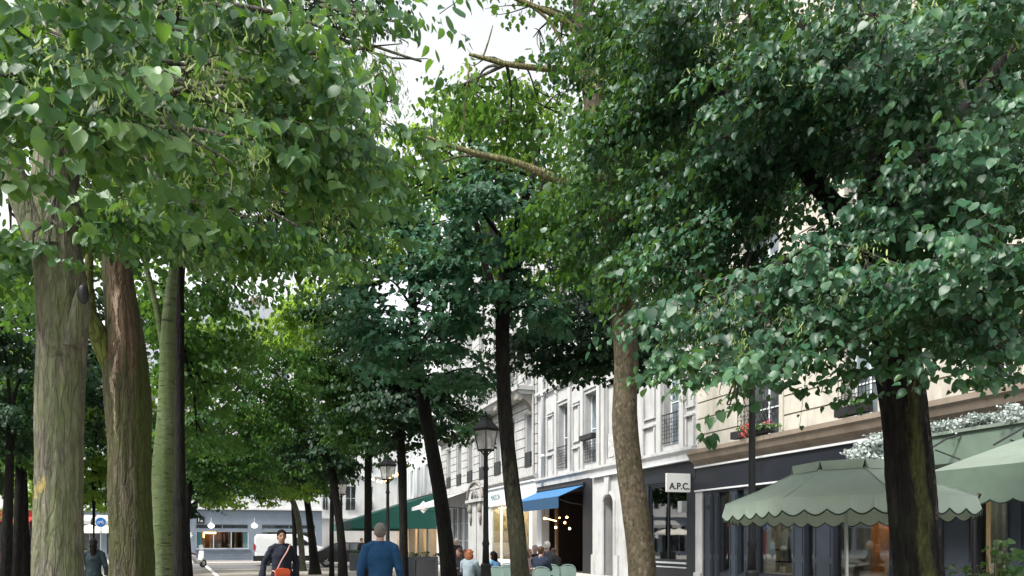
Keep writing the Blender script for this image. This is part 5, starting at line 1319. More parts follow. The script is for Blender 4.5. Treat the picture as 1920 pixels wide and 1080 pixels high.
# ---- promenade trees with visible trunks, right row receding
row = [
 ('slender dark tree with a V-shaped fork just right of the second street lamp', [(757, 1060, 17), (756, 960, 16), (754, 880, 17), (752, 820, 15), (760, 760, 12)], 20, [(760, 770, 20, 70, 50, 1.0), (700, 740, 20, 70, 60, 1.0), (830, 790, 20.5, 60, 40, .8), (720, 820, 20.5, 50, 30, .7), (780, 700, 20, 90, 50, 1.), (690, 660, 20, 80, 60, 1.0), (830, 740, 20.5, 80, 50, 1.), (880, 800, 22, 30, 30, .6, 1.), (650, 600, 20, 80, 60, 1.)], 'dark', 'dark'),
 ('straight grey-barked tree in front of the green awning, beside the second street lamp', [(690, 1060, 15), (690, 950, 14), (690, 860, 13), (690, 800, 11)], 24, [(690, 790, 24, 70, 50, 1.2), (640, 800, 24, 60, 50, 1.), (730, 840, 24, 40, 25, .7, 1.2), (640, 720, 24, 80, 70, 1.2), (720, 720, 24, 90, 60, 1.2), (620, 620, 24, 70, 60, 1.2), (600, 700, 24, 60, 60, 1.2)], 'mid', 'dark'),
 ('dark tree leaning left of the third street lamp', [(643, 1080, 18), (640, 1010, 16), (632, 950, 14), (622, 880, 14), (614, 820, 11)], 28, [(620, 840, 28, 60, 50, 1.2), (590, 780, 28, 70, 60, 1.3), (650, 780, 28, 60, 60, 1.2), (560, 840, 28.5, 60, 40, 1.1), (640, 880, 28, 30, 20, .6, 1.2)], 'dark', 'dark'),
 ('thin dark tree right next to the leaning one in the receding row', [(622, 1070, 9), (622, 980, 8), (624, 900, 8), (626, 860, 7)], 31, [(610, 880, 31, 50, 30, 1.0), (570, 800, 31, 70, 60, 1.3), (640, 800, 31, 60, 60, 1.2)], 'mid', 'dark'),
 ('dark thick-footed tree just right of the woman with the orange bag', [(590, 1060, 18), (586, 1020, 15), (580, 970, 13), (574, 930, 11)], 35, [(575, 900, 35, 50, 30, 1.2), (540, 850, 35, 70, 60, 1.5), (600, 840, 35, 60, 60, 1.4)], 'mid', 'dark'),
 ('grey leaning tree beside the grey-blue cafe front', [(567, 1060, 12), (564, 1010, 11), (556, 960, 11), (545, 930, 9)], 39, [(530, 900, 39, 60, 30, 1.5), (500, 850, 39, 80, 60, 1.8), (560, 860, 39, 60, 40, 1.4)], 'mid', 'grey'),
 ('dark tree standing behind the grey leaning one by the cafe', [(553, 1050, 9), (552, 990, 8), (550, 940, 8)], 42, [(540, 910, 42, 50, 25, 1.3), (460, 900, 42, 80, 35, 1.6), (580, 890, 42, 50, 40, 1.5)], 'dark', 'dark'),
]
for i, (lab, tr, D, lb, mt, bk) in enumerate(row):
    quick_tree('promenade_tree', lab, tr, D, lb, mt, .14 if D < 26 else .18, 90 + i, bk)
rowl = [
 ('dark tree standing right behind the pale forked trunk', [(334, 1070, 17), (332, 950, 15), (332, 800, 12), (336, 640, 9), (345, 480, 7)], 15, [(400, 560, 15, 80, 60, 1.), (340, 640, 15.5, 70, 60, 1.), (430, 640, 15.5, 70, 50, .9), (390, 740, 16, 70, 50, .9), (300, 560, 15.5, 60, 60, .9, 1.4), (460, 560, 16, 60, 40, .9, 1.3), (370, 830, 16, 60, 50, .8)], 'mid', 'dark'),
 ('bushy tree left of centre whose low crown hangs over the cafe view', [(345, 1050, 16), (350, 950, 15), (360, 850, 12), (380, 700, 9)], 22, [(450, 700, 22, 80, 60, 1.2), (400, 800, 22, 80, 50, 1.2), (500, 780, 22, 80, 60, 1.2), (440, 860, 22, 90, 40, 1.1), (380, 900, 22, 60, 30, .8), (540, 700, 22, 70, 60, 1.2), (350, 850, 21.5, 50, 50, 1.0), (470, 900, 22.5, 50, 18, .8, 1.3)], 'mid', 'dark'),
 ('second bushy tree of the left row, paler green, seen through the gap', [(352, 1050, 8), (352, 950, 8), (380, 850, 6)], 32, [(560, 620, 32, 70, 50, 1.8), (600, 690, 32, 60, 50, 1.5), (520, 640, 33, 60, 50, 1.5, 1.3), (480, 800, 32, 80, 60, 1.8), (560, 780, 32, 70, 60, 1.6), (410, 870, 32, 80, 40, 1.6), (400, 640, 33, 90, 60, 1.8), (420, 925, 33, 60, 20, 1.2, 1.6), (520, 925, 33, 70, 18, 1.2, 1.6), (590, 920, 33, 50, 20, 1.2, 1.4)], 'backlit', 'dark'),
 ('leaning dark tree at the far left edge beside the left street lamp', [(10, 1080, 20), (14, 980, 18), (18, 880, 15), (20, 800, 12)], 18, [(20, 760, 18, 70, 60, 1.), (-40, 820, 18, 60, 60, 1.), (60, 690, 18.5, 70, 60, 1., 1.4), (0, 620, 18, 70, 70, 1.0), (30, 840, 18.5, 40, 25, .7, 1.2)], 'dark', 'dark'),
 ('straight dark tree between the left street lamp and the big grey trunk', [(30, 1080, 19), (35, 980, 17), (37, 900, 15), (40, 800, 12)], 20, [(40, 850, 20, 40, 30, .8), (90, 800, 20, 60, 60, 1.0), (20, 720, 20, 60, 60, 1.0)], 'mid', 'dark'),
 ('tree with bright backlit green in its leaf colour between the big grey trunk and the mossy one', [(176, 1060, 0.1), (176, 900, 8), (178, 820, 8), (180, 700, 6)], 26, [(190, 860, 26, 50, 40, 1.3), (180, 760, 26, 60, 60, 1.4), (60, 700, 26, 80, 60, 1.5, 1.3), (20, 620, 27, 80, 60, 1.5, 1.2), (190, 920, 26, 40, 22, .8, 1.), (290, 860, 27, 50, 60, 1.2), (60, 910, 27, 50, 30, 1.0), (280, 760, 27, 50, 60, 1.3), (60, 820, 27, 60, 40, 1.3)], 'backlit', 'dark'),
 ('dark tree with thin trunk just left of the big grey trunk', [(66, 1075, 9), (66, 950, 9), (66, 850, 8)], 24, [(60, 790, 24, 50, 60, 1.), (280, 620, 24, 60, 80, 1.2), (190, 660, 24, 50, 60, 1.1), (170, 540, 24, 80, 70, 1.2)], 'dark', 'dark'),
]
for i, (lab, tr, D, lb, mt, bk) in enumerate(rowl):
    quick_tree('promenade_tree', lab, tr, D, lb, mt, .13 if D < 24 else .17, 110 + i, bk)
# ---- simple generic background trees, one shared build copied
def proto(seed, mat, h=10.5):
    rs = np.random.default_rng(seed)
    t = thing('background_tree', 'x', 'tree', (0, 0, 0), 0, 'background trees of the square')
    wd = Wood(); wd.limb([(0, 0, 0), (.05, 0, 2), (.1, .05, 4), (.0, .1, 7)], [.2, .16, .13, .05], step=.3, n=12, lump=.06, seed=seed, flare=.3)
    LL = []
    for i in range(20):
        q = i * 2.4 + rs.uniform(-.3, .3); z = 3.9 + (h - 4.8) * rs.uniform(0, 1); r = 2.6 * math.sqrt(max(.1, 1 - ((z - 5.5) / (h - 4.5)) ** 2)) * rs.uniform(.5, 1)
        LL.append(lobe_w((r * math.cos(q), r * math.sin(q), z), (1.1 * rs.uniform(.8, 1.2), 1.1, .75)))
    (P_, T_, N_, S_, t_), tw = spray(LL, (0, 0, 0), .19, k=1.6, m=9, L=.6, seed=seed)
    wd.build('trunk', BK['dark'], t); leaf_mesh('crown', P_, T_, N_, S_, t_, TF_, LM[mat], t)
    wd = Wood(); limbs_to_lobes(wd, [(0.1, .05, 4), (0, .1, 6)], LL, .05, seed, 1); wd.build('branches', BK['dark'], t)
    return t
protos = [proto(201, 'mid'), proto(202, 'dark'), proto(203, 'backlit')]
used = [False] * 3
spots = [(-6.5, 27, 1, 'background tree left of the promenade, nearest of the far group'), (-7, 34, 0, 'background tree left of the promenade, second of the far group'), (-3.6, 40, 0, 'background tree right before the cafe building, left side'), (-8, 42, 2, 'bright background tree by the left street'),
         (-13, 24, 0, 'background tree in the left part of the square, near'), (-14, 33, 2, 'bright background tree in the left part of the square'), (-20, 30, 1, 'dark background tree far left in the square'), (-21, 42, 0, 'background tree far left by the crossing street'), (-12, 15, 1, 'dark background tree left of the frame edge'), (-19, 19, 0, 'background tree beyond the left edge'), (-2.2, 31, 1, 'dark background tree behind the pale forked trunk')]
for i, (x, y, k, lab) in enumerate(spots):
    t = protos[k] if not used[k] else copy_tree(protos[k]); used[k] = True
    t.location = (x, y, 0); t.rotation_euler = (0, 0, rng.uniform(0, 6)); s = rng.uniform(.85, 1.05); t.scale = (s, s, s * rng.uniform(.9, 1.0)); t['label'] = lab
# ------------------------------------------------------------------ street furniture
def sq_tube(m, c, w0, w1, z0, z1):
    a, b = w0 / 2, w1 / 2
    m.add([(c[0] - a, c[1] - a, z0), (c[0] + a, c[1] - a, z0), (c[0] + a, c[1] + a, z0), (c[0] - a, c[1] + a, z0),
           (c[0] - b, c[1] - b, z1), (c[0] + b, c[1] - b, z1), (c[0] + b, c[1] + b, z1), (c[0] - b, c[1] + b, z1)],
          [(0, 3, 2, 1), (4, 5, 6, 7), (0, 1, 5, 4), (1, 2, 6, 5), (2, 3, 7, 6), (3, 0, 4, 7)])
def lamp_post(label, loc, H=4.15, rz=.5):
    t = thing('street_lamp', label, 'street lamp', loc, 0, 'cast iron street lamps')
    zl = H - .78
    m = MB(); m.lathe([(.20, 0), (.20, .12), (.17, .16), (.16, .55), (.19, .6), (.15, .66), (.12, .95), (.14, 1.0), (.10, 1.06)], n=14); m.build('base', M['iron'], t, smooth=True, world=False)
    m = MB(); m.lathe([(.09, 1.06), (.075, 1.4), (.095, 1.45), (.07, 1.52), (.052, zl - .42), (.08, zl - .38), (.055, zl - .33), (.05, zl - .12), (.075, zl - .08), (.04, zl - .02)], n=14); m.build('pole', M['iron'], t, smooth=True, world=False)
    m = MB()
    for k in range(4):
        q = math.pi / 4 + k * math.pi / 2; m.tube([(0, 0, zl - .14), (.09 * math.cos(q), .09 * math.sin(q), zl - .05), (.17 * math.cos(q), .17 * math.sin(q), zl + .01)], .014, 6)
        cs, sn = math.cos(q), math.sin(q)
        m.tube([(.185 * cs, .185 * sn, zl), (.275 * cs, .275 * sn, zl + .40)], .013, 6)
    sq_tube(m, (0, 0), .28, .29, zl - .02, zl + .015); 
    for (a, b) in (((-1, -1), (1, -1)), ((1, -1), (1, 1)), ((1, 1), (-1, 1)), ((-1, 1), (-1, -1))):
        w_ = .195; m.tube([(a[0] * w_, a[1] * w_, zl + .40), (b[0] * w_, b[1] * w_, zl + .40)], .014, 6)
    m.build('lantern_frame', M['iron'], t, world=False)
    m = MB(); 
    w0, w1 = .128, .19
    for (a, b) in (((-1, -1), (1, -1)), ((1, -1), (1, 1)), ((1, 1), (-1, 1)), ((-1, 1), (-1, -1))):
        m.add([(a[0] * w0, a[1] * w0, zl + .016), (b[0] * w0, b[1] * w0, zl + .016), (b[0] * w1, b[1] * w1, zl + .395), (a[0] * w1, a[1] * w1, zl + .395)], [(0, 1, 2, 3)])
    m.build('lantern_glass', M['lampglass'], t, world=False)
    m = MB(); m.lathe([(.05, 0), (.07, .06), (.05, .2), (.02, .26)], (0, 0, zl + .05), 10); m.build('burner', M['signwhite'], t, smooth=True, world=False)
    m = MB(); sq_tube(m, (0, 0), .46, .45, zl + .412, zl + .44); sq_tube(m, (0, 0), .45, .20, zl + .441, zl + .60); sq_tube(m, (0, 0), .21, .17, zl + .601, zl + .66)
    m.lathe([(.06, .66), (.085, .70), (.03, .74), (.02, .78)], (0, 0, zl), 10); m.build('roof', M['iron'], t, world=False)
    t.rotation_euler = (0, 0, rz); t.scale = (.85, .85, 1); return t
lamp_post('street lamp in the middle, between the leaning black trunk and the slim dark trunk', G(911, 15.7), 4.13)
lamp_post('second street lamp, before the green awning, near the man in blue', G(727, 22.8), 4.1, .45)
lamp_post('smallest street lamp, half hidden behind the leaning dark tree', G(640, 30), 4.1, .4)
lamp_post('street lamp at the far left edge between dark trunks', G(16, 26), 4.1, .2)
l4 = lamp_post('tall street lamp rising into the leaves beside the sage parasol', G(1410, 12), 5.3, .55)

def scallop_ring(m, R_fn, zt, zb, nseg, per, c, th=.006, amp=.05, pip=None):
    # vertical octagonal hanging with scalloped hem
    K = 6; pts = []
    for i in range(nseg):
        q0, q1 = 2 * math.pi * (i + .5) / nseg, 2 * math.pi * (i + 1.5) / nseg
        a = Vector((R_fn * math.cos(q0), R_fn * math.sin(q0), 0)); b = Vector((R_fn * math.cos(q1), R_fn * math.sin(q1), 0))
        for j in range(per):
            for k in range(K):
                u0, u1 = (j + k / K) / per, (j + (k + 1) / K) / per
                p0, p1 = a.lerp(b, u0), a.lerp(b, u1)
                h = lambda f: zb + amp * (1 - math.sin(math.pi * f)) ** 1.0
                h0, h1 = h(k / K), h((k + 1) / K)
                o = 1 + th / R_fn; fl = 1.03
                m.add([(c[0] + p0.x * fl, c[1] + p0.y * fl, h0), (c[0] + p1.x * fl, c[1] + p1.y * fl, h1), (c[0] + p1.x, c[1] + p1.y, zt), (c[0] + p0.x, c[1] + p0.y, zt)], [(0, 1, 2, 3)])
                pts.append((c[0] + p0.x * fl, c[1] + p0.y * fl, h0))
    pts.append(pts[0])
    if pip is not None: pip.tube(pts, .009, 5, False)
def parasol(name, label, c, R, zh, zt, mat, nseg=8, per=5, cap=True, drop=.2, pole=M['metal'], poleR=.02, group=None, rot=0, scal=.05, sag=.0):
    t = thing(name, label, 'parasol', (c[0], c[1], 0), 0, group)
    m = MB(); rc = R * .40 if cap else 0
    z_edge = zh + drop; zc = zt - .11 if cap else zt
    rings = [(R, z_edge), (R * .72, z_edge + (zc - z_edge) * .42 - sag), (rc if cap else .03, zc)]
    vs = []
    for r, z in rings:
        for k in range(nseg):
            q = 2 * math.pi * (k + .5) / nseg; vs.append((c[0] + r * math.cos(q), c[1] + r * math.sin(q), z))
    fs = [(i * nseg + k, i * nseg + (k + 1) % nseg, (i + 1) * nseg + (k + 1) % nseg, (i + 1) * nseg + k) for i in range(2) for k in range(nseg)]
    m.add(vs, fs); cn = m.build('canopy', mat, t)
    so = cn.modifiers.new('thickness', 'SOLIDIFY'); so.thickness = .006
    for k in range(nseg):
        m = MB(); m.tube([(vs[k + i * nseg][0], vs[k + i * nseg][1], vs[k + i * nseg][2] + .004) for i in range(3)], .007, 5)
        m.build('seam', mat, cn)
    m = MB(); pip = MB(); scallop_ring(m, R, z_edge, zh, nseg, per, c, amp=scal, pip=pip)
    v = m.build('valance', mat, t); so = v.modifiers.new('thickness', 'SOLIDIFY'); so.thickness = .005
    if cap:
        pip.build('piping', M['piping'], v)
        m = MB(); r2 = rc * 1.08
        vs = [(c[0] + r2 * math.cos(2 * math.pi * (k + .5) / nseg), c[1] + r2 * math.sin(2 * math.pi * (k + .5) / nseg), zt - .03) for k in range(nseg)] + [(c[0], c[1], zt + .04)]
        m.add(vs, [(k, (k + 1) % nseg, nseg) for k in range(nseg)])
        vs = []; fs = []
        for k in range(nseg):
            q0, q1 = 2 * math.pi * (k + .5) / nseg, 2 * math.pi * (k + 1.5) / nseg
            a = Vector((r2 * math.cos(q0), r2 * math.sin(q0), 0)); b = Vector((r2 * math.cos(q1), r2 * math.sin(q1), 0)); n = len(vs)
            a2, b2 = a.lerp(b, .07) * 1.03, a.lerp(b, .93) * 1.03
            vs += [(c[0] + a.x, c[1] + a.y, zt - .03), (c[0] + b.x, c[1] + b.y, zt - .03), (c[0] + b2.x, c[1] + b2.y, zt - .135), (c[0] + a2.x, c[1] + a2.y, zt - .135)]
            fs.append((n, n + 1, n + 2, n + 3))
        m.add(vs, fs); cp = m.build('cap', mat, t); so = cp.modifiers.new('thickness', 'SOLIDIFY'); so.thickness = .005
        m = MB()
        for k in range(nseg):
            q = 2 * math.pi * (k + .5) / nseg; m.tube([(c[0] + r2 * .97 * math.cos(q), c[1] + r2 * .97 * math.sin(q), zt - .135), (c[0] + r2 * .96 * math.cos(q), c[1] + r2 * .96 * math.sin(q), zt - .04)], .015, 5)
        m.build('vent_seam', M['piping'], cp)
    m = MB(); m.tube([(c[0], c[1], 0), (c[0], c[1], zt - .05)], poleR, 10); m.build('pole', pole, t, smooth=True)
    m = MB()
    for k in range(nseg):
        q = 2 * math.pi * (k + .5) / nseg; m.tube([(c[0], c[1], zc - .12), (c[0] + R * .97 * math.cos(q), c[1] + R * .97 * math.sin(q), z_edge - .02)], .009, 5)
    m.build('ribs', pole, t)
    m = MB(); m.lathe([(.24, 0), (.24, .05), (.05, .07), (.035, .35)], (c[0], c[1], .0), 16); m.build('base', M['iron'], t)
    return t
pc = G(1591, 9.0)
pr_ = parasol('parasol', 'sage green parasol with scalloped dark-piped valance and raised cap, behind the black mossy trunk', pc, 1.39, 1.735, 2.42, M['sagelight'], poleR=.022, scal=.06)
pr_.rotation_euler = (-.032, 0.008, 0)

# terrace structure at right : sage awning with cassette box
Xo = 10.2
s1 = FY(1742, Xo); s0 = 3.0
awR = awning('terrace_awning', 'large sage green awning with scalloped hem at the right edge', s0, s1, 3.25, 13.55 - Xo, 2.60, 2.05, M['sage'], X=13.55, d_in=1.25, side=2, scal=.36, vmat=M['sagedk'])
gb = thing('terrace_planter', 'long sage green planter box of silver foliage above the awning at right', 'planter', (12.3, 8, 3.2))
Xg = 12.35
g0, g1 = 4.0, FY(1641, Xg)
m = MB(); m.box(Xg, Xg + .5, g0, g1, 2.95, 3.52); m.build('box', M['sagedk'], gb, bevel=.01)
m = MB(); m.box(Xg - .05, Xg - .002, g0, g1 + .03, 3.50, 3.56); m.build('edge_trim', M['sage'], gb)
m = MB()
for s in np.arange(g0 + .8, g1, 1.5):
    m = MB(); m.tube([(Xg - .02, s, 3.45), (Xg - .25, s + .1, 3.38), (Xg - .5, s + .45, 3.12)], .018, 6); m.tube([(Xg - .02, s, 3.0), (Xg - .3, s + .3, 3.2)], .014, 6)
    m.build('bracket', M['iron'], gb)
def foliage_rows(name, lobes, mat, leaf, parent, seed, k=2.2, tm=TS_, m=8, L=.16):
    (P_, T_, N_, S_, t_), tw = spray(lobes, (lobes[0][0][0] + 3, lobes[0][0][1]), leaf, k=k / DENS * 1.0, m=m, L=L, seed=seed, hang=-.2, up=.6, droop=0, rnd=.6, tintspread=.3)
    return leaf_mesh(name, P_, T_, N_, S_, t_, tm, mat, parent)
rs = np.random.default_rng(5)
LL = []
for s in np.arange(g0 + .1, g1 - .1, .22): LL.append(lobe_w((Xg + .18, s, 3.63 + rs.uniform(-.02, .08)), (.22, .2, .15 * rs.uniform(.8, 1.3))))
foliage_rows('foliage', LL, LM['silver'], .052, gb, 31, k=6)
sp = thing('silver_shrub', 'fluffy silver-leaved shrub beside the top of the sage parasol', 'plant', (12.4, FY(1612, 12.4), 2.7))
LL = [lobe_px(*a) for a in [(1600, 855, 15.5, 22, 22, .25), (1625, 862, 15.5, 28, 22, .25), (1650, 848, 15.3, 22, 22, .25), (1640, 826, 15.3, 18, 13, .2), (1612, 842, 15.6, 18, 14, .2), (1660, 875, 15.3, 20, 20, .2)]]
foliage_rows('foliage', LL, LM['silver'], .06, sp, 32, k=5.5)
q = W(1628, 890, 15.5); m = MB(); m.box(q.x - .25, q.x + .25, q.y - .5, q.y + .5, 2.45, 2.8); m.build('pot', M['sagedk'], sp, bevel=.02)
m = MB(); m.box(q.x + .25, XF - .1, q.y - .3, q.y - .22, 2.4, 2.46); m.box(q.x + .25, XF - .1, q.y + .22, q.y + .3, 2.4, 2.46); m.build('bracket', M['iron'], sp)
bp = thing('awning_post', 'slim black post at the parasol\'s right corner', 'post', G(1826, 10.6))
q = G(1826, 10.6); m = MB(); m.tube([(q.x, q.y, 0), (q.x, q.y, 2.06)], .035, 10); m.lathe([(.09, 0), (.09, .03), (.04, .05)], q, 12); m.build('pole', M['black'], bp)
m = MB(); m.tube([(q.x - .05, q.y, 1.95), (q.x + .1, q.y, 2.15)], .03, 6); m.build('bracket', M['black'], bp)
# shrub in planter lower right
sh = thing('potted_shrub', 'leafy green shrub in a planter at the lower right corner', 'plant', G(1862, 8.5))
LL = [lobe_px(*a) for a in [(1850, 1075, 8.5, 45, 25, .3), (1895, 1060, 8.5, 30, 35, .3), (1870, 1042, 8.6, 40, 15, .25, 1.2), (1820, 1068, 8.5, 35, 10, .2, 1.2), (1892, 1022, 8.6, 22, 10, .2, 1.0), (1875, 1110, 8.5, 70, 30, .35)]]
(P_, T_, N_, S_, t_), tw = spray(LL, G(1862, 9.5), .095, k=.8, m=7, L=.3, seed=34, hang=.1, up=1.0, rnd=.4)
leaf_mesh('foliage', P_, T_, N_, S_, t_, TS_, LM['shrub'], sh)
q = G(1862, 8.5); wd = Wood()
for a, b in ((1830, 1062), (1850, 1040), (1872, 1022), (1890, 1010), (1895, 1050), (1868, 1000)):
    wd.limb([(q.x, q.y, .5), Vector(W((a + 1862) / 2, (b + 1150) / 2, 8.5)), W(a, b, 8.5)], [.012, .009, .004], n=6, step=.08)
wd.build('stems', BK['branch'], sh)
m = MB(); m.box(q.x - .3, q.x + .3, q.y - .5, q.y + .5, 0, .55); m.build('planter', M['sagedk'], sh, bevel=.02)
# flowers in the window above the lamp
fb = thing('flower_box', 'window box of pink and red flowers on the beige facade beside the tall lamp', 'flower box', (XF - .2, FY(1430), 4.5))
a_, b_ = sorted((FY(1392), FY(1462)))
m = MB(); m.box(XF - .42, XF - .22, a_, b_, 4.47, 4.68); m.build('box', M['black'], fb)
LL = [lobe_px(px_, py_, 21.8 - (px_ - 1400) * .02, 12, 12, .15) for px_, py_ in ((1398, 808), (1415, 800), (1430, 798), (1445, 800))]
(P_, T_, N_, S_, t_), tw = spray(LL, (XF + 3, 18), .08, k=1.0, m=6, L=.15, seed=35, hang=0); leaf_mesh('leaves', P_, T_, N_, S_, t_, TS_, LM['shrub'], fb)
flr = surf('pink_petals', (.75, .16, .22), .7, .1, 6); frd = surf('red_petals', (.5, .10, .08), .7, .1, 6)
for nm, ct_, mt in (('red_flowers', ((1394, 803), (1398, 812), (1402, 798), (1392, 815)), frd), ('pink_flowers', ((1434, 795), (1440, 791), (1443, 800), (1428, 803), (1448, 797), (1436, 806)), flr)):
    P_ = []
    for c_ in ct_:
        q = np.array(W(*c_, 21.3)); P_.append(q + rs.normal(0, .035, (26, 3)))
    P_ = np.concatenate(P_); n = len(P_)
    leaf_mesh(nm, P_, rs.normal(size=(n, 3)), rs.normal(size=(n, 3)), np.full(n, .05), np.full(n, .5), TS_, mt, fb)
# flowers also at the next window to the right
fb = thing('flower_box', 'window box half hidden by the leaves left of the black mossy trunk', 'flower box', (XF - .2, FY(1620), 4.5))
a_, b_ = sorted((FY(1590), FY(1650)))
m = MB(); m.box(XF - .42, XF - .22, a_, b_, 4.47, 4.68); m.build('box', M['black'], fb)
LL = [lobe_w((XF - .3, s, 4.75), (.12, .15, .12)) for s in np.arange(a_ + .1, b_, .2)]
(P_, T_, N_, S_, t_), tw = spray(LL, (XF + 3, 14), .07, k=.9, m=6, L=.15, seed=36, hang=0); leaf_mesh('leaves', P_, T_, N_, S_, t_, TS_, LM['shrub'], fb)

# diamond sign
ds = thing('diamond_sign', 'white diamond-shaped sign with a dark squiggle on the green awning panel', 'sign', W(794, 951, 57.6))
c = Vector(W(794, 951, 57.6)); h = .46; KS = 1.4
m = MB(lambda x, y, z: (c.x + RT[0] * x + FW[0] * y, c.y + RT[1] * x + FW[1] * y, c.z + z))
m.prism([(0, -h), (h, 0), (0, h), (-h, 0)], 1, -.02, .02); m.build('panel', M['signwhite'], ds)
m = MB(m.tf); m.tube([(-.14 * KS, -.03, .03 * KS), (-.05 * KS, -.03, .07 * KS), (.0, -.03, .0), (.08 * KS, -.03, -.05 * KS), (.14 * KS, -.03, -.02 * KS)], .04, 5); m.tube([(-.02, -.03, .10 * KS), (.1 * KS, -.03, .09 * KS)], .034, 5); m.build('mark', M['black'], ds)
m = MB(m.tf); m.tube([(.0, .03, 0), (0, .5, .1)], .03, 6); m.build('bracket', M['iron'], ds)
# string of lights over the green awning
sl = thing('string_lights', 'string of glowing warm bulbs above the green awning, beside the second street lamp', 'string lights', W(715, 893, 30))
pts = [W(px, py, 30) for px, py in ((694, 893), (700, 896), (708, 900), (715, 901), (722, 899), (730, 894), (738, 889), (745, 887), (752, 884))]
m = MB(); m.tube(pts, .012, 5); m.build('cable', M['black'], sl)
for p_ in pts:
    m = MB(); m.ball(p_ - Vector((0, 0, .05)), .055, 8, 6); m.build('bulb', M['bulb'], sl, smooth=True)

# round blue sign
bs = thing('cycle_sign', 'round blue cycle route sign with white rim on a pale pole', 'sign', G(189, 42))
c = W(189, 979, 42)
m = MB(lambda x, y, z: (c.x + x, c.y + y, c.z + z))
q_ = [(math.cos(2 * math.pi * k / 24), math.sin(2 * math.pi * k / 24)) for k in range(24)]
m.prism([(.29 * a, .29 * b) for a, b in q_], 1, -.02, .02); m.build('rim', M['signwhite'], bs)
m2 = MB(m.tf); m2.prism([(.245 * a, .245 * b) for a, b in q_], 1, -.03, -.0201); m2.build('disc', M['signblue'], bs)
m3 = MB(m.tf)
for cx_ in (-.1, .1): m3.tube([(cx_ + .06 * a, -.034, -.04 + .06 * b) for a, b in q_] , .009, 4)
m3.tube([(-.1, -.034, -.04), (-.03, -.034, .05), (.07, -.034, .05), (.1, -.034, -.04)], .009, 4); m3.tube([(-.03, -.034, .05), (0, -.034, -.04), (.07, -.034, .05)], .009, 4); m3.tube([(.06, -.034, .09), (.1, -.034, .09)], .009, 4)
m3.build('cycle_mark', M['signwhite'], bs)
m = MB(); m.tube([(c.x, c.y + .05, 0), (c.x, c.y + .05, c.z + .25)], .035, 8); m.build('pole', M['metal'], bs)
# cream parasols across the street
for i, (px, lb) in enumerate(((168, 'cream terrace parasol behind the round blue sign, left one'), (206, 'cream terrace parasol behind the round blue sign, right one'))):
    q = G(px, 58); parasol('terrace_parasol', lb, (q.x, q.y), 1.35, 2.12, 2.75, M['cream'], per=1, cap=False, drop=.12, group='cream parasols across the street', scal=.0, nseg=8)

# ---- vehicles : side profile bodies
def wheel(parent, c, r=.33, w_=.2):
    m = MB(); x, y, z = c
    K = 20
    def ring(rr, yy): return [(x + rr * math.cos(2 * math.pi * k / K), yy, z + rr * math.sin(2 * math.pi * k / K)) for k in range(K)]
    prof = [(r * .6, -w_ / 2), (r * .95, -w_ / 2), (r, -w_ * .3), (r, w_ * .3), (r * .95, w_ / 2), (r * .6, w_ / 2)]
    vs = []
    for rr, yy in prof: vs += ring(rr, y + yy)
    fs = [(i * K + k, i * K + (k + 1) % K, ((i + 1) % 6) * K + (k + 1) % K, ((i + 1) % 6) * K + k) for i in range(6) for k in range(K)]
    m.add(vs, fs); wh = m.build('wheel', M['rubber'], parent, smooth=False, world=False)
    m = MB(); m.add(ring(r * .6, y - w_ * .3) + ring(r * .6, y + w_ * .3) , [tuple(range(K)), tuple(range(2 * K - 1, K - 1, -1))]);
    for k in range(5):
        q = 2 * math.pi * k / 5; m.tube([(x, y - w_ * .42, z), (x + r * .55 * math.cos(q), y - w_ * .36, z + r * .55 * math.sin(q))], .03, 5)
        m.tube([(x, y + w_ * .42, z), (x + r * .55 * math.cos(q), y + w_ * .36, z + r * .55 * math.sin(q))], .03, 5)
    m.build('rim', M['metal'], wh, world=False)
def vehicle(name, label, cat, loc, rz, low, up, wheels, wins, width, mat, hr=.34, taper=.12):
    """low: lower-body profile; up: full side profile (x,z) ; wins: side window polys"""
    t = thing(name, label, cat, loc, rz)
    def ring(prof, y, s=1.0): return [(x, y, z) for x, z in prof]
    n = len(up); hw = width / 2
    zb = max(z for x, z in low) if low else 1
    def yy(z, e): return (hw - (taper * max(0, z - zb))) * e
    cx_ = sum(p[0] for p in up) / n; cz_ = sum(p[1] for p in up) / n
    vs = []
    for e, ins in ((-1, .05), (-1, 0), (1, 0), (1, .05)):
        for x, z in up:
            k = 1 - ins * .6
            vs.append((cx_ + (x - cx_) * k, yy(z, e) * (1 if ins else .96) if ins else yy(z, e) * .955, cz_ + (z - cz_) * k) if ins else (x, yy(z, e) * .95, z))
    m = MB(); m.add(vs, [tuple(range(n - 1, -1, -1))] + [(i * n + k, i * n + (k + 1) % n, (i + 1) * n + (k + 1) % n, (i + 1) * n + k) for i in range(3) for k in range(n)] + [tuple(range(3 * n, 4 * n))])
    m.build('body', mat, t, world=False, bevel=.02)
    for wpoly in wins:
        for e in (-1, 1):
            m = MB(); m.add([(x, yy(z, e) * 1.0 + e * .003, z) for x, z in wpoly] + [(x, yy(z, e) * 1.0 - e * .02, z) for x, z in wpoly], [tuple(range(len(wpoly))), tuple(range(2 * len(wpoly) - 1, len(wpoly) - 1, -1))] + [(k, len(wpoly) + k, len(wpoly) + (k + 1) % len(wpoly), (k + 1) % len(wpoly)) for k in range(len(wpoly))])
            m.build('side_window', M['pane'], t, world=False)
    for x in wheels:
        for e in (-1, 1): wheel(t, (x, e * (hw - .10), hr), hr)
    return t
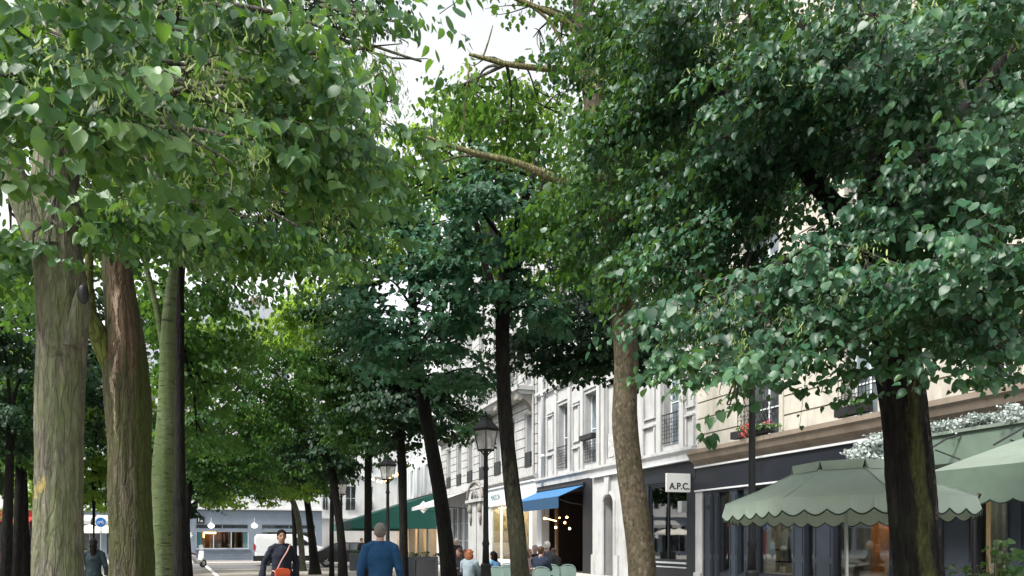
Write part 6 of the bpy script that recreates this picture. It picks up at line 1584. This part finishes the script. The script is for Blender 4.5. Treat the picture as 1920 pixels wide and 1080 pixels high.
van = vehicle('delivery_van', 'white delivery van with dark lower trim parked before the grey-blue cafe', 'van', G(541, 48.5) + Vector((0, 0, .0)), -.05,
    [(0, 1.0)], [(-1.95, .32), (-2.0, 1.75), (-1.85, 1.93), (.75, 1.95), (1.15, 1.75), (1.75, 1.22), (2.35, 1.05), (2.45, .75), (2.42, .32)], (-1.3, 1.65), [[(.35, 1.22), (.35, 1.72), (.75, 1.74), (1.45, 1.25)]], 1.8, M['vanwhite'], .31)
m = MB(); m.box(-2.03, 2.44, -.955, -.86, .3, .62); m.box(-2.03, 2.44, .86, .955, .3, .62); m.box(-2.06, -1.94, -.85, .85, .3, .62); m.build('lower_trim', M['carblack'], van, world=False)
m = MB(); m.box(-2.05, -1.97, -.88, -.72, .95, 1.35); m.build('tail_lamp', M['redlamp'], van, world=False)
m = MB(); m.box(-2.05, -1.97, .72, .88, .95, 1.35); m.build('tail_lamp', M['redlamp'], van, world=False)
m = MB(); m.box(2.38, 2.46, -.85, -.55, .78, .95); m.build('headlight', M['trimwhite'], van, world=False)
m = MB(); m.box(2.38, 2.46, .55, .85, .78, .95); m.build('headlight', M['trimwhite'], van, world=False)
car = vehicle('parked_car', 'black parked car partly hidden behind the receding dark trunks, next to the van', 'car', G(655, 46), -.05,
    [(0, .9)], [(-2.0, .3), (-2.1, .8), (-1.7, .98), (-1.1, 1.35), (-.6, 1.45), (.5, 1.45), (1.2, 1.0), (1.9, .85), (2.1, .6), (2.1, .3)], (-1.35, 1.3), [[(-1.2, 1.0), (-.9, 1.32), (-.1, 1.38), (-.1, 1.0)], [(0, 1.0), (0, 1.38), (.45, 1.38), (1.0, 1.0)]], 1.75, M['carblack'], .33)
for e in (-1, 1):
    m = MB(); m.box(2.0, 2.12, e * .7 - .15, e * .7 + .15, .62, .76); m.build('headlight', M['trimwhite'], car, world=False)
def scooter(label, loc, rz, mat, seat):
    t = thing('motor_scooter', label, 'scooter', loc, rz, None)
    wheel(t, (-.6, 0, .24), .24, .12); wheel(t, (.62, 0, .24), .24, .12)
    m = MB(); m.tube([(-.75, 0, .55), (-.45, 0, .62), (-.1, 0, .58), (.05, 0, .36), (.35, 0, .34)], [(.1, .12), (.16, .19), (.13, .16), (.1, .14), (.08, .14)], 12)
    m.tube([(.35, 0, .34), (.48, 0, .6), (.5, 0, .95)], [(.05, .17), (.06, .2), (.07, .15)], 12); m.tube([(.62, 0, .46), (.75, 0, .42), (.5, 0, .52)], [.08, .05, .07], 8)
    m.build('body', mat, t, smooth=True, world=False)
    m = MB(); m.tube([(-.85, 0, .73), (-.4, 0, .76), (.02, 0, .72)], [(.05, .09), (.07, .14), (.05, .1)], 10); m.build('seat', seat, t, smooth=True, world=False)
    m = MB(); m.tube([(.45, -.33, 1.02), (.5, -.1, 1.0), (.5, .1, 1.0), (.45, .33, 1.02)], .018, 6); m.tube([(.5, 0, .95), (.62, 0, .24)], .025, 6)
    m.tube([(.48, .2, 1.0), (.5, .26, 1.2)], .008, 4); m.tube([(.48, -.2, 1.0), (.5, -.26, 1.2)], .008, 4); m.build('handlebar', M['black'], t, world=False)
    m = MB(); m.add([(.52, -.18, .98), (.52, .18, .98), (.42, .14, 1.3), (.42, -.14, 1.3), (.535, -.18, .98), (.535, .18, .98), (.435, .14, 1.3), (.435, -.14, 1.3)], [(0, 1, 2, 3), (7, 6, 5, 4), (0, 4, 5, 1), (2, 6, 7, 3), (1, 5, 6, 2), (3, 7, 4, 0)]); m.build('windscreen', M['lampglass'], t, world=False)
    m = MB(); m.ball((.57, 0, .82), (.05, .08, .07)); m.build('headlight', M['trimwhite'], t, smooth=True, world=False)
    return t
scooter('white scooter with maroon seat parked left of the grey-blue cafe', G(366, 44), .9, M['vanwhite'], surf('maroon_seat', (.12, .03, .04), .6, .1, 5))
scooter('dark scooter parked in the street between the far left trunks', G(48, 52), 2.6, M['carblack'], M['black'])
scooter('pale scooter parked just left of the big grey trunk', G(60, 55), 2.8, M['vanwhite'], M['black'])
# bin
bn = thing('litter_bin', 'dark litter bin with a white bag on top beside the pale forked trunk', 'bin', G(344, 36))
q = G(344, 36); m = MB(); m.lathe([(.26, 0), (.28, .05), (.30, .95), (.27, 1.0)], q, 14); m.build('body', M['iron'], bn)
m = MB(); m.lathe([(.31, .95), (.31, 1.02), (.25, 1.04)], q, 14); m.ball((q.x, q.y, 1.12), (.2, .18, .12), 10, 6); m.build('bag', M['signwhite'], bn, smooth=True)

# ---- terrace furniture
def chair(label, loc, rz, mat=None, group='mint bistro chairs on the cafe terrace'):
    mat = mat or M['mint']
    t = thing('bistro_chair', label, 'chair', loc, rz, group)
    m = MB(); m.box(-.21, .21, -.2, .2, .44, .465); m.build('seat', mat, t, world=False, bevel=.01)
    for sx in (-1, 1):
        m = MB(); m.tube([(sx * .2, -.18, .44), (sx * .22, -.22, 0)], .012, 6); m.build('leg', mat, t, world=False)
        m = MB(); m.tube([(sx * .2, .18, .44), (sx * .22, .24, 0)], .012, 6); m.build('leg', mat, t, world=False)
    m = MB()
    arc = [(-.21, .2, .45), (-.22, .22, .72), (-.19, .23, .80), (-.12, .24, .85), (0, .245, .865), (.12, .24, .85), (.19, .23, .80), (.22, .22, .72), (.21, .2, .45)]
    m.tube(arc, .014, 6); m.add([(-.20, .215, .5), (.20, .215, .5), (.205, .222, .74), (.11, .235, .83), (-.11, .235, .83), (-.205, .222, .74), (-.20, .225, .5), (.20, .225, .5), (.205, .232, .74), (.11, .245, .83), (-.11, .245, .83), (-.205, .232, .74)], [(0, 1, 2, 3, 4, 5), (11, 10, 9, 8, 7, 6)] + [(i, 6 + i, 6 + (i + 1) % 6, (i + 1) % 6) for i in range(6)])
    m.build('backrest', mat, t, world=False); return t
def table(label, loc, mat=None):
    t = thing('bistro_table', label, 'table', loc, 0, 'mint bistro tables on the cafe terrace')
    m = MB(); m.lathe([(.32, .72), (.33, .735), (.32, .75)], n=20); m.build('tabletop', mat or M['mint'], t, world=False)
    m = MB(); m.tube([(0, 0, 0), (0, 0, .72)], .025, 8); m.lathe([(.22, 0), (.2, .03), (.03, .05)]); m.build('base', mat or M['mint'], t, world=False)
chs = [(893, 20.0, .1, 'mint chair back beside the woman in the grey-blue coat'), (946, 22.0, -.3, 'mint chair right of the middle street lamp, farther one'), (951, 19.5, .2, 'mint chair right of the middle street lamp, nearer one'), (931, 19.3, .2, 'mint chair of the dark-haired woman in denim'),
       (1014, 19.0, -.1, 'mint chair in front of the man in navy'), (1036, 21.0, .1, 'mint chair just right of the man in navy'), (1062, 21.0, -.25, 'empty mint chair rightmost on the terrace')]
for px, D, r, lb in chs: chair(lb, G(px, D), -TH + r + math.pi * 0)
for px, D, lb in ((940, 23.2, 'mint table behind the two chairs right of the middle lamp'), (1003, 20.5, 'mint table before the bald man in the pink shirt'), (1048, 22.6, 'mint table behind the rightmost chairs'), (868, 21.5, 'mint table between the two red-haired women')): table(lb, G(px, D))
for i, (px, D) in enumerate(((152, 50), (158, 53), (166, 51), (214, 53))):
    chair(['rattan terrace chair nearest the big grey trunk', 'rattan terrace chair second from the big grey trunk', 'rattan terrace chair beside the walking woman', 'rattan terrace chair near the leaning mossy trunk'][i], G(px, D), .4 * i, M['rattan'], 'rattan chairs under the cream parasols')
# barrier planters under the green awning
for px0, px1, D, lb in ((762, 820, 30, 'long dark terrace planter with low hedge behind the leaning black trunk'), (655, 690, 38, 'dark terrace planter left of the man in blue')):
    a, b = G(px0, D), G(px1, D); pb = thing('terrace_planter_box', lb, 'planter', (a + b) / 2)
    d_ = (b - a).normalized(); nrm = Vector((-d_.y, d_.x, 0))
    m = MB(lambda x, y, z: tuple(a + d_ * x + nrm * y + Vector((0, 0, z)))); ln = (b - a).length
    m.box(0, ln, 0, .4, .05, .9); m.box(0, ln, -.02, 0, .1, .16); m.build('box', surf('slate_paint', (.06, .07, .085), .6, .1, 3), pb, bevel=.01)
    LL = [lobe_w(tuple(a + d_ * x + nrm * .2 + Vector((0, 0, .98))), (.2, .2, .13)) for x in np.arange(.15, ln, .25)]
    (P_, T_, N_, S_, t_), tw = spray(LL, (a.x, a.y + 5), .08, k=1., m=6, L=.15, seed=37, hang=-.2); leaf_mesh('hedge', P_, T_, N_, S_, t_, TF_, LM['dark'], pb)
ab = thing('menu_board', 'black upright menu board on the pavement before the planter', 'board', G(797, 22))
m = MB(lambda x, y, z: (G(797, 22).x + RT[0] * x + FW[0] * y, G(797, 22).y + RT[1] * x + FW[1] * y, z))
m.prism([(-.25, 0), (-.22, 0), (0.0, .98), (-.02, .98)], 0, -.27, .27); m.prism([(.25, 0), (.22, 0), (0.005, .98), (.025, .98)], 0, -.27, .27)
m.build('panel', M['black'], ab)
m = MB(m.tf)
for x in (-.3, .27): m.prism([(-.27, 0), (-.21, 0), (.0, 1.0), (-.05, 1.0)], 0, x, x + .03)
m.build('frame', M['iron'], ab)

# ------------------------------------------------------------------ people
SK = surf('skin', (.30, .17, .115), .55, .06, 12, bmp=.03); SKL = surf('pale_skin', (.42, .26, .20), .55, .06, 12, bmp=.03)
HB = surf('black_hair', (.008, .007, .006), .9, .4, 30, spec=.1, sscale=(1, 1, .2)); HG = surf('grey_hair', (.25, .24, .23), .7, .25, 30); HW = surf('white_hair', (.6, .58, .55), .7, .1, 30); HR = surf('auburn_hair', (.22, .07, .025), .6, .35, 25); HBR = surf('brown_hair', (.07, .035, .02), .6, .35, 25)
EYE = surf('dark_eye', (.02, .015, .01), .2, .1, 5, bmp=0); LIP = surf('lips', (.35, .12, .10), .5, .1, 5, bmp=0)
def remesh(o, v, sm=4):
    r = o.modifiers.new('remesh', 'REMESH'); r.mode = 'VOXEL'; r.voxel_size = v; r.use_smooth_shade = True
    s = o.modifiers.new('smooth', 'SMOOTH'); s.iterations = sm; s.factor = .5
def V3(*a): return Vector(a)
def person(label, loc, rz, J, skin, hair, garments, H=1.0, fine=.012, hairstyle='short', female=False, extras=None, hands=True):
    """J: joints dict in metres, front = -Y.  garments: list of (name, material, spec)"""
    t = thing('person', label, 'person', loc, rz); t.scale = (H, H, H)
    b = MB(); g = J
    hd, nk, ch, sp, pv = g['head'], g['neck'], g['chest'], g['waist'], g['pelvis']
    fwd = g.get('face', V3(0, -1, 0)).normalized(); up = V3(0, 0, 1); rt = fwd.cross(up).normalized()
    # torso
    sx = .165 if female else .185
    b.tube([pv + V3(0, 0, -.08), pv, sp, ch, g['chest'] + (nk - ch) * .62, nk], [(.13, .10), (.155, .115), (.125, .095), (sx * .95, .115), (sx * .78, .085), (.055, .055)], 20)
    b.tube([nk + V3(0, 0, -.05), (nk + hd) / 2, hd + V3(0, 0, -.03)], [.058, .052, .055], 14)
    # head : egg + jaw + nose + ears
    tfh = lambda x, y, z: tuple(hd + rt * x + fwd * y + up * z)
    h = MB(tfh); h.ball((0, -.012, .03), (.074, .092, .092), 20, 14); h.ball((0, .02, -.03), (.056, .066, .078), 18, 12); h.ball((0, .05, -.085), (.026, .025, .022), 10, 8)
    h.tube([(0, .082, .02), (0, .098, -.012), (0, .103, -.026), (0, .085, -.034)], [.009, .011, .015, .012], 10)
    for e in (-1, 1): h.ball((e * .075, -.01, -.005), (.011, .02, .03), 8, 8)
    b.v += h.v; off = len(b.v) - len(h.v); b.f += [tuple(i + off for i in f) for f in h.f]
    for e, s in ((-1, 'l'), (1, 'r')):
        S_, E_, Wr = g['sh_' + s], g['el_' + s], g['wr_' + s]
        sh_ = S_ + V3(-e * .012, 0, -.02); b.ball(sh_, (.056, .054, .056), 12, 8); b.tube([nk + V3(0, 0, -.04), nk * .45 + S_ * .55 + V3(0, 0, -.005), sh_], [.05, .055, .05], 12)
        b.tube([sh_, (sh_ + E_) / 2, E_, (E_ * .6 + Wr * .4), Wr], [.054, .045, .036, .036, .024], 12)
        d = (Wr - E_).normalized(); hd_d = g.get('hd_' + s, d).normalized()
        pr = hd_d.cross(V3(0, 1, 0) if abs(hd_d.y) < .8 else V3(1, 0, 0)).normalized() * (-1)
        across = g.get('ac_' + s, V3(0, -1, 0)); across = (across - hd_d * across.dot(hd_d)).normalized(); pn = hd_d.cross(across).normalized()
        if pn.dot(V3(-e, 0, 0)) < 0: pn = -pn     # palm faces the body
        b.tube([Wr, Wr + hd_d * .04, Wr + hd_d * .085], [(.022, .026), (.02, .038), (.014, .036)] if abs(across.x) < .5 else [.024, .030, .028], 10)
        if hands:
            for k, (o, ln) in enumerate(((.030, .070), (.010, .078), (-.010, .073), (-.029, .056))):
                p0 = Wr + hd_d * .075 + across * o; cu = g.get('curl_' + s, .4)
                p1 = p0 + hd_d * ln * .45; p2 = p1 + (hd_d * (1 - cu) + pn * cu).normalized() * ln * .32; p3 = p2 + (hd_d * (1 - 1.7 * cu) + pn * 1.6 * cu).normalized() * ln * .25
                b.tube([p0, p1, p2, p3], [.0095, .009, .008, .0065], 8)
            p0 = Wr + hd_d * .02 + across * .026; b.tube([p0, p0 + across * .025 + hd_d * .025, p0 + across * .032 + hd_d * .055 + pn * .01], [.013, .011, .008], 8)
        Hp, K_, A_ = g['hp_' + s], g['kn_' + s], g['an_' + s]
        b.tube([Hp + V3(0, 0, .03), Hp * .7 + K_ * .3, K_, K_ * .65 + A_ * .35, A_], [.085, .078, .052, .053, .034], 14)
        ft = g.get('foot', V3(0, -1, 0)); b.tube([A_ + V3(0, 0, -.02) - ft * .05, A_ + V3(0, 0, -.045) + ft * .06, A_ + V3(0, 0, -.055) + ft * .15], [(.035, .035), (.036, .03), (.03, .018)], 10)
    bo = b.build('body', skin, t, world=False); remesh(bo, fine, 3)
    # face details
    fm = MB(tfh)
    for e in (-1, 1): fm.ball((e * .031, .073, .012), (.013, .009, .006), 8, 6)
    fm.build('eyes', EYE, t, world=False, smooth=True)
    fm = MB(tfh)
    for e in (-1, 1): fm.tube([(e * .048, .068, .032), (e * .032, .08, .037), (e * .016, .082, .033)], .0035, 5)
    fm.build('eyebrows', hair if hair else skin, t, world=False)
    fm = MB(tfh); fm.ball((0, .082, -.055), (.022, .008, .007), 10, 6); fm.build('mouth', LIP, t, world=False, smooth=True)
    # hair
    if hair:
        hm = MB(tfh)
        hm.ball((0, -.022, .045), (.083, .096, .088), 20, 12)
        if hairstyle == 'short': hm.ball((0, -.05, .005), (.077, .062, .072), 14, 10)
        if hairstyle == 'bun': hm.ball((0, -.05, .0), (.078, .062, .08), 14, 10); hm.ball((0, -.11, .03), (.045, .04, .045), 12, 8)
        if hairstyle == 'long': hm.tube([(0, -.06, .07), (0, -.085, -.02), (0, -.10, -.14), (0, -.11, -.26), (0, -.10, -.38)], [(.07, .05), (.078, .052), (.066, .045), (.055, .035), (.02, .015)], 14)
        if hairstyle == 'wavy':
            hm.tube([(0, -.05, .08), (0, -.06, 0), (0, -.065, -.09), (0, -.06, -.17)], [(.085, .06), (.1, .07), (.11, .075), (.08, .06)], 16)
            for k in range(16):
                q = k * 2.4; hm.ball((.095 * math.cos(q), -.06 + .05 * math.sin(q), .06 - .014 * k), .028, 8, 6)
        if hairstyle == 'balding':
            hm.v = []; hm.f = []
            for k in range(9):
                q = math.pi * (.98 + 1.04 * k / 8); hm.ball((.072 * math.cos(q), .084 * math.sin(q) * 1.0, .0), (.018, .02, .032), 8, 6)
        ho = hm.build('hair', hair, t, world=False); remesh(ho, fine * .8, 2)
    for nm, mt, spec in garments:
        m = MB(); gr = .014
        if spec[0] in ('coat', 'jacket', 'shirt'):
            lenz, flare, sleeve = spec[1], spec[2], spec[3]
            hem = pv + V3(0, 0, -lenz)
            if spec[0] == 'coat' or lenz > 0:
                m.tube([hem, pv + V3(0, 0, -lenz * .5), pv, sp, ch, ch + (nk - ch) * .62, nk + V3(0, 0, -.02), nk + V3(0, 0, .02)],
                       [(.15 + flare, .12 + flare), (.165 + flare * .6, .13 + flare * .5), (.172 + flare * .3, .135 + flare * .2), (.152 + flare * .25, .122 + flare * .1), (sx * .95 + .024, .135), (sx * .8 + .022, .108), (.075, .072), (.068, .066)], 24)
            else:
                m.tube([pv, sp, ch, ch + (nk - ch) * .62, nk + V3(0, 0, -.02), nk + V3(0, 0, .02)], [(.17, .135), (.15, .12), (sx * .95 + .024, .135), (sx * .8 + .022, .108), (.075, .072), (.066, .064)], 24)
            for s in ('l', 'r'):
                S_, E_, Wr = g['sh_' + s], g['el_' + s], g['wr_' + s]
                e_ = E_ + (Wr - E_) * sleeve
                ee = -1 if s == 'l' else 1; sh_ = S_ + V3(-ee * .014, 0, -.025)
                m.ball(sh_, (.074, .074, .072), 14, 10); m.tube([nk + V3(0, 0, -.05), nk * .5 + S_ * .5 + V3(0, 0, -.008), sh_], [.066, .072, .068], 14)
                m.tube([sh_, (sh_ + E_) / 2, E_, E_ * .5 + e_ * .5, e_], [.072, .064, .058, .056, .046 + spec[4]], 14)
            go = m.build(nm, mt, t, world=False); remesh(go, fine * .9, 3)
            tx = bpy.data.textures.new('fold', 'CLOUDS'); tx.noise_scale = .16
            dm = go.modifiers.new('folds', 'DISPLACE'); dm.texture = tx; dm.strength = .03; dm.mid_level = .5; dm.texture_coords = 'LOCAL'
        elif spec[0] == 'trousers':
            m.tube([pv + V3(0, 0, -.1), pv + V3(0, 0, .05)], [(.165, .125), (.158, .12)], 18)
            for s in ('l', 'r'):
                Hp, K_, A_ = g['hp_' + s], g['kn_' + s], g['an_' + s]
                m.tube([Hp + V3(0, 0, .04), Hp * .7 + K_ * .3, K_, K_ * .5 + A_ * .5, A_ + V3(0, 0, .02)], [.1, .095, .07, .065, .055], 14)
            go = m.build(nm, mt, t, world=False); remesh(go, fine, 3)
        elif spec[0] == 'shoes':
            for s in ('l', 'r'):
                A_ = g['an_' + s]; ft = g.get('foot', V3(0, -1, 0))
                sm = MB(); sm.tube([A_ + V3(0, 0, -.03) - ft * .075, A_ + V3(0, 0, -.04) + ft * .05, A_ + V3(0, 0, -.05) + ft * .18], [(.043, .045), (.045, .038), (.035, .025)], 12)
                so_ = sm.build('shoe', mt, t, world=False, smooth=True)
    if extras: extras(t, g)
    return t
def stand(**kw):
    J = dict(head=V3(0, -.015, 1.60), neck=V3(0, .01, 1.47), chest=V3(0, .0, 1.28), waist=V3(0, .0, 1.08), pelvis=V3(0, 0, .94),
             sh_l=V3(-.185, .01, 1.40), sh_r=V3(.185, .01, 1.40), el_l=V3(-.25, .04, 1.12), el_r=V3(.25, .04, 1.12), wr_l=V3(-.27, -.03, .88), wr_r=V3(.27, -.03, .88),
             hp_l=V3(-.09, 0, .90), hp_r=V3(.09, 0, .90), kn_l=V3(-.10, -.02, .50), kn_r=V3(.10, -.02, .50), an_l=V3(-.10, .03, .09), an_r=V3(.10, .03, .09))
    J.update(kw); return J
def sit(**kw):
    J = dict(head=V3(0, -.06, 1.17), neck=V3(0, -.02, 1.04), chest=V3(0, .02, .86), waist=V3(0, .04, .68), pelvis=V3(0, .03, .55),
             sh_l=V3(-.185, .0, .97), sh_r=V3(.185, .0, .97), el_l=V3(-.23, -.08, .73), el_r=V3(.23, -.08, .73), wr_l=V3(-.12, -.27, .77), wr_r=V3(.12, -.27, .77),
             hp_l=V3(-.09, .0, .53), hp_r=V3(.09, .0, .53), kn_l=V3(-.11, -.40, .52), kn_r=V3(.11, -.40, .52), an_l=V3(-.11, -.40, .09), an_r=V3(.11, -.40, .09))
    J.update(kw); return J
navyc = surf('dark_navy_wool', (.010, .014, .026), .95, .25, 5, bmp=.2, bscale=80); bluec = surf('blue_fleece', (.006, .045, .115), .95, .15, 5, bmp=.25, bscale=90)
slate = surf('slate_teal_knit', (.014, .028, .034), .9, .15, 5); blk = surf('black_cloth', (.012, .012, .014), .9, .2, 6); denim = surf('denim_cloth', (.10, .22, .38), .9, .15, 6); gbl = surf('grey_blue_coat', (.22, .28, .32), .9, .1, 5); pinkw = surf('pale_pink_shirt', (.65, .5, .5), .9, .06, 5); leather = surf('orange_leather', (.50, .07, .02), .45, .12, 6); strapm = surf('pink_strap', (.55, .3, .28), .6, .1, 6)
# woman in dark coat walking towards the camera with orange bag : faces the camera
def bag_ex(t, g):
    m = MB(); K = 14
    poly = [(-.125, -.08), (.125, -.08), (.13, .02), (.10, .075), (0, .09), (-.10, .075), (-.13, .02)]
    m.prism([(x - .02, z + .98) for x, z in poly], 1, -.255, -.185); bg = m.build('shoulder_bag', leather, t, world=False, bevel=.018)
    m = MB(); m.prism([(x * .96 - .02, z * .6 + .998 + .012) for x, z in poly], 1, -.264, -.2552); m.build('flap', leather, bg, world=False)
    m = MB(); pts = [(-.10, -.2, 1.05), (-.03, -.20, 1.2), (.06, -.165, 1.34), (.12, -.09, 1.45), (.14, .0, 1.47), (.10, .10, 1.42), (-.05, .15, 1.2), (-.16, .10, 1.02), (-.155, -.12, 1.02), (-.14, -.2, 1.0)]
    m.tube(catmull([(p_[0] * 1, p_[1], p_[2]) for p_ in pts], 40).tolist(), .010, 6); m.build('strap', strapm, bg, world=False)
J = stand(el_l=V3(-.29, .06, 1.13), wr_l=V3(-.33, .0, .90), el_r=V3(.27, .08, 1.13), wr_r=V3(.24, .02, .89), an_l=V3(-.09, .28, .13), kn_l=V3(-.09, .06, .49), kn_r=V3(.09, -.10, .50), an_r=V3(.09, -.16, .09))
q = G(528, 13.2)
person('person in a long navy coat walking this way with an orange shoulder bag', q, .12, J, SK, HB, [('coat', navyc, ('coat', .42, .05, .96, .02)), ('trousers', blk, ('trousers',)), ('shoes', blk, ('shoes',))], H=.985, fine=.011, hairstyle='bun', female=True, extras=bag_ex)
# man in blue, seen from behind
J = stand(head=V3(.0, -.03, 1.60), sh_l=V3(-.195, .01, 1.41), sh_r=V3(.195, .01, 1.41), an_l=V3(-.10, .25, .12), kn_r=V3(.10, -.14, .5), an_r=V3(.10, -.2, .09))
q = G(713, 10.3)
person('person seen from behind in a bright blue fleece jacket, short grey hair', q, math.pi - .17, J, SKL, surf('dark_grey_hair', (.13, .12, .11), .8, .35, 30), [('jacket', bluec, ('jacket', .12, .03, .97, .01)), ('trousers', surf('dark_trousers', (.03, .03, .035), .9, .1, 5), ('trousers',)), ('shoes', blk, ('shoes',))], H=1.01, fine=.010, hairstyle='short')
# woman at left seen from behind with handbag
def hb_ex(t, g):
    m = MB(); wr = g['wr_l']
    c_ = wr + V3(0, 0, -.25)
    m.prism([(-.14, -.12), (.14, -.12), (.11, .10), (-.11, .10)], 0, c_.x - .05, c_.x + .05)
    m.v = [(x, y + c_.y, z + c_.z) for x, y, z in m.v]; b_ = m.build('handbag', blk, t, world=False, bevel=.02)
    m = MB(); m.tube([(c_.x, c_.y - .08, c_.z + .1), (c_.x, c_.y - .04, c_.z + .17), (c_.x, c_.y + .04, c_.z + .17), (c_.x, c_.y + .08, c_.z + .1)], .008, 6); m.build('handle', blk, b_, world=False)
J = stand(el_r=V3(.28, .05, 1.14), wr_r=V3(.34, .06, .90), el_l=V3(-.24, .04, 1.12), wr_l=V3(-.27, -.04, .9), curl_l=.7)
q = G(175, 15.2)
person('person from behind in a slate teal top with long dark ponytail and black handbag', q, math.pi + .12, J, SK, HB, [('top', slate, ('jacket', .06, .01, .82, .015)), ('trousers', blk, ('trousers',)), ('shoes', blk, ('shoes',))], H=.90, fine=.011, hairstyle='long', female=True, extras=hb_ex)
# terrace people
def seated(px, D, rz, skin, hair, style, mat, lb, H=1.0, lean=0, fem=False):
    J = sit(); 
    for k_ in ('head', 'neck', 'chest', 'sh_l', 'sh_r'): J[k_] = J[k_] + V3(lean, 0, 0)
    p_ = person(lb, G(px, D), rz - TH, J, skin, hair, [('jacket', mat, ('jacket', 0, 0, .95, 0)), ('trousers', blk, ('trousers',)), ('shoes', blk, ('shoes',))], H=H, fine=.018, hairstyle=style, female=fem, hands=True)
    return p_
seated(880, 20.0, math.pi - .25, SKL, HR, 'wavy', gbl, 'seated person with wavy auburn hair and grey-blue coat, back turned, left of the middle lamp', 1.0, 0, True)
seated(863, 20.6, -.6, SKL, HBR, 'wavy', blk, 'seated person with curly brown hair in black, leftmost on the terrace', 1.02, 0, True)
seated(871, 22.0, .4, SKL, HR, 'wavy', blk, 'seated person with red hair facing the one in the grey-blue coat', .98, 0, True)
seated(927, 20.2, math.pi + .9, SKL, HB, 'wavy', denim, 'seated person with dark hair and light denim jacket, just right of the middle lamp', .96, 0, True)
seated(993, 20.2, -.1, SKL, HW, 'balding', pinkw, 'seated balding person facing this way in a pale pink shirt', 1.02)
seated(1013, 20.0, math.pi - .5, SKL, HBR, 'short', surf('navy_jacket', (.015, .025, .05), .9, .1, 5), 'seated person in a navy jacket, back turned, beside the one in pink', 1.06)
seated(1004, 22.0, -.3, SKL, HG, 'short', blk, 'seated person with grey-brown hair between the pink shirt and the navy jacket', 1.08)
seated(1025, 22.0, math.pi - .3, SKL, HW, 'short', surf('dark_grey_jacket', (.035, .04, .05), .9, .1, 5), 'seated person with white-grey hair and dark grey jacket, back turned', 1.16)
seated(1039, 23.5, math.pi + .4, SKL, HBR, 'short', blk, 'rightmost seated person, in black', 1.0)
q = G(856, 25)
person('standing person with white hair and dark jacket right of the leaning black trunk', q, -TH + .6, stand(), SKL, HW, [('jacket', blk, ('jacket', .08, .01, .97, 0)), ('trousers', blk, ('trousers',)), ('shoes', blk, ('shoes',))], H=.93, fine=.02, hairstyle='short')
for px, D, mt, hr, lb, rz_ in ((20, 47, surf('light_blue_cloth', (.35, .6, .65), .9, .1, 5), surf('blond_hair', (.6, .45, .15), .7, .1, 9), 'person in light blue across the street, between the far left trunks', 0), (678, 40, blk, HBR, 'distant person in dark clothes near the lit windows, left of the man in blue', 1.0)):
    person(lb, G(px, D), rz_ - TH, stand(), SKL, hr, [('top', mt, ('jacket', .04, .01, .9, 0)), ('trousers', denim, ('trousers',)), ('shoes', blk, ('shoes',))], H=.97, fine=.025, hairstyle='short', hands=True)
